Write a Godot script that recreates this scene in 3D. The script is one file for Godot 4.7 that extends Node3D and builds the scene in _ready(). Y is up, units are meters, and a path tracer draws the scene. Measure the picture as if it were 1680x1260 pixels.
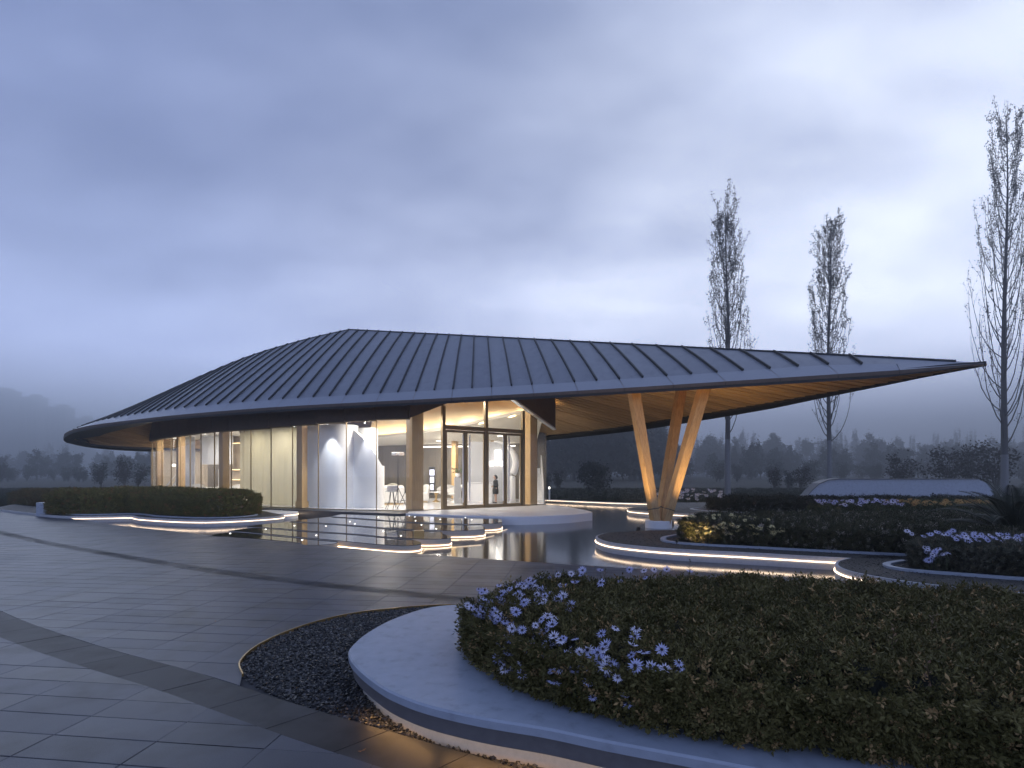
extends Node3D
# Plan positions are metres: x to the right, d away from the viewpoint (z = -d), h up. Paving lies at h = 0.

var rng := RandomNumberGenerator.new()
var M := {}
var taken := {}

# ------------------------------------------------------------------ setting up
func _ready() -> void:
	rng.seed = 7
	make_camera()
	make_sky()
	make_materials()
	build_ground()
	build_paving()
	build_pool()
	build_roof()
	build_glazing()
	build_interior()
	build_furniture()
	build_islands()
	build_front_planter()
	build_hedges()
	build_trees()
	build_far()
	build_small()

func make_camera() -> void:
	var c := Camera3D.new()
	c.name = "camera"
	c.projection = Camera3D.PROJECTION_FRUSTUM
	c.near = 0.1
	c.far = 6000.0
	c.size = 0.14157
	c.frustum_offset = Vector2(0, 0.016517)
	c.position = Vector3(0, 1.7, 0)
	add_child(c)

func make_sky() -> void:
	var env := Environment.new()
	env.background_mode = Environment.BG_SKY
	env.tonemap_mode = Environment.TONE_MAPPER_LINEAR
	env.tonemap_exposure = 1.0
	env.sdfgi_enabled = true
	env.ssao_enabled = true
	env.ssil_enabled = true
	env.volumetric_fog_enabled = true
	env.volumetric_fog_density = 0.0033
	env.volumetric_fog_albedo = Color(0.90, 0.94, 1.0)
	env.volumetric_fog_anisotropy = 0.72
	var sky := Sky.new()
	var pm := PanoramaSkyMaterial.new()
	pm.panorama = ImageTexture.create_from_image(overcast())
	sky.sky_material = pm
	env.sky = sky
	var we := WorldEnvironment.new()
	we.name = "dusk_air"
	we.environment = env
	add_child(we)
	var sun := DirectionalLight3D.new()
	sun.name = "veiled_sun"
	sun.light_energy = 0.32
	sun.light_color = Color(0.90, 0.94, 1.0)
	sun.light_angular_distance = 30.0
	sun.shadow_enabled = true
	sun.basis = Basis.looking_at(Vector3(0.61, -0.20, 0.77).normalized())
	add_child(sun)

func overcast() -> Image:
	var w := 1024
	var hh := 512
	var n1 := FastNoiseLite.new()
	n1.seed = 11
	n1.frequency = 0.55
	n1.fractal_octaves = 5
	n1.fractal_gain = 0.50
	var n2 := FastNoiseLite.new()
	n2.seed = 29
	n2.frequency = 0.9
	n2.fractal_octaves = 3
	n2.fractal_gain = 0.4
	var bright := Vector3(0.70, 0.48, -0.85).normalized()
	var data := PackedFloat32Array()
	data.resize(w * hh * 3)
	var k := 0
	for j in hh:
		var el := PI * (0.5 - (j + 0.5) / hh)
		var y := sin(el)
		var ce := cos(el)
		for i in w:
			var az := TAU * (i + 0.5) / w
			var dx := sin(az) * ce
			var dz := -cos(az) * ce
			var up := maxf(y, 0.0)
			var q := 1.0 / (up + 0.22)
			var c1 := n1.get_noise_2d(dx * q * 0.8, dz * q * 1.5)
			var c2 := n2.get_noise_3d(dx * 2.0 + c1, up * 5.0, dz * 2.0)
			var t := smoothstep(0.02, 0.75, up)
			var lobe := exp(-(1.0 - (dx * bright.x + y * bright.y + dz * bright.z)) * 3.0)
			var west := clampf(0.5 - dx * 0.8, 0.0, 1.0)
			var c3 := n1.get_noise_2d(dx * q * 2.6 + 5.0, dz * q * 4.2)
			var calm := smoothstep(0.08, 0.42, up)
			var v := (1.0 + (0.15 * c1 + 0.10 * c2 + 0.19 * c3) * (0.25 + 0.75 * calm)) * (1.0 - 0.30 * west * smoothstep(0.08, 0.45, up))
			var pale := clampf(lobe * smoothstep(0.03, 0.30, up) * (1.0 + (c1 * 0.5 + c3 * 0.5) * calm), 0.0, 1.2)
			# cloud behind the mist layer: brighter than it looks through the mist
			var thick := minf(0.0033 * 108.0 / maxf(up, 0.05), 1.9)
			var pass_on := exp(-thick)
			var seen := Vector3(lerpf(0.375, 0.190, t) + 0.33 * pale, lerpf(0.437, 0.260, t) + 0.315 * pale, lerpf(0.645, 0.490, t) + 0.24 * pale) * v
			var own := (seen - Vector3(0.125, 0.15, 0.215) * (1.0 - pass_on)) / pass_on
			own -= Vector3(0.10, 0.115, 0.13) * exp(-(1.0 - (dx * -0.61 + y * 0.20 + dz * -0.77)) * 9.0) / pass_on
			own = own.max(Vector3(0.05, 0.06, 0.09))
			data[k] = own.x
			data[k + 1] = own.y
			data[k + 2] = own.z
			k += 3
	return Image.create_from_data(w, hh, false, Image.FORMAT_RGBF, data.to_byte_array())

# ------------------------------------------------------------------ helpers
func lin(r: float, g: float, b: float) -> Color:
	return Color(r, g, b).linear_to_srgb()

func V(x: float, h: float, d: float) -> Vector3:
	return Vector3(x, h, -d)

func rnd(a: float, b: float) -> float:
	return rng.randf_range(a, b)

class Shape:
	var st := SurfaceTool.new()
	var group := -1
	var count := 0
	func _init(smooth := false) -> void:
		st.begin(Mesh.PRIMITIVE_TRIANGLES)
		if smooth:
			group = 0
	# corners run anticlockwise seen from outside
	func tri(a: Vector3, b: Vector3, c: Vector3, ua := Vector2.ZERO, ub := Vector2.ZERO, uc := Vector2.ZERO) -> void:
		st.set_smooth_group(group)
		st.set_uv(ua)
		st.add_vertex(a)
		st.set_smooth_group(group)
		st.set_uv(uc)
		st.add_vertex(c)
		st.set_smooth_group(group)
		st.set_uv(ub)
		st.add_vertex(b)
		count += 1
	func quad(a: Vector3, b: Vector3, c: Vector3, d: Vector3, u0 := Vector2.ZERO, u1 := Vector2.ONE) -> void:
		tri(a, b, c, u0, Vector2(u1.x, u0.y), u1)
		tri(a, c, d, u0, u1, Vector2(u0.x, u1.y))
	# a triangle turned so that it faces towards n
	func face(a: Vector3, b: Vector3, c: Vector3, n: Vector3) -> void:
		if (b - a).cross(c - a).dot(n) < 0.0:
			tri(a, c, b)
		else:
			tri(a, b, c)
	func face4(a: Vector3, b: Vector3, c: Vector3, d: Vector3, n: Vector3) -> void:
		face(a, b, c, n)
		face(a, c, d, n)
	func box(t: Transform3D, s: Vector3, ch := 0.0) -> void:
		var e := s * 0.5
		if ch <= 0.0:
			for ax in 3:
				for sg in [-1.0, 1.0]:
					var n := Vector3.ZERO
					n[ax] = sg
					var u := Vector3.ZERO
					u[(ax + 1) % 3] = 1.0
					var w := Vector3.ZERO
					w[(ax + 2) % 3] = 1.0
					var o := n * e
					face4(t * (o - u * e - w * e), t * (o + u * e - w * e), t * (o + u * e + w * e), t * (o - u * e + w * e), t.basis * n)
			return
		var i := e - Vector3.ONE * ch
		for ax in 3:
			var a1 := (ax + 1) % 3
			var a2 := (ax + 2) % 3
			for sg in [-1.0, 1.0]:
				var p := []
				for q in [[-1, -1], [1, -1], [1, 1], [-1, 1]]:
					var v := Vector3.ZERO
					v[ax] = sg * e[ax]
					v[a1] = q[0] * i[a1]
					v[a2] = q[1] * i[a2]
					p.append(t * v)
				var n := Vector3.ZERO
				n[ax] = sg
				face4(p[0], p[1], p[2], p[3], t.basis * n)
			for q in [[-1, -1], [1, -1], [1, 1], [-1, 1]]:
				var p := []
				for sg in [-1.0, 1.0]:
					var v := Vector3.ZERO
					v[ax] = sg * i[ax]
					v[a1] = q[0] * e[a1]
					v[a2] = q[1] * i[a2]
					p.append(t * v)
					v[a1] = q[0] * i[a1]
					v[a2] = q[1] * e[a2]
					p.append(t * v)
				var n := Vector3.ZERO
				n[a1] = q[0]
				n[a2] = q[1]
				face4(p[0], p[1], p[3], p[2], t.basis * n)
		for q in [[-1, -1, -1], [1, -1, -1], [1, 1, -1], [-1, 1, -1], [-1, -1, 1], [1, -1, 1], [1, 1, 1], [-1, 1, 1]]:
			var n := Vector3(q[0], q[1], q[2])
			face(t * (n * Vector3(e.x, i.y, i.z)), t * (n * Vector3(i.x, e.y, i.z)), t * (n * Vector3(i.x, i.y, e.z)), t.basis * n)
	# a tube along points with a radius at each
	func tube(p: PackedVector3Array, r: PackedFloat32Array, sides := 6, caps := false) -> void:
		var last := []
		for i in p.size():
			var dir := (p[mini(i + 1, p.size() - 1)] - p[maxi(i - 1, 0)]).normalized()
			var u := dir.cross(Vector3(0.31, 0.17, 0.93)).normalized()
			if u.length() < 0.5:
				u = dir.cross(Vector3.UP).normalized()
			var w := dir.cross(u)
			var ring := []
			for k in sides:
				var a := TAU * k / sides
				ring.append(p[i] + (u * cos(a) + w * sin(a)) * r[i])
			if i > 0:
				for k in sides:
					var k2 := (k + 1) % sides
					tri(last[k], last[k2], ring[k2])
					tri(last[k], ring[k2], ring[k])
			if caps and (i == 0 or i == p.size() - 1):
				for k in sides:
					face(p[i], ring[k], ring[(k + 1) % sides], -dir if i == 0 else dir)
			last = ring
	# turned round the y axis: profile of (radius, height) from below upwards
	func lathe(o: Vector3, prof: PackedVector2Array, sides := 20) -> void:
		for i in prof.size() - 1:
			for k in sides:
				var a := TAU * k / sides
				var b := TAU * (k + 1) / sides
				var ca := Vector3(cos(a), 0, -sin(a))
				var cb := Vector3(cos(b), 0, -sin(b))
				var y0 := Vector3.UP * prof[i].y
				var y1 := Vector3.UP * prof[i + 1].y
				if prof[i].x > 0.0001:
					tri(o + ca * prof[i].x + y0, o + cb * prof[i].x + y0, o + cb * prof[i + 1].x + y1)
				if prof[i + 1].x > 0.0001:
					tri(o + ca * prof[i].x + y0, o + cb * prof[i + 1].x + y1, o + ca * prof[i + 1].x + y1)
	# plan outline of (x, d) from h0 up to h1, the upper edge chamfered
	func prism(poly: PackedVector2Array, h0: float, h1: float, ch := 0.0, floor_too := false) -> void:
		var q := poly.duplicate()
		if q.size() > 2 and q[0].distance_to(q[q.size() - 1]) < 0.0005:
			q.remove_at(q.size() - 1)
		var inner := q
		if ch > 0.0:
			inner = inset(q, ch)
		var ids := Geometry2D.triangulate_polygon(inner)
		for i in range(0, ids.size(), 3):
			face(Vector3(inner[ids[i]].x, h1, -inner[ids[i]].y), Vector3(inner[ids[i + 1]].x, h1, -inner[ids[i + 1]].y), Vector3(inner[ids[i + 2]].x, h1, -inner[ids[i + 2]].y), Vector3.UP)
		if floor_too:
			for i in range(0, ids.size(), 3):
				face(Vector3(q[ids[i]].x, h0, -q[ids[i]].y), Vector3(q[ids[i + 1]].x, h0, -q[ids[i + 1]].y), Vector3(q[ids[i + 2]].x, h0, -q[ids[i + 2]].y), Vector3.DOWN)
		var cw := Geometry2D.is_polygon_clockwise(q)
		for i in q.size():
			var a := q[i]
			var b := q[(i + 1) % q.size()]
			var e := b - a
			var n2 := Vector2(-e.y, e.x) if cw else Vector2(e.y, -e.x)
			var n := Vector3(n2.x, 0, -n2.y)
			face4(Vector3(a.x, h0, -a.y), Vector3(b.x, h0, -b.y), Vector3(b.x, h1 - ch, -b.y), Vector3(a.x, h1 - ch, -a.y), n)
			if ch > 0.0:
				var a2 := inner[i]
				var b2 := inner[(i + 1) % q.size()]
				face4(Vector3(a.x, h1 - ch, -a.y), Vector3(b.x, h1 - ch, -b.y), Vector3(b2.x, h1, -b2.y), Vector3(a2.x, h1, -a2.y), n.normalized() + Vector3.UP)
	# moves every corner inwards by m, corner for corner
	static func inset(q: PackedVector2Array, m: float) -> PackedVector2Array:
		var out := PackedVector2Array()
		var sg := 1.0 if Geometry2D.is_polygon_clockwise(q) else -1.0
		for i in q.size():
			var a := (q[i] - q[(i + q.size() - 1) % q.size()]).normalized()
			var b := (q[(i + 1) % q.size()] - q[i]).normalized()
			var na := Vector2(a.y, -a.x) * sg
			var nb := Vector2(b.y, -b.x) * sg
			var n := (na + nb)
			if n.length() < 0.2:
				n = na
			n = n.normalized()
			out.append(q[i] + n * m / maxf(n.dot(na), 0.5))
		return out
	func done() -> ArrayMesh:
		st.generate_normals()
		return st.commit()

func put(called: String, shape, m: Material, parent: Node = self) -> MeshInstance3D:
	var o := MeshInstance3D.new()
	o.mesh = shape.done() if shape is Shape else shape
	o.material_override = m
	o.name = called if parent != self else numbered(called)
	parent.add_child(o, true)
	return o

func numbered(called: String) -> String:
	if not taken.has(called):
		taken[called] = 0
		return called
	taken[called] += 1
	return "%s_%03d" % [called, taken[called]]

func thing(called: String, label: String, category: String, at := Vector3.ZERO, turn := 0.0, grp := "") -> Node3D:
	var o := Node3D.new()
	o.name = numbered(called)
	add_child(o)
	o.position = at
	o.rotation.y = turn
	tag(o, label, category, grp)
	return o

func tag(o: Node, label: String, category: String, grp := "") -> Node:
	o.set_meta("label", label)
	o.set_meta("category", category)
	if grp != "":
		o.set_meta("group", grp)
	return o

func sub(called: String, parent: Node) -> Node3D:
	var o := Node3D.new()
	o.name = called
	parent.add_child(o, true)
	return o

func kind(o: Node, k: String) -> Node:
	o.set_meta("kind", k)
	return o

func dup(o: Node3D, at: Vector3, turn: float, label: String, grp := "") -> Node3D:
	var c: Node3D = o.duplicate()
	var stem := String(o.name)
	if stem.length() > 4 and stem.substr(stem.length() - 3).is_valid_int():
		stem = stem.substr(0, stem.length() - 4)
	c.name = numbered(stem)
	add_child(c)
	c.position = at
	c.rotation.y = turn
	c.set_meta("label", label)
	if grp != "":
		c.set_meta("group", grp)
	return c

func copies(called: String, mesh: Mesh, m: Material, where: Array, tints: Array, parent: Node) -> MultiMeshInstance3D:
	var mm := MultiMesh.new()
	mm.transform_format = MultiMesh.TRANSFORM_3D
	mm.use_colors = tints.size() > 0
	mm.mesh = mesh
	mm.instance_count = where.size()
	for i in where.size():
		mm.set_instance_transform(i, where[i])
		if tints.size() > 0:
			mm.set_instance_color(i, tints[i])
	var o := MultiMeshInstance3D.new()
	o.multimesh = mm
	o.material_override = m
	o.name = called if parent != self else numbered(called)
	parent.add_child(o, true)
	kind(o, "stuff")
	return o

# Catmull-Rom through plan points
func curve2(p: Array, each := 6, closed := false) -> PackedVector2Array:
	var out := PackedVector2Array()
	var n := p.size()
	for i in (n if closed else n - 1):
		var a: Vector2 = p[(i + n - 1) % n] if closed else p[maxi(i - 1, 0)]
		var b: Vector2 = p[i]
		var c: Vector2 = p[(i + 1) % n]
		var e: Vector2 = p[(i + 2) % n] if closed else p[mini(i + 2, n - 1)]
		for k in each:
			out.append(b.cubic_interpolate(c, a, e, float(k) / each))
	if not closed:
		out.append(p[n - 1])
	return out

func curve3(p: Array, each := 8) -> PackedVector3Array:
	var out := PackedVector3Array()
	var n := p.size()
	for i in n - 1:
		var a: Vector3 = p[maxi(i - 1, 0)]
		var b: Vector3 = p[i]
		var c: Vector3 = p[i + 1]
		var e: Vector3 = p[mini(i + 2, n - 1)]
		for k in each:
			out.append(b.cubic_interpolate(c, a, e, float(k) / each))
	out.append(p[n - 1])
	return out

func length3(p: PackedVector3Array) -> float:
	var s := 0.0
	for i in p.size() - 1:
		s += p[i].distance_to(p[i + 1])
	return s

func at3(p: PackedVector3Array, s: float) -> Vector3:
	for i in p.size() - 1:
		var e := p[i].distance_to(p[i + 1])
		if s <= e or i == p.size() - 2:
			return p[i].lerp(p[i + 1], clampf(s / maxf(e, 1e-6), 0.0, 1.0))
		s -= e
	return p[0]

func at2(p: PackedVector2Array, s: float) -> Vector2:
	for i in p.size() - 1:
		var e := p[i].distance_to(p[i + 1])
		if s <= e or i == p.size() - 2:
			return p[i].lerp(p[i + 1], clampf(s / maxf(e, 1e-6), 0.0, 1.0))
		s -= e
	return p[0]

func length2(p: PackedVector2Array) -> float:
	var s := 0.0
	for i in p.size() - 1:
		s += p[i].distance_to(p[i + 1])
	return s

# a line moved sideways (left of its direction is positive)
func beside(p: PackedVector2Array, m: float) -> PackedVector2Array:
	var out := PackedVector2Array()
	for i in p.size():
		var t := (p[mini(i + 1, p.size() - 1)] - p[maxi(i - 1, 0)]).normalized()
		out.append(p[i] + Vector2(-t.y, t.x) * m)
	return out

# an upright sheet with thickness along a plan line
func wall_line(s: Shape, p: PackedVector2Array, h0: float, h1: float, thick: float) -> void:
	var q := beside(p, thick)
	var all := p.duplicate()
	q.reverse()
	all.append_array(q)
	s.prism(all, h0, h1, 0.0, true)

func area_light(parent: Node, at: Vector3, look: Vector3, size: Vector2, energy: float, c: Color) -> void:
	var l := AreaLight3D.new()
	l.name = "lamp_light"
	l.area_size = size
	l.light_energy = energy
	l.light_color = c
	l.area_range = 14.0
	l.area_attenuation = 2.0
	l.shadow_enabled = true
	parent.add_child(l, true)
	var up := Vector3.UP if absf(look.normalized().y) < 0.95 else Vector3.RIGHT
	l.transform = Transform3D(Basis.looking_at(look, up), at)

func omni(parent: Node, at: Vector3, energy: float, c: Color, size := 0.05, reach := 8.0) -> void:
	var l := OmniLight3D.new()
	l.name = "lamp_light"
	l.light_energy = energy
	l.light_color = c
	l.light_size = size
	l.omni_range = reach
	l.omni_attenuation = 2.0
	l.shadow_enabled = true
	parent.add_child(l, true)
	l.position = at

# ------------------------------------------------------------------ materials
func ramp_tex(sd: int, freq: float, oct: int, stops: Array, size := 512, type := FastNoiseLite.TYPE_SIMPLEX_SMOOTH) -> NoiseTexture2D:
	var n := FastNoiseLite.new()
	n.seed = sd
	n.noise_type = type
	n.frequency = freq
	n.fractal_octaves = oct
	n.fractal_gain = 0.55
	if type == FastNoiseLite.TYPE_CELLULAR:
		n.cellular_return_type = FastNoiseLite.RETURN_CELL_VALUE
	var g := Gradient.new()
	var off := PackedFloat32Array()
	var col := PackedColorArray()
	for s in stops:
		off.append(s[0])
		col.append(s[1])
	g.offsets = off
	g.colors = col
	var t := NoiseTexture2D.new()
	t.width = size
	t.height = size
	t.seamless = true
	t.normalize = true
	t.noise = n
	t.color_ramp = g
	return t

func grey(v: float) -> Color:
	return Color(v, v, v)

func plain(c: Color, rough := 0.6, metal := 0.0) -> StandardMaterial3D:
	var m := StandardMaterial3D.new()
	m.albedo_color = c
	m.roughness = rough
	m.metallic = metal
	return m

func textured(t: Texture2D, scale: Vector3, rough := 0.6, world := true) -> StandardMaterial3D:
	var m := StandardMaterial3D.new()
	m.albedo_texture = t
	m.roughness = rough
	m.uv1_triplanar = true
	m.uv1_world_triplanar = world
	m.uv1_scale = scale
	return m

func bump(m: StandardMaterial3D, t: Texture2D, depth_cm: float) -> StandardMaterial3D:
	m.heightmap_enabled = true
	m.heightmap_texture = t
	m.heightmap_scale = depth_cm
	return m

func glow(c: Color, e: float) -> StandardMaterial3D:
	var m := StandardMaterial3D.new()
	m.albedo_color = c
	m.emission_enabled = true
	m.emission = c
	m.emission_energy_multiplier = e
	return m

func wood(sd: int, dark: Color, mid: Color, pale: Color, scale: Vector3, world: bool) -> StandardMaterial3D:
	var m := textured(ramp_tex(sd, 0.02, 4, [[0.0, dark], [0.45, mid], [1.0, pale]]), scale, 0.55, world)
	return m

# weather marks over the whole surface, at their own larger scale
func stained(m: StandardMaterial3D, t: Texture2D, scale: float) -> StandardMaterial3D:
	m.detail_enabled = true
	m.detail_blend_mode = BaseMaterial3D.BLEND_MODE_MUL
	m.detail_uv_layer = BaseMaterial3D.DETAIL_UV_2
	m.detail_albedo = t
	m.uv2_triplanar = true
	m.uv2_world_triplanar = true
	m.uv2_scale = Vector3.ONE * scale
	return m

func make_materials() -> void:
	var fine := ramp_tex(101, 0.22, 3, [[0.0, grey(0.0)], [1.0, grey(1.0)]])
	var broad := ramp_tex(102, 0.012, 4, [[0.0, grey(0.0)], [1.0, grey(1.0)]])
	M.fine = fine
	var stain := ramp_tex(190, 0.02, 5, [[0.0, grey(0.62)], [0.30, grey(0.86)], [0.5, grey(0.97)], [1.0, grey(1.0)]])
	var faint := ramp_tex(191, 0.02, 5, [[0.0, grey(0.84)], [0.4, grey(0.97)], [1.0, grey(1.0)]])
	# granite paving in five tones
	for k in 5:
		var b := 0.066 + 0.0045 * ((k * 3) % 5)
		var m := textured(ramp_tex(110 + k, 0.28, 3, [[0.0, lin(b * 0.53, b * 0.60, b * 0.76)], [0.5, lin(b * 0.90, b * 1.00, b * 1.26)], [1.0, lin(b * 1.40, b * 1.54, b * 1.88)]]), Vector3(0.9, 0.9, 0.9))
		m.roughness = 0.40 + 0.01 * k
		m.metallic_specular = 0.36
		stained(m, stain, 0.13)
		M["paver%d" % k] = bump(m, fine, 0.05)
	for k in 3:
		var b := 0.040 + 0.007 * k
		var m := textured(ramp_tex(120 + k, 0.3, 3, [[0.0, lin(b * 0.5, b * 0.5, b * 0.52)], [0.5, lin(b, b, b * 1.02)], [1.0, lin(b * 1.9, b * 1.9, b * 1.9)]]), Vector3(1.5, 1.5, 1.5))
		m.roughness = 0.5
		m.metallic_specular = 0.3
		stained(m, stain, 0.16)
		M["band%d" % k] = bump(m, fine, 0.06)
	M.bed = plain(lin(0.035, 0.036, 0.04), 0.9)
	M.soil = textured(ramp_tex(130, 0.05, 4, [[0.0, lin(0.008, 0.009, 0.006)], [0.6, lin(0.02, 0.022, 0.011)], [1.0, lin(0.035, 0.034, 0.018)]]), Vector3(0.3, 0.3, 0.3), 0.95)
	M.pale_stone = textured(ramp_tex(131, 0.03, 4, [[0.0, lin(0.36, 0.37, 0.39)], [1.0, lin(0.47, 0.48, 0.50)]]), Vector3(0.8, 0.8, 0.8), 0.5)
	M.coping = bump(textured(ramp_tex(132, 0.02, 4, [[0.0, lin(0.32, 0.36, 0.425)], [0.6, lin(0.35, 0.39, 0.46)], [1.0, lin(0.375, 0.415, 0.48)]]), Vector3(0.7, 0.7, 0.7), 0.42), fine, 0.02)
	stained(M.coping, faint, 0.55)
	M.skirt = textured(ramp_tex(133, 0.03, 3, [[0.0, lin(0.115, 0.11, 0.115)], [1.0, lin(0.15, 0.145, 0.15)]]), Vector3(0.8, 0.8, 0.8), 0.5)
	M.plinth = bump(textured(ramp_tex(134, 0.05, 4, [[0.0, lin(0.40, 0.36, 0.30)], [1.0, lin(0.52, 0.47, 0.40)]]), Vector3(1, 1, 1), 0.7), fine, 0.05)
	M.dark_stone = textured(ramp_tex(135, 0.06, 4, [[0.0, lin(0.05, 0.05, 0.054)], [1.0, lin(0.095, 0.095, 0.10)]]), Vector3(1, 1, 1), 0.4)
	M.terrace = textured(ramp_tex(136, 0.05, 4, [[0.0, lin(0.70, 0.71, 0.72)], [1.0, lin(0.78, 0.79, 0.80)]]), Vector3(1, 1, 1), 0.45)
	M.gravel = bump(textured(ramp_tex(137, 0.11, 3, [[0.0, lin(0.006, 0.006, 0.006)], [0.6, lin(0.02, 0.02, 0.019)], [1.0, lin(0.07, 0.07, 0.066)]]), Vector3(2, 2, 2), 0.6), fine, 0.6)
	var peb := StandardMaterial3D.new()
	peb.vertex_color_use_as_albedo = true
	peb.roughness = 0.42
	M.pebble = peb
	var wtr := plain(lin(0.006, 0.007, 0.008), 0.11)
	wtr.metallic_specular = 0.62
	M.water = bump(wtr, ramp_tex(140, 0.015, 3, [[0.0, grey(0.0)], [1.0, grey(1.0)]]), 0.03)
	M.water.uv1_triplanar = true
	M.water.uv1_world_triplanar = true
	M.water.uv1_scale = Vector3(0.35, 0.35, 0.35)
	var stp := plain(lin(0.028, 0.028, 0.03), 0.05)
	stp.metallic_specular = 0.62
	M.wet_step = stp
	M.led = glow(Color(1.0, 0.89, 0.77), 3.6)
	M.led_white = glow(Color(1.0, 0.97, 0.92), 3.2)
	M.cove = glow(Color(1.0, 0.88, 0.66), 4.0)
	# roof
	M.zinc = textured(ramp_tex(150, 0.012, 4, [[0.0, lin(0.26, 0.275, 0.305)], [1.0, lin(0.32, 0.335, 0.37)]]), Vector3(0.5, 0.5, 0.5), 0.42)
	M.zinc.metallic = 0.35
	bump(M.zinc, broad, 0.5)
	M.zinc2 = textured(ramp_tex(151, 0.012, 4, [[0.0, lin(0.245, 0.26, 0.29)], [1.0, lin(0.305, 0.32, 0.355)]]), Vector3(0.5, 0.5, 0.5), 0.46)
	M.zinc2.metallic = 0.35
	bump(M.zinc2, broad, 0.7)
	M.zinc3 = textured(ramp_tex(153, 0.012, 4, [[0.0, lin(0.225, 0.24, 0.275)], [1.0, lin(0.28, 0.295, 0.33)]]), Vector3(0.5, 0.5, 0.5), 0.4)
	M.zinc3.metallic = 0.35
	bump(M.zinc3, broad, 0.6)
	stained(M.zinc, faint, 0.21)
	stained(M.zinc2, faint, 0.27)
	stained(M.zinc3, faint, 0.17)
	M.seam = plain(lin(0.032, 0.034, 0.038), 0.5, 0.3)
	M.trim = plain(lin(0.34, 0.355, 0.39), 0.45, 0.35)
	M.fascia = textured(ramp_tex(152, 0.02, 3, [[0.0, lin(0.115, 0.088, 0.072)], [1.0, lin(0.15, 0.118, 0.098)]]), Vector3(0.5, 0.5, 0.5), 0.75)
	M.fascia.metallic_specular = 0.25
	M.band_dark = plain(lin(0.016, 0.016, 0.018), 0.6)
	M.edge_metal = plain(lin(0.10, 0.095, 0.095), 0.4, 0.4)
	M.silver = plain(lin(0.62, 0.63, 0.65), 0.35, 0.5)
	for k in 3:
		var f := 0.88 + 0.12 * k
		var m := StandardMaterial3D.new()
		m.albedo_texture = ramp_tex(160 + k, 0.018, 5, [[0.0, lin(0.25 * f, 0.145 * f, 0.062 * f)], [0.4, lin(0.38 * f, 0.235 * f, 0.105 * f)], [0.8, lin(0.46 * f, 0.30 * f, 0.145 * f)], [1.0, lin(0.51 * f, 0.34 * f, 0.175 * f)]])
		m.roughness = 0.6
		m.uv1_scale = Vector3(0.07, 1.7, 1.0)
		M["soffit%d" % k] = m
	M.timber = wood(170, lin(0.27, 0.15, 0.055), lin(0.42, 0.255, 0.105), lin(0.52, 0.34, 0.155), Vector3(2.2, 0.22, 2.2), false)
	M.timber_in = wood(171, lin(0.36, 0.215, 0.085), lin(0.48, 0.31, 0.135), lin(0.56, 0.385, 0.18), Vector3(2.2, 0.2, 2.2), false)
	M.panelling = wood(172, lin(0.10, 0.085, 0.068), lin(0.15, 0.128, 0.102), lin(0.21, 0.182, 0.148), Vector3(2.5, 0.15, 2.5), true)
	M.beige = textured(ramp_tex(173, 0.03, 3, [[0.0, lin(0.50, 0.42, 0.31)], [1.0, lin(0.58, 0.49, 0.37)]]), Vector3(0.8, 0.3, 0.8), 0.7)
	M.bronze = plain(lin(0.27, 0.20, 0.11), 0.36, 0.55)
	M.white = textured(ramp_tex(174, 0.02, 3, [[0.0, lin(0.74, 0.745, 0.75)], [1.0, lin(0.80, 0.805, 0.81)]]), Vector3(0.6, 0.6, 0.6), 0.55)
	M.reception_white = plain(lin(0.50, 0.51, 0.53), 0.6)
	M.white_gloss = plain(lin(0.78, 0.78, 0.79), 0.25)
	M.fabric_white = bump(textured(ramp_tex(175, 0.25, 2, [[0.0, lin(0.62, 0.61, 0.59)], [1.0, lin(0.76, 0.75, 0.73)]]), Vector3(2, 2, 2), 0.9, false), fine, 0.05)
	M.sheer = textured(ramp_tex(176, 0.03, 3, [[0.0, lin(0.50, 0.485, 0.40)], [1.0, lin(0.62, 0.60, 0.51)]]), Vector3(1.5, 0.2, 1.5), 0.8)
	M.sheer.backlight_enabled = true
	M.sheer.backlight = Color(0.8, 0.78, 0.70)
	M.ceiling = plain(lin(0.70, 0.66, 0.58), 0.8)
	M.floor = textured(ramp_tex(177, 0.015, 4, [[0.0, lin(0.60, 0.61, 0.62)], [1.0, lin(0.68, 0.69, 0.70)]]), Vector3(0.4, 0.4, 0.4), 0.12)
	M.black = plain(lin(0.015, 0.014, 0.013), 0.45)
	M.gold = plain(lin(0.5, 0.33, 0.13), 0.3, 0.8)
	var gl := StandardMaterial3D.new()
	gl.transparency = BaseMaterial3D.TRANSPARENCY_ALPHA
	gl.albedo_color = Color(0.86, 0.92, 0.88, 0.05)
	gl.roughness = 0.0
	gl.metallic_specular = 0.5
	M.glass = gl
	# plants: tints come with each copy
	for nm in ["leaf", "petal", "twig", "grass"]:
		var m := StandardMaterial3D.new()
		m.vertex_color_use_as_albedo = true
		m.roughness = 0.5 if nm == "leaf" else 0.7
		m.metallic_specular = 0.22
		M[nm] = m
	M.leaf.backlight_enabled = true
	M.leaf.backlight = Color(0.2, 0.22, 0.12)
	M.petal.backlight_enabled = true
	M.petal.backlight = Color(0.3, 0.3, 0.36)
	M.petal_lilac = plain(lin(0.46, 0.47, 0.68), 0.7)
	M.petal_lilac.backlight_enabled = true
	M.petal_lilac.backlight = Color(0.3, 0.3, 0.4)
	M.petal_pale = plain(lin(0.60, 0.58, 0.70), 0.7)
	M.petal_dusk = plain(lin(0.36, 0.37, 0.58), 0.7)
	M.petal_white = plain(lin(0.62, 0.60, 0.66), 0.7)
	M.flower_eye = plain(lin(0.03, 0.018, 0.02), 0.8)
	M.stem = plain(lin(0.05, 0.065, 0.02), 0.7)
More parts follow.
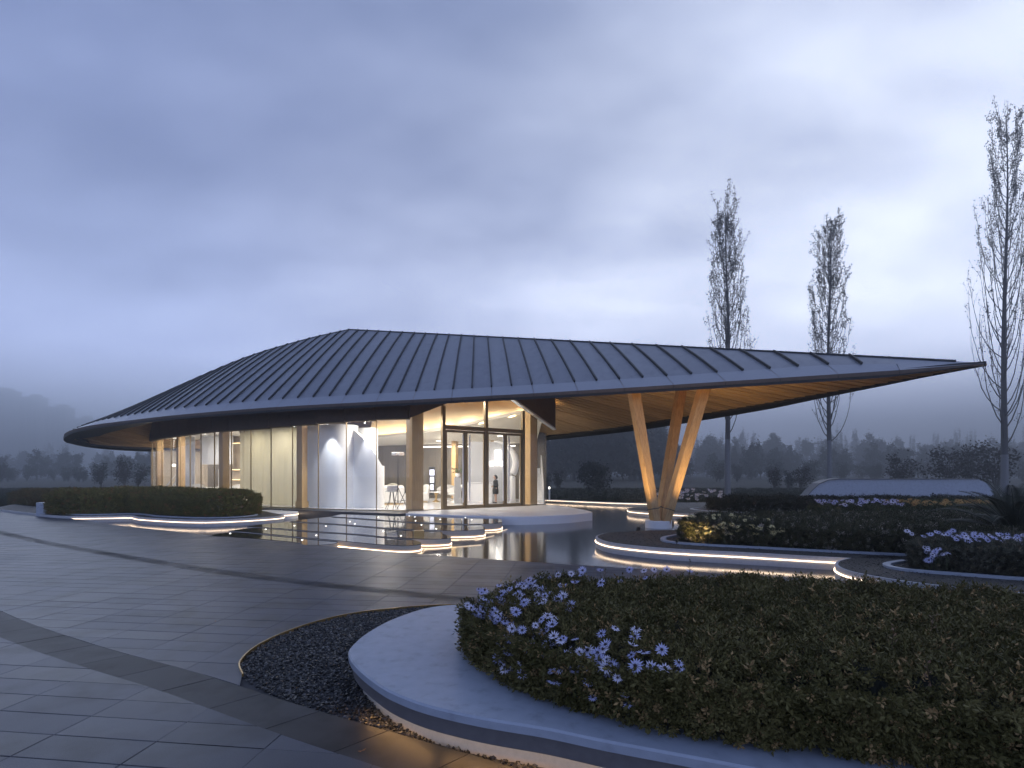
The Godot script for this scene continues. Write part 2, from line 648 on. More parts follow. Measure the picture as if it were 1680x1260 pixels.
	M.core_shade = plain(lin(0.014, 0.015, 0.008), 0.95)  # hedge core colour: shade between leaves painted in
	M.bark = textured(ramp_tex(180, 0.05, 4, [[0.0, lin(0.055, 0.052, 0.05)], [1.0, lin(0.13, 0.125, 0.118)]]), Vector3(3, 0.8, 3), 0.9)
	M.whitewash = textured(ramp_tex(181, 0.04, 4, [[0.0, lin(0.12, 0.12, 0.12)], [0.5, lin(0.20, 0.20, 0.20)], [1.0, lin(0.28, 0.28, 0.275)]]), Vector3(2, 1, 2), 0.9)
	M.far_leaf = plain(lin(0.032, 0.038, 0.03), 0.8)
	M.far_leaf2 = plain(lin(0.045, 0.05, 0.04), 0.8)
	M.far_leaf3 = plain(lin(0.042, 0.038, 0.028), 0.8)
	M.dry_leaf = plain(lin(0.030, 0.026, 0.018), 0.7)
	M.tower = plain(lin(0.30, 0.30, 0.31), 0.8)
	M.tower_dark = plain(lin(0.07, 0.075, 0.085), 0.3)
	M.skin = plain(lin(0.46, 0.30, 0.22), 0.6)
	M.hair = plain(lin(0.012, 0.010, 0.009), 0.5)
	M.suit = plain(lin(0.022, 0.022, 0.024), 0.8)

# ------------------------------------------------------------------ ground, paving, pool
func build_ground() -> void:
	var s := Shape.new()
	var n := 24
	for i in n:
		for j in n:
			var x0 := -1000.0 + 2000.0 * i / n
			var x1 := -1000.0 + 2000.0 * (i + 1) / n
			var d0 := -200.0 + 1300.0 * j / n
			var d1 := -200.0 + 1300.0 * (j + 1) / n
			s.face4(V(x0, -0.2, d0), V(x1, -0.2, d0), V(x1, -0.2, d1), V(x0, -0.2, d1), Vector3.UP)
	kind(put("ground", s, M.soil), "structure")

var pool_edge := []
var gravel_edge := PackedVector2Array()

func build_paving() -> void:
	var root := Node3D.new()
	root.name = "paving"
	add_child(root)
	kind(root, "structure")
	pool_edge = [Vector2(-25, 26.6), Vector2(-20.75, 23.49), Vector2(-18.46, 21.9), Vector2(-13.58, 18.23), Vector2(-8.34, 15.02), Vector2(-5.2, 13.2), Vector2(-2.36, 11.67), Vector2(0.31, 10.46), Vector2(1.88, 9.85), Vector2(3.58, 9.23), Vector2(5.22, 8.6), Vector2(7.21, 7.75), Vector2(9.5, 6.6), Vector2(12, 5.2)]
	var region := curve2(pool_edge, 5)
	region.append_array(PackedVector2Array([Vector2(12, 0.6), Vector2(-9, 0.6), Vector2(-17, 9), Vector2(-27, 19), Vector2(-28, 24)]))
	var b1u := curve2([Vector2(-24, 22.6), Vector2(-15.35, 16.27), Vector2(-11.64, 13.63), Vector2(-8.3, 11.5), Vector2(-5.09, 9.58), Vector2(-3.06, 8.55), Vector2(-1.81, 7.98), Vector2(-0.30, 7.38), Vector2(2, 6.75), Vector2(5, 5.9), Vector2(9, 4.4)], 5)
	var b1l := beside(b1u, -0.29)
	var b2u := curve2([Vector2(-16.5, 14.2), Vector2(-10.2, 9.5), Vector2(-6.38, 6.75), Vector2(-4.25, 5.45), Vector2(-2.66, 4.62), Vector2(-1.67, 4.05), Vector2(-1.05, 3.71), Vector2(-0.65, 3.5), Vector2(-0.06, 3.18), Vector2(0.7, 2.72), Vector2(1.7, 2.05), Vector2(2.7, 1.25), Vector2(3.7, 0.2)], 5)
	var b2l := beside(b2u, -0.37)
	# the crescent of gravel and the raised planter lie outside the paving
	gravel_edge = curve2([Vector2(0.6, 6.88), Vector2(-0.35, 7.02), Vector2(-1.02, 6.99), Vector2(-1.81, 6.68), Vector2(-2.2, 6.3), Vector2(-2.43, 5.82), Vector2(-2.52, 5.33), Vector2(-2.46, 4.89), Vector2(-2.28, 4.58)], 6)
	var cut := gravel_edge.duplicate()
	for i in b2u.size():
		if b2u[i].x > -2.05 and b2u[i].x < 2.9:
			cut.append(b2u[i] + Vector2(-0.08, -0.12))
	cut.append_array(PackedVector2Array([Vector2(3.0, 0.9), Vector2(10, 1.0), Vector2(10, 3.6), Vector2(5.2, 5.4), Vector2(2.4, 6.35)]))
	var pieces := [region]
	for band in [[b1u, b1l], [b2u, b2l]]:
		var bp: PackedVector2Array = band[0].duplicate()
		var back: PackedVector2Array = band[1].duplicate()
		back.reverse()
		bp.append_array(back)
		var next := []
		for p in pieces:
			for q in Geometry2D.clip_polygons(p, bp):
				next.append(q)
		pieces = next
	var kept := []
	for p in pieces:
		for q in Geometry2D.clip_polygons(p, cut):
			kept.append(q)
	# slabs 0.73 by 0.274 in straight rows
	var ax := Vector2(0.992, -0.123)
	var bx := Vector2(0.123, 0.992)
	var o := Vector2(-2.29, 3.17)
	var tiles := []
	for ib in range(-12, 92):
		for ia in range(-44, 24):
			var c := o + ax * (ia * 0.733 + 0.366) + bx * (ib * 0.274 + 0.137)
			if c.y < 0.5 or c.y > 27 or absf(c.x) > c.y * 1.05 + 2.2:
				continue
			var h := 0.0021
			var cell := PackedVector2Array([o + ax * (ia * 0.733 + h) + bx * (ib * 0.274 + h), o + ax * (ia * 0.733 + 0.733 - h) + bx * (ib * 0.274 + h), o + ax * (ia * 0.733 + 0.733 - h) + bx * (ib * 0.274 + 0.274 - h), o + ax * (ia * 0.733 + h) + bx * (ib * 0.274 + 0.274 - h)])
			var tone := rng.randi_range(0, 4)
			var lift := rnd(-0.0012, 0.0012)
			for p in kept:
				for q in Geometry2D.intersect_polygons(cell, p):
					if q.size() < 3 or Geometry2D.triangulate_polygon(q).is_empty():
						continue
					var size := 0.0
					for k in q.size():
						size += q[k].cross(q[(k + 1) % q.size()])
					size = absf(size) * 0.5
					if size < 0.0006:
						continue
					var mid := Vector2.ZERO
					for v in q:
						mid += v
					mid /= q.size()
					var seen := size / pow(maxf(mid.y, 2.4), 3.0)
					if mid.y < 2.95 or absf(mid.x) > mid.y * 0.99:
						seen *= 0.02
					tiles.append([seen, q, tone, lift, size])
	tiles.sort_custom(func(a, b): return a[0] > b[0])
	var rest := []
	for k in 5:
		rest.append(Shape.new())
	for i in tiles.size():
		var t = tiles[i]
		var sh: Shape = Shape.new() if i < 296 else rest[t[2]]
		sh.prism(t[1], -0.03, t[3], 0.0035 if t[4] > 0.02 and t[1].size() == 4 else 0.0)
		if i < 296:
			put("paving_slab", sh, M["paver%d" % t[2]], root)
	var joined := ArrayMesh.new()
	for k in 5:
		rest[k].st.generate_normals()
		joined = rest[k].st.commit(joined)
	var far_part := MeshInstance3D.new()
	far_part.mesh = joined
	for k in 5:
		joined.surface_set_material(k, M["paver%d" % k])
	far_part.name = "farther_paving_slabs"
	root.add_child(far_part, true)
	kind(far_part, "stuff")
	# the dark bands
	for band in [[b1u, b1l], [b2u, b2l]]:
		var up: PackedVector2Array = band[0]
		var lo: PackedVector2Array = band[1]
		var run := length2(up)
		var low := length2(lo)
		var n := int(run / 0.62)
		for k in n:
			var q := PackedVector2Array()
			for e in 4:
				q.append(at2(up, (k + e / 3.0) * run / n + (0.003 if e == 0 else (-0.003 if e == 3 else 0.0))))
			for e in 4:
				q.append(at2(lo, (k + 1.0 - e / 3.0) * low / n + (-0.003 if e == 0 else (0.003 if e == 3 else 0.0))))
			var sh := Shape.new()
			sh.prism(q, -0.03, rnd(-0.001, 0.001) - 0.001, 0.002)
			put("dark_band_slab", sh, M["band%d" % rng.randi_range(0, 2)], root)
	var bed := Shape.new()
	bed.prism(region, -0.19, -0.022)
	put("paving_bed", bed, M.bed, root)
	# thin metal edging round the gravel
	var ed := Shape.new()
	wall_line(ed, gravel_edge, -0.1, 0.012, 0.012)
	put("gravel_edging", ed, M.gold, root)

func led_strip(parent: Node, line: PackedVector2Array, h: float, side: float, every := 1.4, energy := 0.03, called := "led_strip") -> void:
	var s := Shape.new()
	var a := beside(line, 0.004 * side)
	var b := beside(line, 0.020 * side)
	for i in line.size() - 1:
		var n := Vector3(b[i].x - a[i].x, 0, -(b[i].y - a[i].y))
		s.face4(V(b[i].x, h - 0.010, b[i].y), V(b[i + 1].x, h - 0.010, b[i + 1].y), V(b[i + 1].x, h + 0.010, b[i + 1].y), V(b[i].x, h + 0.010, b[i].y), n)
		s.face4(V(a[i].x, h + 0.010, a[i].y), V(a[i + 1].x, h + 0.010, a[i + 1].y), V(b[i + 1].x, h + 0.010, b[i + 1].y), V(b[i].x, h + 0.010, b[i].y), Vector3.UP)
		s.face4(V(a[i].x, h - 0.010, a[i].y), V(a[i + 1].x, h - 0.010, a[i + 1].y), V(b[i + 1].x, h - 0.010, b[i + 1].y), V(b[i].x, h - 0.010, b[i].y), Vector3.DOWN)
	put(called, s, M.led, parent)
	var run := length2(line)
	var n := maxi(1, int(round(run / every)))
	var c := beside(line, 0.045 * side)
	var cr := length2(c)
	for k in n:
		var p := at2(c, (k + 0.5) / n * cr)
		var p0 := at2(c, (k + 0.5) / n * cr - 0.15)
		var p1 := at2(c, (k + 0.5) / n * cr + 0.15)
		var t := (p1 - p0).normalized()
		var out := Vector2(-t.y, t.x) * side
		area_light(parent, V(p.x, h, p.y), Vector3(out.x, -0.25, -out.y), Vector2(run / n * 0.9, 0.024), energy * run / n / 1.4, Color(1.0, 0.87, 0.72))

var terrace_front := PackedVector2Array()

func build_pool() -> void:
	var s := Shape.new()
	var q := curve2(pool_edge.slice(1, 13), 4)
	q.append_array(PackedVector2Array([Vector2(14, 9), Vector2(13, 20), Vector2(7.9, 30.7), Vector2(2.9, 34.9), Vector2(-3, 36), Vector2(-24, 36), Vector2(-24, 26)]))
	s.prism(q, -0.19, -0.16)
	kind(put("pool_water", s, M.water), "structure")
	# far rim of the pool with its light line
	var rim := thing("pool_kerb", "thin pale stone rim lit by a light line along the far edge of the pool", "pool edge")
	var far := curve2([Vector2(1.2, 35.6), Vector2(2.72, 34.61), Vector2(4.3, 33.1), Vector2(6.01, 31.6), Vector2(7.9, 30.5)], 5)
	s = Shape.new()
	wall_line(s, far, -0.19, 0.015, 0.35)
	put("stone_rim", s, M.pale_stone, rim)
	led_strip(rim, far, -0.035, -1.0, 2.2)
	# five wet steps that come down to the pool beside the entrance
	var cas := thing("water_steps", "broad wet stone steps with lit edges between paving and glass wall", "steps")
	var fronts := [
		[[Vector2(-8.37, 14.9), Vector2(-7.0, 14.35), Vector2(-5.4, 13.45), Vector2(-4.95, 12.95), Vector2(-4.45, 13.0), Vector2(-4.3, 13.35), Vector2(-4.5, 13.9)], 0.0],
		[[Vector2(-8.3, 15.9), Vector2(-7.6, 15.6), Vector2(-5.7, 14.4), Vector2(-4.6, 13.75), Vector2(-3.3, 12.95), Vector2(-2.55, 12.65), Vector2(-2.2, 12.85), Vector2(-2.25, 13.3), Vector2(-2.6, 13.9)], 0.024],
		[[Vector2(-8.3, 17.0), Vector2(-7.2, 16.5), Vector2(-5.8, 15.65), Vector2(-4.4, 14.95), Vector2(-3.2, 14.15), Vector2(-2.3, 13.75), Vector2(-1.7, 13.85), Vector2(-1.6, 14.25), Vector2(-1.9, 14.9)], 0.046],
		[[Vector2(-7.6, 18.6), Vector2(-6.4, 18.0), Vector2(-5.2, 17.3), Vector2(-3.6, 16.2), Vector2(-2.2, 15.6), Vector2(-1.3, 15.6), Vector2(-0.82, 16.0), Vector2(-0.9, 16.7)], 0.070],
		[[Vector2(-6.8, 20.4), Vector2(-5.3, 19.4), Vector2(-3.6, 18.2), Vector2(-1.9, 17.4), Vector2(-0.85, 17.4), Vector2(-0.38, 17.85), Vector2(-0.35, 18.6)], 0.094],
	]
	for i in 5:
		var line := curve2(fronts[i][0], 6)
		var poly := line.duplicate()
		var e: Vector2 = line[line.size() - 1]
		var b0: Vector2 = line[0]
		if i < 4:
			poly.append_array(PackedVector2Array([e + Vector2(-0.6, 3.2), b0 + Vector2(0.9, 2.2), b0 + Vector2(0.1, 0.5)]))
		else:
			poly.append_array(PackedVector2Array([Vector2(-0.5, 21), Vector2(-4.2, 21.9), Vector2(-6.7, 22.1)]))
		s = Shape.new()
		s.prism(poly, -0.19, fronts[i][1] - 0.014)
		put("stone_step", s, M.plinth, cas)
		s = Shape.new()
		s.prism(poly, fronts[i][1] - 0.014, fronts[i][1], 0.005)
		put("water_film", s, M.wet_step, cas)
		var lit := PackedVector2Array()
		var from: float = [-5.25, -4.75, -3.0, -2.9, -2.4][i]
		for p in line:
			if p.x > from:
				lit.append(p)
		led_strip(cas, lit, -0.125, -1.0, 1.6, 0.02)
	# entrance terrace
	var ter := thing("entrance_terrace", "smooth pale stone terrace with a pointed right end before the glass doors", "terrace")
	terrace_front = curve2([Vector2(-4.4, 21.3), Vector2(-3.3, 20.9), Vector2(-1.81, 20.1), Vector2(-0.44, 19.72), Vector2(0.62, 19.68), Vector2(2.0, 20.3), Vector2(3.0, 21.35), Vector2(3.22, 21.75), Vector2(3.15, 23.0), Vector2(2.6, 25.2), Vector2(1.9, 26.9)], 6)
	var tp := terrace_front.duplicate()
	tp.append_array(PackedVector2Array([Vector2(1.7, 27.0), Vector2(-4.2, 22.35)]))
	s = Shape.new()
	s.prism(tp, -0.19, 0.146, 0.01)
	put("terrace_slab", s, M.terrace, ter)
	# small bronze block on the steps
	s = Shape.new()
	s.box(Transform3D(Basis(Vector3.UP, 0.2), V(-2.42, 0.13, 14.1)), Vector3(0.26, 0.19, 0.26), 0.012)
	tag(put("bronze_block", s, M.gold), "small square bronze block standing on the lit wet steps", "block")
	# a last pale step between the left planting and the glass wall
	var pad := thing("stepping_slab", "pale lit slab between left hedge and the grey plinth", "step")
	var pf := curve2([Vector2(-11.6, 23.6), Vector2(-10.9, 22.6), Vector2(-10.2, 21.9), Vector2(-9.2, 21.9), Vector2(-8.95, 22.6), Vector2(-9.3, 23.5)], 6)
	s = Shape.new()
	var pp := pf.duplicate()
	pp.append(Vector2(-10.4, 24.4))
	s.prism(pp, -0.19, 0.09, 0.01)
	put("slab", s, M.terrace, pad)
	led_strip(pad, pf, 0.0, -1.0, 1.2)
	# points of light sunk into the steps
	for p in [Vector3(-8.0, 0.0, 15.4), Vector3(-7.4, 0.024, 16.3), Vector3(-6.9, 0.046, 17.2), Vector3(-5.3, 0.024, 14.69), Vector3(-5.37, 0.0, 13.88), Vector3(-5.87, 0.046, 17.1), Vector3(-5.5, 0.07, 18.4), Vector3(-5.1, 0.07, 17.6), Vector3(-4.9, 0.094, 19.9), Vector3(-3.68, 0.046, 15.5), Vector3(-2.95, 0.046, 14.41), Vector3(-3.9, 0.094, 20.6), Vector3(-3.6, 0.094, 20.1), Vector3(-3.28, 0.094, 18.45), Vector3(-2.87, 0.07, 17.2), Vector3(-1.7, 0.094, 19.8), Vector3(-1.41, 0.094, 18.9), Vector3(-2.51, 0.094, 18.98), Vector3(-2.23, 0.07, 15.98), Vector3(-8.0, -0.16, 18.5)]:
		var sh := Shape.new()
		sh.lathe(V(p.x, p.y, p.z), PackedVector2Array([Vector2(0.024, -0.01), Vector2(0.024, 0.008), Vector2(0.014, 0.015), Vector2(0.0, 0.017)]), 10)
		tag(put("pool_spotlight", sh, M.led_white), "tiny round white lamp glinting in the wet steps of the pool", "lamp", "point lamps in the wet steps")

# ------------------------------------------------------------------ the pavilion: roof
var pav: Node3D
var eave_front := PackedVector3Array()   # from the right tip leftwards to the left tip
var eave_rear := PackedVector3Array()    # from the right tip round the back to the left tip
var ridge := PackedVector3Array()        # from the right tip to the peak
var hip := PackedVector3Array()          # from the peak down to the left tip
var apex_s := 24.2                       # run of the front eave below the peak

func W(a: Vector3) -> Vector3:           # (x, h, d) to the world
	return Vector3(a.x, a.y, -a.z)

func inward(p: PackedVector3Array, i: int, side: float) -> Vector3:
	var t := p[mini(i + 1, p.size() - 1)] - p[maxi(i - 1, 0)]
	return Vector3(-t.z, 0, t.x).normalized() * side

func build_roof() -> void:
	pav = thing("pavilion", "low pavilion with a pointed dark standing-seam roof, glass walls and timber columns", "building")
	eave_front = curve3([Vector3(13.3, 4.76, 15.2), Vector3(8.2, 4.66, 16.8), Vector3(3.2, 4.57, 18.4), Vector3(-1.8, 4.52, 20.0), Vector3(-6.4, 4.49, 21.4), Vector3(-10.4, 4.46, 22.75), Vector3(-15.4, 4.40, 24.95), Vector3(-19.5, 4.37, 27.4), Vector3(-23.4, 4.35, 30.0), Vector3(-26.5, 4.22, 32.4), Vector3(-28.4, 4.04, 34.3), Vector3(-29.0, 3.9, 35.3)], 10)
	eave_rear = curve3([Vector3(13.3, 4.76, 15.2), Vector3(12.5, 4.70, 17.6), Vector3(11.6, 4.66, 20.5), Vector3(9.6, 4.48, 25.1), Vector3(6.6, 4.22, 29.7), Vector3(2.2, 4.02, 34.7), Vector3(-2, 3.8, 37.6), Vector3(-10, 3.6, 39.8), Vector3(-20, 3.42, 39.4), Vector3(-25.2, 3.42, 37.6), Vector3(-28.0, 3.6, 36.4), Vector3(-29.0, 3.9, 35.3)], 10)
	ridge = PackedVector3Array()
	for i in 41:
		ridge.append(Vector3(13.3, 4.80, 15.2).lerp(Vector3(-9, 9.66, 30), i / 40.0))
	hip = curve3([Vector3(-9, 9.66, 30), Vector3(-11.8, 9.22, 30.6), Vector3(-15.5, 8.42, 31.5), Vector3(-19.4, 7.18, 32.5), Vector3(-22.7, 5.85, 33.0), Vector3(-26.0, 4.75, 33.8), Vector3(-29.0, 3.95, 35.3)], 8)
	var roof := sub("roof", pav)
	var front_len := length3(eave_front)
	var ridge_len := length3(ridge)
	var hip_len := length3(hip)
	# where each seam starts on the ridge or hip, and where it ends near the eave
	var n_right := 28
	var n_left := 27
	var tops := PackedVector3Array()
	var ends := PackedVector3Array()
	var edges := PackedVector3Array()
	var marks := [[0.0, 0.0], [2.18, 2.28], [2.92, 3.36], [3.7, 4.42], [5.32, 6.63], [6.93, 8.64], [8.53, 10.58], [11.8, 14.25], [15.02, 17.61], [19.66, 22.03], [22.64, 25.3], [24.2, 26.76]]
	for i in n_right + n_left + 1:
		var s := 0.0
		var top: Vector3
		if i <= n_right:
			s = maxf(0.0, apex_s - (n_right - i) * 0.79)
			var r := 26.76
			for k in marks.size() - 1:
				if s >= marks[k][0] and s <= marks[k + 1][0]:
					r = remap(s, marks[k][0], marks[k + 1][0], marks[k][1], marks[k + 1][1])
			top = at3(ridge, r / 26.76 * ridge_len)
		else:
			var f := float(i - n_right) / n_left
			s = lerpf(apex_s, front_len - 2.3, f)
			top = at3(hip, hip_len * 0.965 * pow(f, 1.12))
		var e := at3(eave_front, s)
		var e1 := at3(eave_front, s + 0.2)
		var e0 := at3(eave_front, maxf(s - 0.2, 0.0))
		var t := (e1 - e0).normalized()
		var inw := Vector3(t.z, 0, -t.x).normalized()
		if inw.dot(top - e) < 0.0:
			inw = -inw
		var reach := Vector2(top.x - e.x, top.z - e.z).length()
		var go := minf(0.5, reach * 0.35)
		# along the seam, so that the strip keeps the slope of the roof
		var f2 := go / maxf(reach, 0.01)
		ends.append(e.lerp(top, f2) + Vector3(0, 0.05, 0))
		tops.append(top)
		edges.append(e)
	# panels and standing seams of the near slope
	var rows := 9
	var line := func(i: int, v: float) -> Vector3:
		var p := tops[i].lerp(ends[i], v)
		var reach := tops[i].distance_to(ends[i])
		p.y += 0.03 * reach * 4.0 * v * (1.0 - v) * 0.5 * (1.0 - v * 0.3)
		return p
	for i in tops.size() - 1:
		var sh := Shape.new(true)
		for k in rows:
			var a: Vector3 = line.call(i, float(k) / rows)
			var b: Vector3 = line.call(i, float(k + 1) / rows)
			var c: Vector3 = line.call(i + 1, float(k + 1) / rows)
			var e: Vector3 = line.call(i + 1, float(k) / rows)
			sh.quad(W(a), W(e), W(c), W(b))
		put("roof_panel", sh, [M.zinc, M.zinc2, M.zinc3][rng.randi_range(0, 2)], roof)
	for i in tops.size():
		if i == 0:
			continue
		var sh := Shape.new()
		var pts := PackedVector3Array()
		for k in rows + 1:
			pts.append(W(line.call(i, float(k) / rows)))
		for k in rows:
			var along := (pts[k + 1] - pts[k]).normalized()
			var side := along.cross(Vector3.UP).normalized() * 0.024
			var up := side.cross(along).normalized()
			if up.y < 0.0:
				up = -up
			up *= 0.075
			sh.face4(pts[k] + side + up, pts[k] - side + up, pts[k + 1] - side + up, pts[k + 1] + side + up, up)
			sh.face4(pts[k] + side, pts[k] + side + up, pts[k + 1] + side + up, pts[k + 1] + side, side)
			sh.face4(pts[k] - side, pts[k] - side + up, pts[k + 1] - side + up, pts[k + 1] - side, -side)
			if k == rows - 1:
				sh.face4(pts[k + 1] - side, pts[k + 1] + side, pts[k + 1] + side + up, pts[k + 1] - side + up, along)
		put("standing_seam", sh, M.seam, roof)
	# the last sheet, out to the point
	var last := Shape.new()
	last.face4(W(tops[0]), W(ridge[0]), W(edges[0]), W(ends[0]), Vector3.UP)
	put("eave_sheet", last, M.trim, roof)
	last = Shape.new()
	last.face4(W(edges[0]), W(ridge[0]), W(ridge[0] + Vector3(0, -0.04, 0)), W(edges[0] + Vector3(0, -0.115, 0)), Vector3(-0.3, 0, 1))
	put("eave_edge", last, M.fascia, roof)
	# ridge cap
	var cap := Shape.new(true)
	var cr := PackedVector3Array()
	for i in range(1, ridge.size()):
		cr.append(W(ridge[i] + Vector3(0, 0.0, 0)))
	for i in range(1, hip.size() - 3):
		cr.append(W(hip[i] + Vector3(0, 0.0, 0)))
	var rr := PackedFloat32Array()
	rr.resize(cr.size())
	rr.fill(0.05)
	cap.tube(cr, rr, 6, true)
	put("ridge_cap", cap, M.seam, roof)
	# edge strip with joints: upper sheet, upright face and underside lip
	var i0 := 0
	while i0 < edges.size() - 1:
		var i1 := mini(i0 + 2, edges.size() - 1)
		var sh := Shape.new()
		var lipsh := Shape.new()
		for i in range(i0, i1):
			var a := edges[i]
			var b := edges[i + 1]
			var a2 := ends[i]
			var b2 := ends[i + 1]
			if i == i0:
				a = a.lerp(b, 0.02)
				a2 = a2.lerp(b2, 0.02)
			var low := Vector3(0, -0.115, 0)
			sh.face4(W(a2), W(b2), W(b), W(a), Vector3.UP)
			var out := W(a - a2)
			out.y = 0
			lipsh.face4(W(a), W(b), W(b + low), W(a + low), out)
		put("eave_sheet", sh, M.trim, roof)
		put("eave_edge", lipsh, M.fascia, roof)
		i0 = i1
	# dark upright face below the strip (kept a little back)
	var face := Shape.new()
	for p in [eave_front, eave_rear]:
		for i in p.size() - 1:
			var sd := 1.0
			var n := inward(p, i, 1.0)
			if n.dot(Vector3(-4, 0, 28) - p[i]) < 0.0:
				sd = -1.0
			var a: Vector3 = p[i] + inward(p, i, sd) * 0.03
			var b: Vector3 = p[i + 1] + inward(p, i + 1, sd) * 0.03
			var da := -0.2 * clampf((13.35 - a.x) / 2.5, 0.25, 1.0)
			var db := -0.2 * clampf((13.35 - b.x) / 2.5, 0.25, 1.0)
			face.face4(W(a + Vector3(0, -0.02, 0)), W(b + Vector3(0, -0.02, 0)), W(b + Vector3(0, db, 0)), W(a + Vector3(0, da, 0)), W(-n * sd) * 1.0)
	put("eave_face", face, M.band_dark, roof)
	# far slope, one sheet per bay
	var r_len := length3(eave_rear)
	var back := []
	var back_top := []
	var m := 44
	for i in m + 1:
		var f := float(i) / m
		back.append(at3(eave_rear, f * r_len))
		var all := ridge_len + hip_len
		var s2 := f * all
		back_top.append(at3(ridge, s2) if s2 <= ridge_len else at3(hip, s2 - ridge_len))
	for i in m:
		var sh := Shape.new()
		sh.face4(W(back_top[i]), W(back_top[i + 1]), W(back[i + 1]), W(back[i]), Vector3.UP)
		put("roof_panel", sh, M.zinc, roof)
	# underside: a dark band round the edge, timber boards within
	var soffit := sub("soffit", pav)
	for pr in [[eave_front, 1.0], [eave_rear, 1.0]]:
		var p: PackedVector3Array = pr[0]
		var sh := Shape.new()
		var was_a := Vector3.ZERO
		var was_b := Vector3.ZERO
		for i in p.size():
			var n := inward(p, i, 1.0)
			if n.dot(Vector3(-4, 0, 28) - p[i]) < 0.0:
				n = -n
			var wd := band_width(p[i], pr[0] == eave_front)
			var a := p[i] + Vector3(0, -0.19 * clampf((13.35 - p[i].x) / 2.5, 0.25, 1.0), 0) + n * 0.03
			var b := p[i] + n * wd + Vector3(0, -0.10 * clampf((13.35 - p[i].x) / 2.5, 0.3, 1.0), 0)
			if i > 0:
				sh.face4(W(was_a), W(a), W(b), W(was_b), Vector3.DOWN)
				sh.face4(W(was_b), W(b), W(b + Vector3(0, 0.12, 0)), W(was_b + Vector3(0, 0.12, 0)), W(n))
			was_a = a
			was_b = b
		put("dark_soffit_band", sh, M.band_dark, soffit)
	# boards: each laps a little over the next, so that its edge shows
	for half in 2:
		var e: PackedVector3Array = eave_front if half == 0 else eave_rear
		var el := length3(e)
		var n := 34 if half == 0 else 58
		for i in n:
			var sh := Shape.new()
			var f0 := float(i) / n
			var f1 := float(i + 1) / n
			if half == 1:
				f0 = minf(i, 36) * 0.45 / el + maxf(0.0, i - 36) / 22.0 * (1.0 - 36 * 0.45 / el)
				f1 = minf(i + 1, 36) * 0.45 / el + maxf(0.0, i + 1 - 36) / 22.0 * (1.0 - 36 * 0.45 / el)
			var p0 := under(e, el, f0, half == 0, ridge_len, hip_len)
			var p1 := under(e, el, f1, half == 0, ridge_len, hip_len)
			var drop := Vector3(0, -0.035, 0)
			var steps := 6
			for k in steps:
				var u0 := float(k) / steps
				var u1 := float(k + 1) / steps
				var a := curve_under(p0, u0) + drop
				var b := curve_under(p0, u1) + drop
				var c := curve_under(p1, u1)
				var d := curve_under(p1, u0)
				var ln: float = p0[0].distance_to(p0[1])
				sh.tri(W(a), W(d), W(c), Vector2(u0 * ln, i * 0.37), Vector2(u0 * ln, i * 0.37 + 0.5), Vector2(u1 * ln, i * 0.37 + 0.5))
				sh.tri(W(a), W(c), W(b), Vector2(u0 * ln, i * 0.37), Vector2(u1 * ln, i * 0.37 + 0.5), Vector2(u1 * ln, i * 0.37))
				var lip := Vector3(0, 0.04, 0)
				sh.tri(W(a), W(b), W(b + lip), Vector2(0, 0.1), Vector2(1, 0.1), Vector2(1, 0.12))
				sh.tri(W(a), W(b + lip), W(a + lip), Vector2(0, 0.1), Vector2(1, 0.12), Vector2(0, 0.12))
			put("soffit_board", sh, M["soffit%d" % (rng.randi_range(0, 2))], soffit)

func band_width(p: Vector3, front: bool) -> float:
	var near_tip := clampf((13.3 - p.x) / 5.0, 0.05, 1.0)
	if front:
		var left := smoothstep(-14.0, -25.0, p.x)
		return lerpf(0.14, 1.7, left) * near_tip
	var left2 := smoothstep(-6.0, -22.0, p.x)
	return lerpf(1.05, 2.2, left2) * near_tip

# two ends of a line on the timber underside: at the band and below the ridge
func under(e: PackedVector3Array, el: float, f: float, front: bool, ridge_len: float, hip_len: float) -> Array:
	var s := f * el
	var p := at3(e, s)
	var p1 := at3(e, minf(s + 0.3, el))
	var p0 := at3(e, maxf(s - 0.3, 0.0))
	var t := (p1 - p0).normalized()
	var n := Vector3(-t.z, 0, t.x)
	if n.dot(Vector3(-4, 0, 28) - p) < 0.0:
		n = -n
	var a := p + n * (band_width(p, front) - 0.02) + Vector3(0, 0.0, 0)
	var all := ridge_len + hip_len
	var s2 := 2.1 * s if s < ridge_len / 2.1 else ridge_len + (s - ridge_len / 2.1) / (el - ridge_len / 2.1) * hip_len
	if front:
		s2 = s / apex_s * ridge_len if s < apex_s else ridge_len + (s - apex_s) / (el - apex_s) * hip_len
	var b := at3(ridge, s2) if s2 <= ridge_len else at3(hip, s2 - ridge_len)
	var lower := minf(0.55, maxf(0.0, (b.y - a.y) * 0.35))
	return [a, b - Vector3(0, lower, 0)]

func curve_under(p: Array, u: float) -> Vector3:
	var q: Vector3 = p[0].lerp(p[1], u)
	return q

# ------------------------------------------------------------------ the pavilion: glass, columns, inside
var glass_line := [Vector2(-4.25, 22.45), Vector2(-5.69, 22.78), Vector2(-7.07, 23.17), Vector2(-8.46, 23.7), Vector2(-9.85, 24.35), Vector2(-11.08, 24.95), Vector2(-12.32, 25.6), Vector2(-13.6, 26.3), Vector2(-14.86, 27.1), Vector2(-16.05, 28.0), Vector2(-17.2, 29.0), Vector2(-18.4, 30.1), Vector2(-19.6, 31.2), Vector2(-20.87, 32.35), Vector2(-21.98, 33.5), Vector2(-23.07, 34.8), Vector2(-24.0, 36.1)]
const P0 := Vector2(-4.2, 22.4)
const PD := Vector2(0.7827, 0.6224)

func ent(s: float, out := 0.0) -> Vector2:     # along the entrance front, out towards the terrace
	return P0 + PD * s + Vector2(PD.y, -PD.x) * out

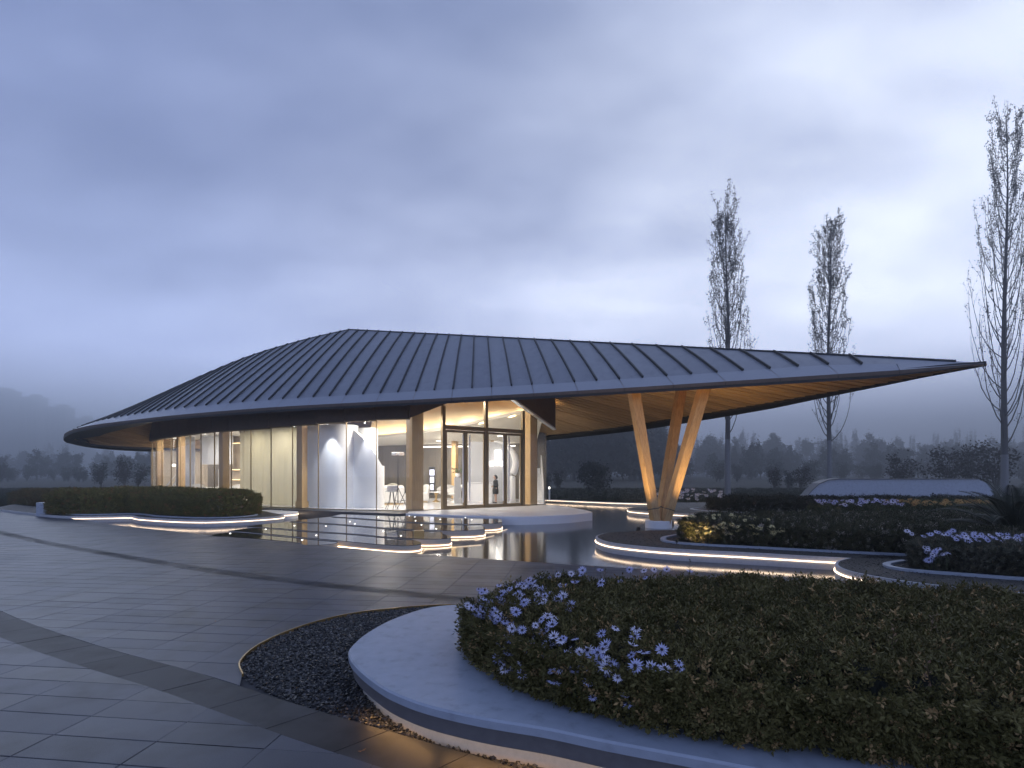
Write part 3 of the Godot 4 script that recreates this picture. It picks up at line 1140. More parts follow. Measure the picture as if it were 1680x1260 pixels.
func gable(s: float) -> float:
	return 4.03 + 0.41 * s if s < 4.06 else 5.69 - 0.47 * (s - 4.06)

func glass_top(i: int) -> float:
	return lerpf(4.0, 3.80, clampf(i / 5.0, 0, 1))

func upright(s: Shape, a: Vector2, b: Vector2, h0: float, h1: float, thick: float, ha := -1.0, hb := -1.0) -> void:
	# a bar or sheet between two plan points; ha and hb give a sloping top
	var t := (b - a).normalized()
	var n := Vector2(-t.y, t.x) * thick * 0.5
	var ta := h1 if ha < 0.0 else ha
	var tb := h1 if hb < 0.0 else hb
	var p := [V(a.x - n.x, h0, a.y - n.y), V(b.x - n.x, h0, b.y - n.y), V(b.x + n.x, h0, b.y + n.y), V(a.x + n.x, h0, a.y + n.y), V(a.x - n.x, ta, a.y - n.y), V(b.x - n.x, tb, b.y - n.y), V(b.x + n.x, tb, b.y + n.y), V(a.x + n.x, ta, a.y + n.y)]
	var nn := Vector3(n.x, 0, -n.y)
	var tt := Vector3(t.x, 0, -t.y)
	s.face4(p[0], p[1], p[5], p[4], -nn)
	s.face4(p[3], p[2], p[6], p[7], nn)
	s.face4(p[0], p[3], p[7], p[4], -tt)
	s.face4(p[1], p[2], p[6], p[5], tt)
	s.face4(p[4], p[5], p[6], p[7], Vector3.UP)
	s.face4(p[0], p[1], p[2], p[3], Vector3.DOWN)

func post(s: Shape, c: Vector2, along: Vector2, w: float, dp: float, h0: float, h1: float, ch := 0.008) -> void:
	var x := Vector3(along.x, 0, -along.y)
	s.box(Transform3D(Basis(x, Vector3.UP, x.cross(Vector3.UP)), V(c.x, (h0 + h1) * 0.5, c.y)), Vector3(w, h1 - h0, dp), ch)

func sheet(s: Shape, a: Vector2, b: Vector2, h0: float, ha: float, hb: float) -> void:
	s.quad(V(a.x, h0, a.y), V(b.x, h0, b.y), V(b.x, hb, b.y), V(a.x, ha, a.y))

func timber_column(c: Vector2, along: Vector2, w: float, top: float, m: Material, parent: Node, collar := false) -> void:
	var o := sub("timber_column", parent)
	o.position = V(c.x, 0.15, c.y)
	var s := Shape.new()
	var x := Vector3(along.x, 0, -along.y).normalized()
	s.box(Transform3D(Basis(x, Vector3.UP, x.cross(Vector3.UP)), Vector3(0, (top - 0.15) * 0.5, 0)), Vector3(w, top - 0.15, w), 0.012)
	put("shaft", s, m, o)
	s = Shape.new()
	var cw := w * 1.22 if collar else w + 0.016
	s.box(Transform3D(Basis(x, Vector3.UP, x.cross(Vector3.UP)), Vector3(0, 0.14 if collar else 0.03, 0)), Vector3(cw, 0.28 if collar else 0.06, cw), 0.01)
	put("base_collar", s, m if collar else M.bronze, o)

func build_glazing() -> void:
	var wall := sub("glass_wall", pav)
	var n := glass_line.size()
	for i in n - 1:
		var a: Vector2 = glass_line[i]
		var b: Vector2 = glass_line[i + 1]
		var s := Shape.new()
		sheet(s, b, a, 0.17, glass_top(i + 1) - 0.03, glass_top(i) - 0.03)
		put("pane", s, M.glass, wall)
		s = Shape.new()
		post(s, b, (a - b).normalized(), 0.022, 0.05, 0.17, glass_top(i + 1) - 0.03, 0.0)
		put("glass_joint", s, M.bronze, wall)
		s = Shape.new()
		upright(s, a, b, glass_top(i) - 0.06, 0, 0.09, glass_top(i) + 0.02, glass_top(i + 1) + 0.02)
		put("top_rail", s, M.bronze, wall)
		s = Shape.new()
		upright(s, a, b, 0.13, 0.175, 0.07)
		put("bottom_rail", s, M.bronze, wall)
		# dark panels between the glass and the roof
		var t := (b - a).normalized()
		var out := Vector2(t.y, -t.x)
		if out.dot(Vector2(0, -1)) < 0.0:
			out = -out
		var fa := a + out * 0.10
		var fb := b + out * 0.10
		s = Shape.new()
		upright(s, fa.lerp(fb, 0.004), fa.lerp(fb, 0.996), glass_top(i + 1) - 0.01 if i > 4 else lerpf(glass_top(i), glass_top(i + 1), 0.5), 0, 0.1, 5.32 - 0.012 * i, 5.32 - 0.012 * (i + 1))
		put("fascia_panel", s, M.fascia, wall)
	# panels above the entrance
	var cuts := [[-0.12, 1.15], [1.15, 2.3], [2.3, 3.1]]
	for c in cuts:
		var s := Shape.new()
		var a := ent(c[0] + 0.004, 0.12)
		var b := ent(c[1] - 0.004, 0.12)
		hang(s, a, b, gable(c[0]), gable(c[1]), 5.15 + 0.5 * c[0], 5.15 + 0.5 * c[1], 0.1)
		put("fascia_panel", s, M.fascia, wall)
	for c in [[4.4, 5.5], [5.5, 6.6], [6.6, 7.85]]:
		var s := Shape.new()
		hang(s, ent(c[0] + 0.004, 0.3), ent(c[1] - 0.004, 0.3), gable(c[0]) + 0.05, gable(c[1]) + 0.05, 6.6, 6.6, 0.12)
		put("fascia_panel", s, M.fascia, wall)
	var tr := Shape.new()
	hang(tr, ent(4.3, 0.27), ent(7.86, 0.27), gable(4.3) - 0.03, gable(7.86) - 0.03, gable(4.3) + 0.05, gable(7.86) + 0.05, 0.24)
	put("silver_trim", tr, M.silver, wall)
	var ret := Shape.new()
	upright(ret, ent(7.85, 0.24), ent(7.85, 0.24) + Vector2(0.12, 1.2), 4.0, 6.2, 0.08)
	put("fascia_panel", ret, M.fascia, wall)
	# entrance front
	var e := sub("entrance", pav)
	for st in [1.58, 3.84, 6.04]:
		var s := Shape.new()
		post(s, ent(st), PD, 0.15, 0.16, 0.15, gable(st) - 0.04)
		put("mullion", s, M.bronze, e)
	var s := Shape.new()
	upright(s, ent(1.655), ent(5.965), 3.62, 3.80, 0.15)
	put("transom", s, M.bronze, e)
	s = Shape.new()
	upright(s, ent(1.6, -0.02), ent(6.0, -0.02), 0.146, 0.165, 0.2)
	put("threshold", s, M.bronze, e)
	for c in [[0.0, 1.5, 0.17], [1.66, 3.76, 3.81], [3.92, 5.96, 3.81], [6.12, 7.54, 0.17]]:
		s = Shape.new()
		if c[0] < 4.06 and c[1] > 4.06:
			var a := ent(c[0])
			var b := ent(c[1])
			var mid := ent(4.06)
			sheet(s, a, mid, c[2], gable(c[0]), 5.69)
			sheet(s, mid, b, c[2], 5.69, gable(c[1]))
		else:
			sheet(s, ent(c[0]), ent(c[1]), c[2], gable(c[0]), gable(c[1]))
		put("pane", s, M.glass, e)
	for c in [[0.0, 1.5], [6.12, 7.54]]:
		s = Shape.new()
		upright(s, ent(c[0]), ent(c[1]), 0.13, 0.175, 0.07)
		put("bottom_rail", s, M.bronze, e)
	# four door leaves
	var d := [1.66, 2.71, 3.84, 4.94, 5.96]
	for k in 4:
		var leaf := sub("door", pav)
		var a: float = d[k] + (0.0 if k == 0 else 0.045 if k == 2 else 0.008)
		var b: float = d[k + 1] - (0.0 if k == 3 else 0.045 if k == 1 else 0.008)
		s = Shape.new()
		for q in [a + 0.05, b - 0.05]:
			post(s, ent(q), PD, 0.1, 0.06, 0.17, 3.6, 0.004)
		upright(s, ent(a + 0.1), ent(b - 0.1), 0.17, 0.30, 0.055)
		upright(s, ent(a + 0.1), ent(b - 0.1), 3.50, 3.60, 0.055)
		put("frame", s, M.bronze, leaf)
		s = Shape.new()
		sheet(s, ent(a + 0.1), ent(b - 0.1), 0.30, 3.50, 3.50)
		put("pane", s, M.glass, leaf)
		s = Shape.new()
		var hs: float = b - 0.17 if k % 2 == 0 else a + 0.17
		if k == 3:
			hs = a + 0.17
		post(s, ent(hs, 0.10), PD, 0.06, 0.045, 0.42, 3.42, 0.015)
		for hh in [0.6, 3.2]:
			post(s, ent(hs, 0.05), PD, 0.03, 0.06, hh, hh + 0.03, 0.0)
		put("handle", s, M.white_gloss, leaf)
	# right side wall of glass
	s = Shape.new()
	sheet(s, Vector2(1.72, 27.12), Vector2(1.86, 30.0), 0.17, 4.1, 3.95)
	put("pane", s, M.glass, wall)
	s = Shape.new()
	sheet(s, Vector2(1.86, 30.0), Vector2(1.98, 33.0), 0.17, 3.95, 3.8)
	put("pane", s, M.glass, wall)
	# timber columns behind the glass
	timber_column(Vector2(-4.12, 22.98), PD, 0.54, 4.9, M.timber_in, pav)
	timber_column(ent(6.85, -0.36), PD, 0.46, 5.3, M.timber_in, pav)
	timber_column(Vector2(-9.6, 24.8), Vector2(0.92, -0.4), 0.34, 4.2, M.timber_in, pav, true)
	timber_column(Vector2(-14.7, 27.7), Vector2(0.85, -0.53), 0.36, 4.2, M.timber_in, pav)
	timber_column(Vector2(-19.05, 31.2), Vector2(0.75, -0.66), 0.36, 4.2, M.timber_in, pav)
	timber_column(Vector2(-22.15, 34.1), Vector2(0.68, -0.73), 0.34, 4.2, M.timber_in, pav)
	for c in [Vector2(-9.1, 33.0), Vector2(-5.75, 32.6), Vector2(-3.5, 33.2), Vector2(-1.1, 33.0)]:
		timber_column(c, Vector2(0.9, -0.43), 0.3, 4.0, M.timber_in, pav)
	# the three raking legs that carry the point of the roof
	var tree := sub("raking_column", pav)
	tree.position = V(5.05, 0.1, 18.7)
	var tips := [V(4.2, 4.95, 19.0), V(6.68, 4.95, 18.6), V(7.0, 5.2, 22.4)]
	var feet := [V(4.90, 0.1, 18.55), V(5.24, 0.1, 18.5), V(5.16, 0.1, 18.95)]
	for k in 3:
		var a: Vector3 = feet[k]
		var b: Vector3 = tips[k]
		var y := (b - a).normalized()
		var x := y.cross(Vector3(0.25, 0.1, 1.0)).normalized()
		var stand := Transform3D(Basis(x, y, x.cross(y)), a - tree.position)
		var len := a.distance_to(b)
		var sh := Shape.new()
		var w0 := 0.26
		var w1 := 0.36
		leg_shape(sh, len, w0, w1, 0.32)
		put("leg", sh, M.timber, tree).transform = stand
		sh = Shape.new()
		sh.box(Transform3D(Basis(), Vector3(0, 0.40, 0)), Vector3(0.295, 0.028, 0.345))
		put("steel_band", sh, M.black, tree).transform = stand
	var ped := Shape.new()
	ped.lathe(V(5.05, -0.19, 18.7), PackedVector2Array([Vector2(0.45, 0), Vector2(0.45, 0.27), Vector2(0.435, 0.285), Vector2(0.0, 0.286)]), 32)
	tag(put("column_plinth", ped, M.terrace), "round pale plinth in the pool under the raking timber legs", "plinth")

func leg_shape(sh: Shape, len: float, w0: float, w1: float, dp: float) -> void:
	var c := 0.02
	var ring := func(w: float, y: float) -> Array:
		var x := w * 0.5
		var z := dp * 0.5
		return [Vector3(-x + c, y, z), Vector3(x - c, y, z), Vector3(x, y, z - c), Vector3(x, y, -z + c), Vector3(x - c, y, -z), Vector3(-x + c, y, -z), Vector3(-x, y, -z + c), Vector3(-x, y, z - c)]
	var steps := 4
	var was: Array = ring.call(w0, -0.15)
	for i in range(1, steps + 1):
		var f := float(i) / steps
		var now: Array = ring.call(lerpf(w0, w1, f), len * f)
		for k in 8:
			var k2 := (k + 1) % 8
			var mid: Vector3 = (was[k] + was[k2]) * 0.5
			sh.face4(was[k], was[k2], now[k2], now[k], Vector3(mid.x, 0, mid.z))
		was = now

func hang(s: Shape, a: Vector2, b: Vector2, la: float, lb: float, ta: float, tb: float, thick: float) -> void:
	var t := (b - a).normalized()
	var n := Vector2(-t.y, t.x) * thick * 0.5
	var p := [V(a.x - n.x, la, a.y - n.y), V(b.x - n.x, lb, b.y - n.y), V(b.x + n.x, lb, b.y + n.y), V(a.x + n.x, la, a.y + n.y), V(a.x - n.x, ta, a.y - n.y), V(b.x - n.x, tb, b.y - n.y), V(b.x + n.x, tb, b.y + n.y), V(a.x + n.x, ta, a.y + n.y)]
	var nn := Vector3(n.x, 0, -n.y)
	var tt := Vector3(t.x, 0, -t.y)
	s.face4(p[0], p[1], p[5], p[4], -nn)
	s.face4(p[3], p[2], p[6], p[7], nn)
	s.face4(p[0], p[3], p[7], p[4], -tt)
	s.face4(p[1], p[2], p[6], p[5], tt)
	s.face4(p[4], p[5], p[6], p[7], Vector3.UP)
	s.face4(p[0], p[1], p[2], p[3], Vector3.DOWN)

var rear_line := [Vector2(-24.0, 36.1), Vector2(-22.0, 37.3), Vector2(-15, 37.9), Vector2(-9.3, 36.6), Vector2(-5.7, 34.6), Vector2(0.3, 33.4), Vector2(1.98, 33.0)]

func room_light(parent: Node, x: float, h: float, d: float, size: float, e: float, c: Color, called := "ceiling_lamp") -> void:
	var o := sub(called, parent)
	var s := Shape.new()
	s.box(Transform3D(Basis(), V(x, h + 0.02, d)), Vector3(size, 0.03, size), 0.004)
	put("lamp_panel", s, glow(c, 2.2), o)
	area_light(o, V(x, h - 0.012, d), Vector3.DOWN, Vector2(size, size), e, c)

func build_interior() -> void:
	var outline := PackedVector2Array()
	for p in glass_line:
		outline.append(p)
	for i in range(1, rear_line.size()):
		outline.append(rear_line[i])
	outline.append(ent(7.54))
	outline.append(P0)
	var s := Shape.new()
	s.prism(outline, -0.19, 0.15)
	put("floor", s, M.floor, pav)
	# dark stone plinth in front of the glass
	s = Shape.new()
	var pl := PackedVector2Array([Vector2(-10.02, 23.7), Vector2(-7.2, 22.2), Vector2(-4.34, 20.95), Vector2(-4.1, 21.3), Vector2(-4.23, 22.36)])
	for i in range(0, 5):
		pl.append(glass_line[i] + Vector2(0.02, -0.04))
	s.prism(pl, -0.19, 0.147, 0.012)
	put("stone_plinth", s, M.dark_stone, pav)
	s = Shape.new()
	var pl2 := PackedVector2Array()
	for i in range(4, glass_line.size()):
		pl2.append(glass_line[i] + Vector2(-0.3, -0.5))
	for i in range(glass_line.size() - 1, 3, -1):
		pl2.append(glass_line[i] + Vector2(0.01, 0.03))
	s.prism(pl2, -0.19, 0.146)
	put("stone_plinth", s, M.dark_stone, pav)
	# ceilings
	s = Shape.new()
	var low := PackedVector2Array()
	for i in range(4, glass_line.size()):
		low.append(glass_line[i] + Vector2(0.06, 0.12))
	for i in range(1, 4):
		low.append(rear_line[i] + Vector2(0, -0.1))
	low.append(Vector2(-9.0, 33.0))
	low.append(Vector2(-9.0, 26.5))
	s.prism(low, 3.95, 4.12, 0.0, true)
	put("ceiling", s, M.ceiling, pav)
	# dropped ceiling of the hall, its edge rising towards the doors, and the lit cove behind
	var edge := curve3([Vector3(-9.05, 3.82, 33.0), Vector3(-6.5, 3.9, 31.4), Vector3(-4.0, 4.07, 30.0), Vector3(-2.5, 4.28, 29.2), Vector3(0.25, 4.78, 28.2), Vector3(1.7, 4.95, 27.9)], 5)
	var ds := Shape.new(true)
	var cv := Shape.new(true)
	var lip := Shape.new()
	var glow_line := Shape.new()
	for i in edge.size() - 1:
		var a := edge[i]
		var b := edge[i + 1]
		var ra := Vector3(lerpf(-9.3, 1.9, float(i) / edge.size()), 3.55, 0)
		ra.z = rear_d(ra.x) - 0.1
		var rb := Vector3(lerpf(-9.3, 1.9, float(i + 1) / edge.size()), 3.55, 0)
		rb.z = rear_d(rb.x) - 0.1
		ds.face4(W(a), W(b), W(rb), W(ra), Vector3.DOWN)
		lip.face4(W(a), W(b), W(b + Vector3(0, 0.16, 0)), W(a + Vector3(0, 0.16, 0)), Vector3(-0.5, 0, 1))
		var off := Vector3(0.28, 0, 0.5)
		lip.face4(W(a + Vector3(0, 0.16, 0)), W(b + Vector3(0, 0.16, 0)), W(b + Vector3(0, 0.16, 0) + off * 0.25), W(a + Vector3(0, 0.16, 0) + off * 0.25), Vector3.UP)
		for k in 5:
			var f0 := k / 5.0
			var f1 := (k + 1) / 5.0
			var q := func(p: Vector3, f: float) -> Vector3:
				return p + off * (1.0 + 1.6 * f * f) + Vector3(0, 0.02 + (lerpf(6.5, 5.5, (p.x + 9.0) / 10.0) - p.y) * f, 0)
			cv.face4(W(q.call(a, f0)), W(q.call(b, f0)), W(q.call(b, f1)), W(q.call(a, f1)), Vector3(-0.5, -0.1, 1))
		cv.face4(W(a + Vector3(0, 0.02, 0)), W(b + Vector3(0, 0.02, 0)), W(b + off + Vector3(0, 0.02, 0)), W(a + off + Vector3(0, 0.02, 0)), Vector3.UP)
		glow_line.face4(W(a + off * 0.35 + Vector3(0, 0.05, 0)), W(b + off * 0.35 + Vector3(0, 0.05, 0)), W(b + off * 0.55 + Vector3(0, 0.05, 0)), W(a + off * 0.55 + Vector3(0, 0.05, 0)), Vector3.UP)
	put("dropped_ceiling", ds, M.ceiling, pav)
	put("ceiling_lip", lip, M.ceiling, pav)
	put("cove_wall", cv, M.ceiling, pav)
	var cove := sub("cove_lamp", pav)
	put("light_line", glow_line, M.cove, cove)
	var el := length3(edge)
	for k in 7:
		var p := at3(edge, el * (k + 0.5) / 7.0)
		var p1 := at3(edge, el * (k + 0.5) / 7.0 + 0.2)
		area_light(cove, W(p + Vector3(0.13, 0.08, 0.22)), Vector3(0.25, 0.85, -0.45), Vector2(el / 7.0, 0.08), 4.2, Color(1.0, 0.85, 0.60))
	# rear wall: timber panelling in the hall, beige plaster and pale cloth to the left
	var rear := sub("rear_wall", pav)
	for i in rear_line.size() - 1:
		var a: Vector2 = rear_line[i]
		var b: Vector2 = rear_line[i + 1]
		var n := int(a.distance_to(b) / 0.42)
		s = Shape.new()
		for k in n:
			var p := a.lerp(b, (k + 0.03) / n)
			var q := a.lerp(b, (k + 0.97) / n)
			upright(s, p, q, 0.15, 3.45, 0.08)
		put("panelling", s, M.panelling if i >= 3 else M.beige, rear)
		s = Shape.new()
		upright(s, a, b, 0.14, 4.3, 0.05)
		s.count += 0
		put("wall_lining", s, M.panelling if i >= 3 else M.beige, rear)
	var lineled := sub("wall_light_line", pav)
	s = Shape.new()
	upright(s, Vector2(-5.75, 34.35), Vector2(0.2, 33.2), 3.36, 3.43, 0.06)
	put("light_line", s, M.led_white, lineled)
	area_light(lineled, V(-2.8, 3.35, 33.6), Vector3(0, -0.8, 0.5), Vector2(5.5, 0.08), 5.0, Color(1, 0.95, 0.88))
	# pale partitions behind the glass, from the left
	var part := sub("curtain_partition", pav)
	var folds := Shape.new(true)
	var line := curve2([Vector2(-14.35, 28.6), Vector2(-13.2, 27.75), Vector2(-12.0, 26.9), Vector2(-10.6, 26.15), Vector2(-9.6, 25.7)], 22)
	var was := Vector2.ZERO
	for i in line.size():
		var t := (line[mini(i + 1, line.size() - 1)] - line[maxi(i - 1, 0)]).normalized()
		var p := line[i] + Vector2(-t.y, t.x) * (0.014 * sin(i * 0.9) + 0.009 * sin(i * 2.3 + 1.0))
		if i > 0:
			folds.face4(V(was.x, 0.16, was.y), V(p.x, 0.16, p.y), V(p.x, 3.94, p.y), V(was.x, 3.94, was.y), Vector3(-0.5, 0, 0.86))
		was = p
	put("curtain", folds, M.sheer, part)
	var wl := Shape.new()
	upright(wl, Vector2(-14.35, 28.6), Vector2(-9.6, 25.7), 3.86, 3.94, 0.06)
	put("curtain_rail", wl, M.bronze, part)
	var scu := sub("sculpted_wall", pav)
	wl = Shape.new(true)
	sculpted(wl, [Vector2(-9.75, 25.6), Vector2(-9.0, 25.1), Vector2(-8.3, 24.62), Vector2(-7.75, 24.55), Vector2(-7.3, 24.9), Vector2(-7.2, 25.4)], func(_f): return 3.94, 0.14)
	put("tall_curl", wl, M.white, scu)
	wl = Shape.new(true)
	sculpted(wl, [Vector2(-7.75, 25.2), Vector2(-7.2, 24.85), Vector2(-6.6, 24.4), Vector2(-6.1, 24.25), Vector2(-5.85, 24.55), Vector2(-5.9, 25.1)], func(f): return lerpf(3.9, 2.05, smoothstep(0.0, 0.78, f) * (1.0 - 0.25 * sin(PI * clampf(f / 0.78, 0, 1)))), 0.16)
	put("sloping_curl", wl, M.white, scu)
	wl = Shape.new(true)
	sculpted(wl, [Vector2(-7.6, 25.9), Vector2(-7.0, 25.5), Vector2(-6.55, 25.5), Vector2(-6.4, 25.9)], func(_f): return 3.86, 0.3)
	put("rounded_pier", wl, M.white, scu)
	# hanging white panels, dark doorway and lit shelves to the left
	var hp := sub("hanging_panel", pav)
	for k in 4:
		s = Shape.new()
		var x := -18.9 + k * 0.62
		upright(s, Vector2(x, 32.9 - k * 0.25), Vector2(x + 0.56, 32.75 - k * 0.25), 2.25, 3.94, 0.04)
		put("panel", s, M.white, hp)
	for k in 3:
		s = Shape.new()
		upright(s, Vector2(-20.9 + k * 0.55, 34.2 - k * 0.4), Vector2(-20.45 + k * 0.55, 33.9 - k * 0.4), 0.2, 3.94, 0.04)
		put("panel", s, M.white, hp)
	var niche := sub("dark_niche", pav)
	s = Shape.new()
	upright(s, Vector2(-20.4, 36.4), Vector2(-18.0, 36.4), 0.15, 2.3, 0.1)
	put("niche_panel", s, M.panelling, niche)
	s = Shape.new()
	upright(s, Vector2(-19.6, 36.25), Vector2(-18.7, 36.25), 0.15, 2.0, 0.08)
	put("pale_door", s, M.white, niche)
	var shelf := sub("lit_shelf", pav)
	s = Shape.new()
	upright(s, Vector2(-17.2, 33.1), Vector2(-14.6, 31.6), 0.16, 3.94, 0.1)
	put("shelf_back", s, M.beige, shelf)
	for h in [1.35, 1.95, 3.55]:
		s = Shape.new()
		upright(s, Vector2(-17.1, 32.9), Vector2(-14.7, 31.5), h, h + 0.05, 0.3)
		put("shelf_board", s, M.beige, shelf)
		s = Shape.new()
		upright(s, Vector2(-17.08, 32.98), Vector2(-14.72, 31.58), h - 0.03, h - 0.005, 0.03)
		put("light_line", s, M.cove, shelf)
		area_light(shelf, V(-15.95, h - 0.05, 32.12), Vector3(0.2, -1, 0.1), Vector2(2.4, 0.04), 1.2, Color(1.0, 0.86, 0.62))
	# lamps of the rooms, with added unseen panels over the hall
	var lamps := pav
	var neutral := Color(1.0, 0.97, 0.925)
	for q in [[-5.6, 24.2, 3.78, 22.0], [-3.3, 25.3, 4.75, 20.0], [-1.0, 26.6, 5.3, 7.0], [-5.0, 27.6, 4.9, 23.0]]:
		var o := sub("added_hall_light", lamps)  # added light, kept out of sight above the gable, brightens the hall
		s = Shape.new()
		s.box(Transform3D(Basis(), V(q[0], q[2] + 0.52, q[1])), Vector3(0.5, 0.04, 0.5), 0.006)
		put("lamp_panel", s, glow(neutral, 2.0), o)
		area_light(o, V(q[0], q[2] + 0.49, q[1]), Vector3.DOWN, Vector2(0.5, 0.5), q[3], neutral)
	for q in [[-4.2, 32.0, 3.6, 18.0], [-0.6, 31.4, 3.85, 4.0]]:
		room_light(lamps, q[0], q[2], q[1], 0.5, q[3], neutral)
	for q in [[-10.2, 27.4, 0.7, 7.0], [-12.2, 28.6, 0.7, 7.0], [-11.6, 25.75, 0.4, 0.5], [-15.9, 29.4, 0.6, 4.2], [-17.6, 30.4, 0.6, 3.4], [-21.0, 34.4, 0.6, 8.0], [-12.5, 31.5, 0.6, 6.0]]:
		room_light(lamps, q[0], 3.92, q[1], q[2], q[3] * 2.3, neutral)
	spot(lamps, V(-8.15, 3.88, 23.95), Vector3(-0.1, -1.0, -0.33), 6.0, 32.0, Color(0.96, 0.98, 1.0))
	spot(lamps, V(-10.1, 3.88, 25.15), Vector3(-0.3, -1.0, -0.35), 1.6, 24.0, Color(0.96, 0.98, 1.0))
	spot(lamps, V(-6.5, 3.9, 23.9), Vector3(0.05, -1.0, -0.3), 4.0, 30.0, Color(0.98, 0.98, 1.0))
	reception()

func spot(parent: Node, at: Vector3, look: Vector3, e: float, ang: float, c: Color) -> void:
	var o := sub("spot_lamp", parent)
	var s := Shape.new()
	s.lathe(at + Vector3(0, -0.02, 0), PackedVector2Array([Vector2(0.04, 0.02), Vector2(0.055, 0.02), Vector2(0.055, 0.14), Vector2(0.0, 0.14)]), 12)
	put("lamp_housing", s, M.white_gloss, o)
	s = Shape.new()
	s.lathe(at + Vector3(0, -0.004, 0), PackedVector2Array([Vector2(0.0, 0.0), Vector2(0.04, 0.005), Vector2(0.0, 0.012)]), 12)
	put("lamp_lens", s, glow(c, 6.0), o)
	var l := SpotLight3D.new()
	l.name = "lamp_light"
	l.light_energy = e
	l.light_color = c
	l.spot_angle = ang
	l.spot_angle_attenuation = 0.7
	l.spot_range = 14.0
	l.spot_attenuation = 2.0
	l.light_size = 0.04
	l.shadow_enabled = true
	o.add_child(l, true)
	var up := Vector3.UP if absf(look.normalized().y) < 0.98 else Vector3.RIGHT
	l.transform = Transform3D(Basis.looking_at(look.normalized(), up), at + look.normalized() * 0.03)

func rear_d(x: float) -> float:
	for i in rear_line.size() - 1:
		var a: Vector2 = rear_line[i]
		var b: Vector2 = rear_line[i + 1]
		if x >= a.x and x <= b.x:
			return lerpf(a.y, b.y, (x - a.x) / (b.x - a.x))
	return 33.0

# an upright wall along a smooth plan line whose top height follows a function of the way along
func sculpted(s: Shape, pts: Array, top: Callable, thick: float) -> void:
	var l := curve2(pts, 8)
	var b := beside(l, thick)
	var n := l.size()
	for i in n - 1:
		var ha: float = top.call(float(i) / (n - 1))
		var hb: float = top.call(float(i + 1) / (n - 1))
		var o := Vector3(l[i].x - b[i].x, 0, -(l[i].y - b[i].y))
		s.st.set_smooth_group(0)
		s.group = 0
		s.face4(V(l[i].x, 0.15, l[i].y), V(l[i + 1].x, 0.15, l[i + 1].y), V(l[i + 1].x, hb, l[i + 1].y), V(l[i].x, ha, l[i].y), o)
		s.group = 1
		s.face4(V(b[i].x, 0.15, b[i].y), V(b[i + 1].x, 0.15, b[i + 1].y), V(b[i + 1].x, hb, b[i + 1].y), V(b[i].x, ha, b[i].y), -o)
		s.group = 2
		s.face4(V(l[i].x, ha, l[i].y), V(l[i + 1].x, hb, l[i + 1].y), V(b[i + 1].x, hb, b[i + 1].y), V(b[i].x, ha, b[i].y), Vector3.UP)
	for i in [0, n - 1]:
		var h: float = top.call(float(i) / (n - 1))
		var o := Vector3(l[i].x - l[absi(i - 1)].x, 0, -(l[i].y - l[absi(i - 1)].y))
		s.group = 3
		s.face4(V(l[i].x, 0.15, l[i].y), V(b[i].x, 0.15, b[i].y), V(b[i].x, h, b[i].y), V(l[i].x, h, l[i].y), o)

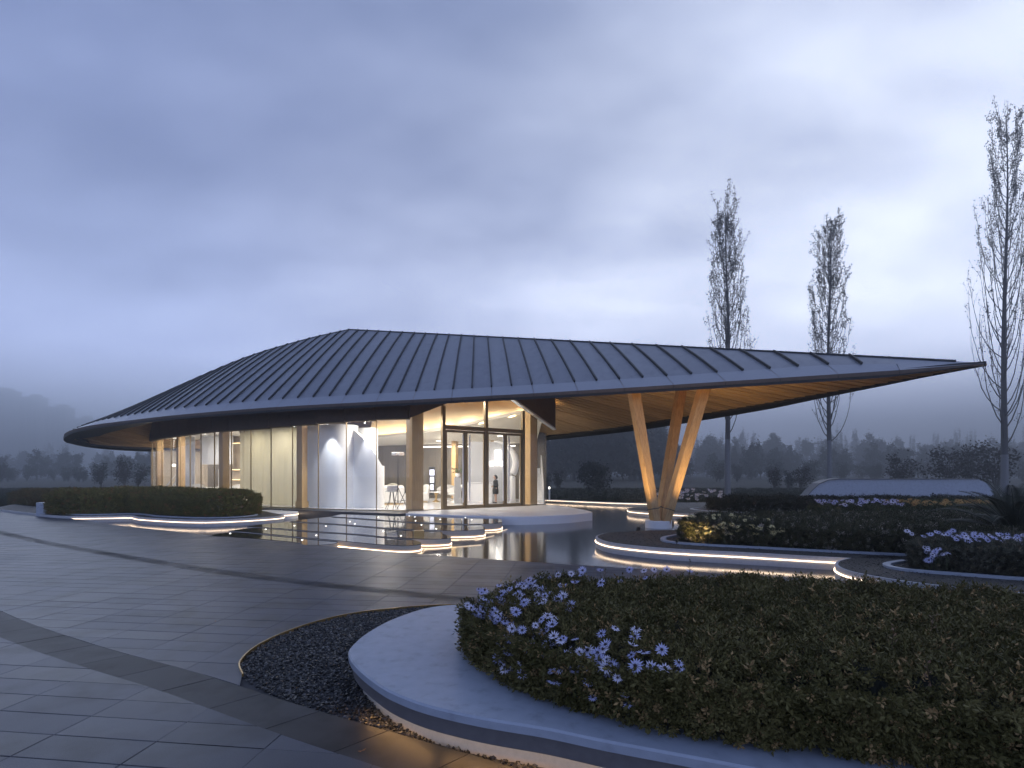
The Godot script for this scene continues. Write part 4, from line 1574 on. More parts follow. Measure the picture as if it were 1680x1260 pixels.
func reception() -> void:
	var r := sub("reception_wall", pav)
	# white wall whose top rolls over into a curl
	var s := Shape.new()
	var poly := PackedVector2Array([Vector2(-2.43, 0.15), Vector2(0.0, 0.15), Vector2(0.0, 2.3)])
	for k in 9:
		var a := k / 8.0 * PI * 0.5
		poly.append(Vector2(-1.05 + 1.05 * cos(a), 2.3 + 1.17 * sin(a)))
	poly.append(Vector2(-2.43, 3.49))
	flat_wall(s, poly, 30.2, 30.35)
	put("wall_face", s, M.reception_white, r)
	s = Shape.new(true)
	var pts := PackedVector3Array()
	var rad := PackedFloat32Array()
	for k in 15:
		var f := k / 14.0
		var a := PI * 0.5 - f * 2.1
		var rx := 1.2
		pts.append(V(-1.0 + rx * cos(a), 2.28 + 1.2 * sin(a), 30.0 - 0.25 * f))
		rad.append(lerpf(0.05, 0.19, smoothstep(0.0, 0.7, f)))
	s.tube(pts, rad, 16, true)
	put("curl", s, M.white, r)
	s = Shape.new(true)
	s.lathe(V(0.02, 0.15, 29.9), PackedVector2Array([Vector2(0.17, 0), Vector2(0.17, 1.35), Vector2(0.12, 1.42), Vector2(0, 1.43)]), 20)
	put("round_pier", s, M.white, r)
	# back-lit square emblem over a row of three characters
	var sg := sub("backlit_sign", pav)
	var m: Material = glow(Color(1.0, 0.98, 0.95), 5.0)
	s = Shape.new()
	for bar in [[0, 0.2, 0.3, 0.035], [0, -0.2, 0.3, 0.035], [-0.135, 0, 0.035, 0.4], [0.135, 0, 0.035, 0.4], [0, 0.07, 0.25, 0.03], [0, -0.07, 0.25, 0.03], [0, 0, 0.03, 0.38]]:
		s.box(Transform3D(Basis(), V(-0.78 + bar[0], 2.78 + bar[1], 30.1)), Vector3(bar[2], bar[3], 0.04))
	put("sign_emblem", s, m, sg)
	for k in 3:
		s = Shape.new()
		var cx := -1.12 + k * 0.3
		var bars := [[[0, 0.09, 0.22, 0.03], [0, 0.02, 0.2, 0.03], [-0.08, -0.03, 0.03, 0.16], [0.08, -0.03, 0.03, 0.16], [0, -0.1, 0.22, 0.03]], [[0, 0.1, 0.2, 0.03], [0, 0.0, 0.03, 0.22], [-0.07, -0.06, 0.1, 0.03], [0.07, -0.06, 0.1, 0.03]], [[0, 0.06, 0.22, 0.03], [-0.06, -0.02, 0.03, 0.2], [0.06, -0.02, 0.03, 0.2], [0, -0.1, 0.2, 0.03], [0, 0.1, 0.03, 0.06]]]
		for bar in bars[k]:
			s.box(Transform3D(Basis(), V(cx + bar[0], 2.26 + bar[1], 30.1)), Vector3(bar[2], bar[3], 0.04))
		put("sign_character", s, m, sg)
	omni(sg, V(-0.8, 2.5, 29.9), 0.05, Color(1, 0.97, 0.93), 0.012, 4.0)
	# stair behind the right-hand column
	var st := sub("stair", pav)
	for k in 11:
		s = Shape.new()
		s.box(Transform3D(Basis(), V(1.15, 0.15 + 0.17 * (k + 0.5), 29.3 + 0.26 * k)), Vector3(1.0, 0.165, 0.28), 0.008)
		put("step", s, M.white, st)
	s = Shape.new(true)
	sculpted(s, [Vector2(1.66, 28.2), Vector2(1.7, 29.5), Vector2(1.74, 31.0), Vector2(1.78, 32.4)], func(f): return 0.9 + 1.9 * f, 0.07)
	put("balustrade", s, M.white, st)
	s = Shape.new(true)
	sculpted(s, [Vector2(0.45, 29.4), Vector2(0.5, 30.4), Vector2(0.55, 31.6)], func(f): return 1.2 + 1.6 * f, 0.07)
	put("balustrade", s, M.white, st)

func flat_wall(s: Shape, poly: PackedVector2Array, d0: float, d1: float) -> void:
	# outline given as (x, h), between two distances
	var ids := Geometry2D.triangulate_polygon(poly)
	for i in range(0, ids.size(), 3):
		s.face(V(poly[ids[i]].x, poly[ids[i]].y, d0), V(poly[ids[i + 1]].x, poly[ids[i + 1]].y, d0), V(poly[ids[i + 2]].x, poly[ids[i + 2]].y, d0), Vector3(0, 0, 1))
		s.face(V(poly[ids[i]].x, poly[ids[i]].y, d1), V(poly[ids[i + 1]].x, poly[ids[i + 1]].y, d1), V(poly[ids[i + 2]].x, poly[ids[i + 2]].y, d1), Vector3(0, 0, -1))
	var cw := Geometry2D.is_polygon_clockwise(poly)
	for i in poly.size():
		var a := poly[i]
		var b := poly[(i + 1) % poly.size()]
		var e := b - a
		var n := Vector3(e.y, -e.x, 0) if not cw else Vector3(-e.y, e.x, 0)
		s.face4(V(a.x, a.y, d0), V(b.x, b.y, d0), V(b.x, b.y, d1), V(a.x, a.y, d1), n)

# ------------------------------------------------------------------ furniture and the person inside
const FL := 0.15

func tub_chair(called: String, label: String, at: Vector3, turn: float, grp: String) -> Node3D:
	var t := thing(called, label, "chair", at, turn, grp)
	var s := Shape.new(true)
	s.lathe(Vector3.ZERO, PackedVector2Array([Vector2(0.0, 0.36), Vector2(0.22, 0.36), Vector2(0.31, 0.40), Vector2(0.32, 0.44), Vector2(0.29, 0.48), Vector2(0.0, 0.49)]), 20)
	put("seat", s, M.fabric_white, t)
	s = Shape.new(true)
	var n := 18
	var rows := [0.40, 0.55, 0.7, 0.85, 0.94]
	for i in n:
		for k in 4:
			var c := []
			for q in [[i, k], [i + 1, k], [i + 1, k + 1], [i, k + 1]]:
				var a := lerpf(-2.1, 2.1, float(q[0]) / n)
				var lean: float = (rows[q[1]] - 0.4) * 0.28
				var top: float = 0.4 + (rows[q[1]] - 0.4) * (0.35 + 0.65 * pow(cos(a * 0.62), 2.0))
				c.append([Vector3(sin(a) * (0.35 + lean), top, cos(a) * (0.35 + lean)), Vector3(sin(a) * (0.30 + lean), top, cos(a) * (0.30 + lean))])
			var mid: float = lerpf(-2.1, 2.1, (i + 0.5) / n)
			var o := Vector3(sin(mid), 0, cos(mid))
			s.group = 0
			s.face4(c[0][0], c[1][0], c[2][0], c[3][0], o)
			s.group = 1
			s.face4(c[0][1], c[1][1], c[2][1], c[3][1], -o)
			if k == 3:
				s.group = 2
				s.face4(c[3][0], c[2][0], c[2][1], c[3][1], Vector3.UP)
	put("backrest", s, M.fabric_white, t)
	s = Shape.new(true)
	s.lathe(Vector3.ZERO, PackedVector2Array([Vector2(0.26, 0.0), Vector2(0.25, 0.02), Vector2(0.06, 0.05), Vector2(0.035, 0.2), Vector2(0.07, 0.37)]), 16)
	put("pedestal", s, M.white_gloss, t)
	return t

func armchair(called: String, label: String, at: Vector3, turn: float, wide: float) -> Node3D:
	var t := thing(called, label, "sofa" if wide > 1.2 else "armchair", at, turn)
	var s := Shape.new()
	s.box(Transform3D(Basis(), Vector3(0, 0.23, 0)), Vector3(wide, 0.34, 0.85), 0.07)
	put("seat", s, M.fabric_white, t)
	s = Shape.new()
	s.box(Transform3D(Basis(Vector3.RIGHT, 0.16), Vector3(0, 0.6, 0.36)), Vector3(wide, 0.72, 0.2), 0.09)
	put("backrest", s, M.fabric_white, t)
	for x in [-1, 1]:
		s = Shape.new()
		s.box(Transform3D(Basis(), Vector3(x * (wide * 0.5 - 0.08), 0.42, 0.0)), Vector3(0.17, 0.3, 0.8), 0.075)
		put("armrest", s, M.fabric_white, t)
	s = Shape.new()
	s.box(Transform3D(Basis(), Vector3(0, 0.03, 0)), Vector3(wide - 0.15, 0.06, 0.7))
	put("base", s, M.gold, t)
	return t

func round_table(called: String, label: String, at: Vector3, r: float, h: float) -> void:
	var t := thing(called, label, "table", at)
	var s := Shape.new(true)
	s.lathe(Vector3.ZERO, PackedVector2Array([Vector2(0, h - 0.05), Vector2(r - 0.02, h - 0.05), Vector2(r, h - 0.035), Vector2(r, h - 0.012), Vector2(r - 0.012, h), Vector2(0, h)]), 28)
	put("table_top", s, M.white_gloss, t)
	s = Shape.new(true)
	s.lathe(Vector3.ZERO, PackedVector2Array([Vector2(r * 0.5, 0), Vector2(r * 0.48, 0.03), Vector2(0.07, 0.08), Vector2(0.05, h * 0.5), Vector2(0.12, h - 0.05)]), 20)
	put("pedestal", s, M.gold if r < 0.4 else M.white_gloss, t)

func build_furniture() -> void:
	# dining chairs at the left end, behind the hedge
	tub_chair("tub_chair", "white tub chair nearest the thick column beside the left doorway", V(-19.2, FL, 33.0), 0.6, "white tub chairs in the left rooms")
	tub_chair("tub_chair", "white tub chair with its back to the glass below the white panels", V(-16.6, FL, 30.6), 2.6, "white tub chairs in the left rooms")
	tub_chair("tub_chair", "white tub chair turned sideways between the table and the column", V(-15.9, FL, 30.9), 1.2, "white tub chairs in the left rooms")
	tub_chair("tub_chair", "white tub chair in front of the lit shelves", V(-14.6, FL, 29.6), 2.2, "white tub chairs in the left rooms")
	tub_chair("tub_chair", "white tub chair seen past the right edge of the shelves", V(-14.2, FL, 30.4), 3.6, "white tub chairs in the left rooms")
	round_table("dining_table", "round white table among the tub chairs at the left end", V(-17.5, FL, 31.8), 0.8, 0.75)
	# tall white chair frame left of the second column
	var t := thing("sloping_chair", "tall white reclining chair on a slanted frame at the far left", "chair", V(-20.4, FL, 32.4), 0.5)
	var s := Shape.new()
	for x in [-0.3, 0.3]:
		s.tube(PackedVector3Array([Vector3(x - 0.5, 0.0, 0), Vector3(x * 0.8 + 0.1, 0.9, 0), Vector3(x * 0.4 + 0.4, 1.5, 0)]), PackedFloat32Array([0.03, 0.03, 0.02]), 8, true)
		s.tube(PackedVector3Array([Vector3(x + 0.5, 0.0, 0.1), Vector3(x * 0.4 + 0.42, 1.45, 0)]), PackedFloat32Array([0.03, 0.02]), 8, true)
	put("frame", s, M.white_gloss, t)
	s = Shape.new()
	s.box(Transform3D(Basis(Vector3.BACK, 0.25), Vector3(-0.25, 0.45, 0)), Vector3(0.85, 0.09, 0.6), 0.04)
	put("seat", s, M.fabric_white, t)
	s = Shape.new()
	s.box(Transform3D(Basis(Vector3.BACK, 1.0), Vector3(0.18, 0.88, 0)), Vector3(0.75, 0.08, 0.55), 0.035)
	put("backrest", s, M.fabric_white, t)
	s = Shape.new(true)
	s.lathe(Vector3(0.42, 1.5, 0), PackedVector2Array([Vector2(0, 0), Vector2(0.1, 0.04), Vector2(0.12, 0.11), Vector2(0.08, 0.19), Vector2(0, 0.21)]), 14)
	put("headrest", s, M.fabric_white, t)
	# hanging lamp at the far left
	var lp := thing("hanging_lamp", "small white lamp on a rod hanging at the far left end", "lamp", V(-21.2, FL, 34.0))
	s = Shape.new()
	s.tube(PackedVector3Array([Vector3(0, 3.75, 0), Vector3(0, 2.1, 0)]), PackedFloat32Array([0.012, 0.012]), 6, true)
	put("rod", s, M.white_gloss, lp)
	s = Shape.new(true)
	s.lathe(Vector3(0, 1.98, 0), PackedVector2Array([Vector2(0.0, 0.0), Vector2(0.09, 0.03), Vector2(0.11, 0.1), Vector2(0.06, 0.17), Vector2(0, 0.18)]), 14)
	put("lamp_globe", s, M.led_white, lp)
	omni(lp, Vector3(0, 2.07, 0), 0.6, Color(1, 0.95, 0.88), 0.08)
	# lounge in the middle
	armchair("lounge_armchair", "large cream armchair right of the corner column", V(-5.05, FL, 29.6), PI * 0.62, 1.0)
	armchair("lounge_sofa", "low white sofa half hidden by the sculpted white wall", V(-6.3, FL, 27.6), 0.1, 1.7)
	t = thing("curved_chair", "cream chair with a round back behind the white sofa", "armchair", V(-6.4, FL, 29.0), 0.3)
	s = Shape.new(true)
	s.lathe(Vector3.ZERO, PackedVector2Array([Vector2(0.42, 0.0), Vector2(0.45, 0.3), Vector2(0.40, 0.45), Vector2(0, 0.46)]), 22)
	put("seat", s, M.fabric_white, t)
	s = Shape.new(true)
	sculpted_back(s, 0.5, 0.4, 1.05)
	put("backrest", s, M.sheer, t)
	round_table("side_table", "low round table with gold foot beside the cream armchair", V(-4.2, FL, 30.0), 0.38, 0.55)
	for k in 2:
		tub_chair("tub_chair", ["white chair left of the door frame beside the side table", "white chair seen through the left door leaf"][k], V(-3.75 + k * 0.55, FL, 30.6 - k * 0.7), 0.4 + k * 1.9, "white chairs in the hall")
	# bar stool near the glass
	t = thing("bar_stool", "white bar stool on thin dark legs behind the glass left of the corner column", "stool", V(-5.25, FL, 23.7), 0.4)
	s = Shape.new()
	s.box(Transform3D(Basis(), Vector3(0, 0.80, 0)), Vector3(0.5, 0.09, 0.42), 0.04)
	put("seat", s, M.fabric_white, t)
	s = Shape.new()
	s.box(Transform3D(Basis(Vector3.RIGHT, -0.12), Vector3(0, 0.93, 0.2)), Vector3(0.5, 0.22, 0.06), 0.025)
	put("backrest", s, M.fabric_white, t)
	for q in [[-1, -1], [1, -1], [1, 1], [-1, 1]]:
		s = Shape.new()
		s.tube(PackedVector3Array([Vector3(q[0] * 0.05, 0.77, q[1] * 0.05), Vector3(q[0] * 0.1, 0.35, q[1] * 0.1), Vector3(q[0] * 0.24, 0.0, q[1] * 0.22)]), PackedFloat32Array([0.016, 0.014, 0.012]), 6, true)
		put("leg", s, M.black, t)
	# two studio tripods
	for k in 2:
		t = thing("tripod_lamp", ["studio tripod carrying a pair of white lamp heads behind the glass", "dark studio tripod without lamp against the corner column"][k], "tripod", V([-4.95, -4.62][k], FL, [23.55, 23.9][k]), 0.2 + k)
		s = Shape.new()
		var top: float = [2.35, 1.75][k]
		s.tube(PackedVector3Array([Vector3(0, 0.25, 0), Vector3(0, 1.2, 0), Vector3(0, top, 0)]), PackedFloat32Array([0.024, 0.02, 0.014]), 8, true)
		put("pole", s, M.black, t)
		for a in 3:
			s = Shape.new()
			var c := Vector3(cos(a * TAU / 3.0), 0, sin(a * TAU / 3.0))
			s.tube(PackedVector3Array([Vector3(0, 0.95, 0), c * 0.42]), PackedFloat32Array([0.014, 0.014]), 6, true)
			s.tube(PackedVector3Array([Vector3(0, 0.35, 0), c * 0.25 + Vector3(0, 0.38, 0)]), PackedFloat32Array([0.01, 0.01]), 6, true)
			put("leg", s, M.black, t)
		if k == 0:
			for x in [-0.14, 0.13]:
				s = Shape.new()
				s.box(Transform3D(Basis(Vector3.UP, 0.4 * x * 7.0), Vector3(x, top + 0.06, 0)), Vector3(0.25, 0.14, 0.16), 0.03)
				put("lamp_head", s, M.white_gloss, t)
	# reception desk, pillar with plant
	t = thing("reception_desk", "white reception desk in front of the curled white wall", "desk", V(-1.8, FL, 28.9))
	s = Shape.new()
	s.box(Transform3D(Basis(), Vector3(0, 0.52, 0)), Vector3(1.5, 1.04, 0.6), 0.01)
	put("front", s, M.white, t)
	s = Shape.new()
	s.box(Transform3D(Basis(), Vector3(0, 1.065, 0)), Vector3(1.58, 0.045, 0.68), 0.008)
	put("desk_top", s, M.white_gloss, t)
	t = thing("flower_pillar", "grey square pillar left of the reception desk", "pillar", V(-2.85, FL, 28.4), 0.2)
	s = Shape.new()
	s.box(Transform3D(Basis(), Vector3(0, 0.68, 0)), Vector3(0.34, 1.36, 0.34), 0.01)
	put("shaft", s, plain(lin(0.33, 0.33, 0.34), 0.5), t)
	t = thing("potted_plant", "loose green branches in a bowl on the grey pillar", "plant", V(-2.85, FL + 1.36, 28.4))
	s = Shape.new(true)
	s.lathe(Vector3.ZERO, PackedVector2Array([Vector2(0.06, 0), Vector2(0.13, 0.08), Vector2(0.12, 0.2), Vector2(0.08, 0.22)]), 14)
	put("bowl", s, M.white_gloss, t)
	s = Shape.new()
	var lf := Shape.new()
	for k in 16:
		var a := rnd(0, TAU)
		var e := Vector3(cos(a) * rnd(0.1, 0.55) + 0.12, rnd(0.25, 0.5), sin(a) * 0.25)
		s.tube(PackedVector3Array([Vector3(0, 0.18, 0), e * 0.5 + Vector3(0, 0.2, 0), e]), PackedFloat32Array([0.006, 0.005, 0.003]), 4)
		for j in 9:
			var c := (e * 0.5 + Vector3(0, 0.2, 0)).lerp(e, j / 8.0) + Vector3(rnd(-0.05, 0.05), rnd(-0.04, 0.04), rnd(-0.05, 0.05))
			var u := Vector3(rnd(-1, 1), rnd(-0.5, 0.5), rnd(-1, 1)).normalized() * 0.05
			var w := Vector3(rnd(-1, 1), rnd(-0.5, 1), rnd(-1, 1)).normalized() * 0.03
			lf.quad(c - u, c - w, c + u, c + w)
	put("branches", s, M.stem, t)
	put("leaves", lf, plain(lin(0.10, 0.15, 0.06), 0.6), t)
	# poster stand in the hall
	t = thing("display_stand", "narrow upright screen with pale product pictures in the lounge", "screen", V(-5.0, FL, 33.9), 0.15)
	s = Shape.new()
	s.box(Transform3D(Basis(), Vector3(0, 1.1, 0)), Vector3(0.36, 1.75, 0.06), 0.01)
	put("frame", s, M.black, t)
	for k in 3:
		s = Shape.new()
		s.box(Transform3D(Basis(), Vector3(0.0, 1.62 - k * 0.46, 0.04)), Vector3(0.30 - 0.05 * k, 0.36, 0.02), 0.004)
		put("lit_picture", s, glow(Color(0.85, 0.87, 0.95), 0.7), t)
	build_person()

func sculpted_back(s: Shape, r: float, h0: float, h1: float) -> void:
	var n := 16
	for i in n:
		var a0 := lerpf(-1.4, 1.4, float(i) / n)
		var a1 := lerpf(-1.4, 1.4, float(i + 1) / n)
		var p := func(a: float, rr: float, top: bool) -> Vector3:
			return Vector3(sin(a) * rr, (h0 + (h1 - h0) * cos(a * 0.85)) if top else h0 * 0.6, cos(a) * rr)
		var o := Vector3(sin((a0 + a1) * 0.5), 0, cos((a0 + a1) * 0.5))
		s.group = 0
		s.face4(p.call(a0, r, false), p.call(a1, r, false), p.call(a1, r, true), p.call(a0, r, true), o)
		s.group = 1
		s.face4(p.call(a0, r - 0.1, false), p.call(a1, r - 0.1, false), p.call(a1, r - 0.1, true), p.call(a0, r - 0.1, true), -o)
		s.group = 2
		s.face4(p.call(a0, r, true), p.call(a1, r, true), p.call(a1, r - 0.1, true), p.call(a0, r - 0.1, true), Vector3.UP)

# a body as one surface: tapered bones joined by a smooth minimum, meshed as surface nets
func nets(s: Shape, bones: Array, cell: float, blend: float) -> void:
	var lo := Vector3.ONE * 1e9
	var hi := -lo
	for b in bones:
		var r := maxf(b[2], b[3]) + cell * 2.0
		for q in 2:
			var p: Vector3 = b[q]
			lo = lo.min(p - Vector3.ONE * r)
			hi = hi.max(p + Vector3.ONE * r)
	var n := Vector3i((hi - lo) / cell) + Vector3i.ONE * 2
	var f := PackedFloat32Array()
	f.resize(n.x * n.y * n.z)
	f.fill(1.0)
	# visit only the cells near each bone
	for b in bones:
		var a: Vector3 = b[0]
		var e: Vector3 = b[1]
		var rm := maxf(b[2], b[3]) + blend + cell * 2.0
		var i0 := Vector3i(((a.min(e) - Vector3.ONE * rm - lo) / cell).clamp(Vector3.ZERO, Vector3(n - Vector3i.ONE)))
		var i1 := Vector3i(((a.max(e) + Vector3.ONE * rm - lo) / cell).clamp(Vector3.ZERO, Vector3(n - Vector3i.ONE)))
		var ab := e - a
		var ll := maxf(ab.length_squared(), 1e-8)
		for z in range(i0.z, i1.z + 1):
			for y in range(i0.y, i1.y + 1):
				for x in range(i0.x, i1.x + 1):
					var p := lo + Vector3(x, y, z) * cell
					var t := clampf((p - a).dot(ab) / ll, 0.0, 1.0)
					var d := p.distance_to(a + ab * t) - lerpf(b[2], b[3], t)
					var k := (z * n.y + y) * n.x + x
					var g := f[k]
					var hh := maxf(blend - absf(d - g), 0.0) / blend
					f[k] = minf(d, g) - hh * hh * blend * 0.25
	var vert := {}
	var corner := [Vector3i(0, 0, 0), Vector3i(1, 0, 0), Vector3i(0, 1, 0), Vector3i(1, 1, 0), Vector3i(0, 0, 1), Vector3i(1, 0, 1), Vector3i(0, 1, 1), Vector3i(1, 1, 1)]
	var pairs := [[0, 1], [2, 3], [4, 5], [6, 7], [0, 2], [1, 3], [4, 6], [5, 7], [0, 4], [1, 5], [2, 6], [3, 7]]
	for z in n.z - 1:
		for y in n.y - 1:
			for x in n.x - 1:
				var v := []
				var neg := 0
				for c in corner:
					var q: float = f[((z + c.z) * n.y + y + c.y) * n.x + x + c.x]
					v.append(q)
					if q < 0.0:
						neg += 1
				if neg == 0 or neg == 8:
					continue
				var sum := Vector3.ZERO
				var m := 0
				for e in pairs:
					if (v[e[0]] < 0.0) != (v[e[1]] < 0.0):
						sum += Vector3(corner[e[0]]).lerp(Vector3(corner[e[1]]), v[e[0]] / (v[e[0]] - v[e[1]]))
						m += 1
				vert[Vector3i(x, y, z)] = lo + (Vector3(x, y, z) + sum / m) * cell
	var step := [Vector3i(1, 0, 0), Vector3i(0, 1, 0), Vector3i(0, 0, 1)]
	for key in vert:
		var c: Vector3i = key
		for ax in 3:
			var c2: Vector3i = c + step[ax]
			var f0 := f[(c.z * n.y + c.y) * n.x + c.x]
			var f1 := f[(c2.z * n.y + c2.y) * n.x + c2.x]
			if (f0 < 0.0) == (f1 < 0.0):
				continue
			var u: Vector3i = step[(ax + 1) % 3]
			var w: Vector3i = step[(ax + 2) % 3]
			if not (vert.has(c - u) and vert.has(c - w) and vert.has(c - u - w)):
				continue
			var o := Vector3(step[ax]) * (1.0 if f0 < 0.0 else -1.0)
			s.face4(vert[c], vert[c - u], vert[c - u - w], vert[c - w], o)

func build_person() -> void:
	var t := thing("person", "person in a dark skirt suit standing by the white reception desk, head bowed", "person", V(-0.86, FL, 28.5), 0.35)
	t.scale = Vector3.ONE * 0.85
	var body := []
	body.append([Vector3(0, 0.92, 0), Vector3(0, 1.08, 0), 0.13, 0.115])
	body.append([Vector3(0, 1.08, 0), Vector3(0.0, 1.30, 0), 0.115, 0.13])
	body.append([Vector3(0, 1.36, -0.12), Vector3(0, 1.36, 0.12), 0.065, 0.065])
	body.append([Vector3(0, 1.38, 0), Vector3(-0.03, 1.50, 0), 0.052, 0.048])
	body.append([Vector3(-0.035, 1.56, 0), Vector3(-0.05, 1.63, 0), 0.072, 0.085])
	body.append([Vector3(-0.09, 1.53, 0), Vector3(-0.075, 1.57, 0), 0.038, 0.05])
	for z in [-1, 1]:
		body.append([Vector3(0, 0.9, z * 0.085), Vector3(-0.01, 0.5, z * 0.075), 0.088, 0.056])
		body.append([Vector3(-0.01, 0.5, z * 0.075), Vector3(0.025, 0.09, z * 0.07), 0.056, 0.036])
		body.append([Vector3(0.03, 0.05, z * 0.07), Vector3(-0.13, 0.03, z * 0.08), 0.038, 0.028])
		body.append([Vector3(0, 1.36, z * 0.17), Vector3(0.05, 1.1, z * 0.22), 0.052, 0.04])
		body.append([Vector3(0.05, 1.1, z * 0.22), Vector3(-0.17, 1.03, z * 0.1), 0.038, 0.027])
	var s := Shape.new(true)
	nets(s, body, 0.02, 0.03)
	var face := [[Vector3(-0.135, 1.60, 0), Vector3(-0.142, 1.575, 0), 0.008, 0.013], [Vector3(-0.122, 1.54, -0.02), Vector3(-0.122, 1.54, 0.02), 0.008, 0.008], [Vector3(-0.115, 1.61, -0.03), Vector3(-0.118, 1.61, -0.045), 0.012, 0.01], [Vector3(-0.115, 1.61, 0.03), Vector3(-0.118, 1.61, 0.045), 0.012, 0.01], [Vector3(-0.03, 1.60, -0.088), Vector3(-0.03, 1.57, -0.085), 0.018, 0.012], [Vector3(-0.03, 1.60, 0.088), Vector3(-0.03, 1.57, 0.085), 0.018, 0.012]]
	nets(s, face, 0.006, 0.008)
	for z in [-1, 1]:
		var w := Vector3(-0.18, 1.025, z * 0.09)
		var hand := [[w, w + Vector3(-0.055, -0.005, -z * 0.025), 0.022, 0.024], [w + Vector3(-0.02, 0.015, -z * 0.01), w + Vector3(-0.06, 0.03, -z * 0.035), 0.011, 0.008]]
		for k in 4:
			var root := w + Vector3(-0.06, 0.016 - 0.012 * k, -z * 0.03)
			var knee := root + Vector3(-0.035 - 0.003 * (1 if k == 1 else 0), -0.004, -z * 0.02)
			hand.append([root, knee, 0.0085, 0.0078])
			hand.append([knee, knee + Vector3(-0.012, -0.012, -z * 0.026), 0.0078, 0.0065])
		nets(s, hand, 0.005, 0.006)
	put("body", s, M.skin, t)
	s = Shape.new(true)
	var jacket := [[Vector3(0, 0.86, 0), Vector3(0, 1.08, 0), 0.155, 0.14], [Vector3(0, 1.08, 0), Vector3(0, 1.32, 0), 0.14, 0.15], [Vector3(0, 1.37, -0.13), Vector3(0, 1.37, 0.13), 0.078, 0.078]]
	for z in [-1, 1]:
		jacket.append([Vector3(0, 1.36, z * 0.175), Vector3(0.05, 1.1, z * 0.225), 0.066, 0.055])
		jacket.append([Vector3(0.05, 1.1, z * 0.225), Vector3(-0.15, 1.035, z * 0.11), 0.053, 0.04])
	nets(s, jacket, 0.02, 0.035)
	put("jacket", s, M.suit, t)
	s = Shape.new(true)
	s.lathe(Vector3.ZERO, PackedVector2Array([Vector2(0.165, 0.56), Vector2(0.175, 0.6), Vector2(0.185, 0.75), Vector2(0.17, 0.9), Vector2(0.13, 0.98)]), 22)
	put("skirt", s, M.suit, t)
	s = Shape.new(true)
	nets(s, [[Vector3(-0.02, 1.66, 0), Vector3(-0.01, 1.64, 0), 0.095, 0.1], [Vector3(0.03, 1.62, 0), Vector3(0.05, 1.55, 0), 0.085, 0.06], [Vector3(0.09, 1.6, 0), Vector3(0.095, 1.57, 0), 0.04, 0.04]], 0.012, 0.03)
	put("hair", s, M.hair, t)
	for z in [-1, 1]:
		s = Shape.new(true)
		nets(s, [[Vector3(0.035, 0.045, z * 0.07), Vector3(-0.14, 0.03, z * 0.08), 0.043, 0.034], [Vector3(0.045, 0.05, z * 0.07), Vector3(0.05, 0.0, z * 0.07), 0.03, 0.012]], 0.012, 0.02)
		put("shoe", s, M.black, t)

# ------------------------------------------------------------------ planted islands and the front planter
func island(called: String, label: String, outline: PackedVector2Array, top: float, kerb: PackedVector2Array, kerb_w: float, lit: PackedVector2Array, stones: int, box: Rect2, side := -1.0) -> Node3D:
	var t := thing(called, label, "planting bed")
	var s := Shape.new()
	var ring := Shape.inset(outline, 0.05)
	s.prism(outline, -0.19, top - 0.012)
	var w := Shape.new()
	var lip := outline.duplicate()
	lip.append(outline[0])
	put("stone_wall", s, M.pale_stone, t)
	s = Shape.new()
	s.prism(ring, top - 0.02, top - 0.005)
	put("gravel_bed", s, M.gravel, t)
	var k := Shape.new()
	wall_line(k, kerb, top - 0.02, top + 0.035, kerb_w)
	put("white_kerb", k, M.coping, t)
	led_strip(t, lit, -0.015, side, 1.6, 0.02)
	# loose stones on the bed
	var where := []
	var tints := []
	var tries := 0
	while where.size() < stones and tries < stones * 6:
		tries += 1
		var p := Vector2(rnd(box.position.x, box.end.x), rnd(box.position.y, box.end.y))
		if Geometry2D.is_point_in_polygon(p, ring):
			where.append(stone_at(p, top - 0.003, rnd(0.010, 0.022)))
			tints.append(stone_tint())
	copies("gravel", pebble_mesh(), M.pebble, where, tints, t)
	return t

var pebble: ArrayMesh

func pebble_mesh() -> ArrayMesh:
	if pebble == null:
		var s := Shape.new()
		var p := [Vector3(1, 0.1, 0.2), Vector3(-0.9, 0, 0.3), Vector3(0.1, 0.75, 0.1), Vector3(0.2, -0.6, 0), Vector3(0.2, 0.1, 1.0), Vector3(-0.1, 0.15, -0.95)]
		for f in [[0, 2, 4], [0, 5, 2], [1, 4, 2], [1, 2, 5], [0, 4, 3], [0, 3, 5], [1, 3, 4], [1, 5, 3]]:
			s.face(p[f[0]], p[f[1]], p[f[2]], p[f[0]] + p[f[1]] + p[f[2]])
		pebble = s.done()
	return pebble

func stone_at(p: Vector2, h: float, size: float) -> Transform3D:
	var b := Basis.from_euler(Vector3(rnd(0, TAU), rnd(0, TAU), rnd(0, TAU))).scaled(Vector3(size, size * rnd(0.55, 0.9), size * rnd(0.7, 1.1)))
	return Transform3D(b, V(p.x, h, p.y))

func stone_tint() -> Color:
	var g := rnd(0.008, 0.03) if rng.randf() < 0.8 else rnd(0.05, 0.14)
	return Color(g, g * rnd(0.96, 1.0), g * rnd(0.90, 0.98))

var isl_a := PackedVector2Array()
var isl_b := PackedVector2Array()
var isl_l := PackedVector2Array()

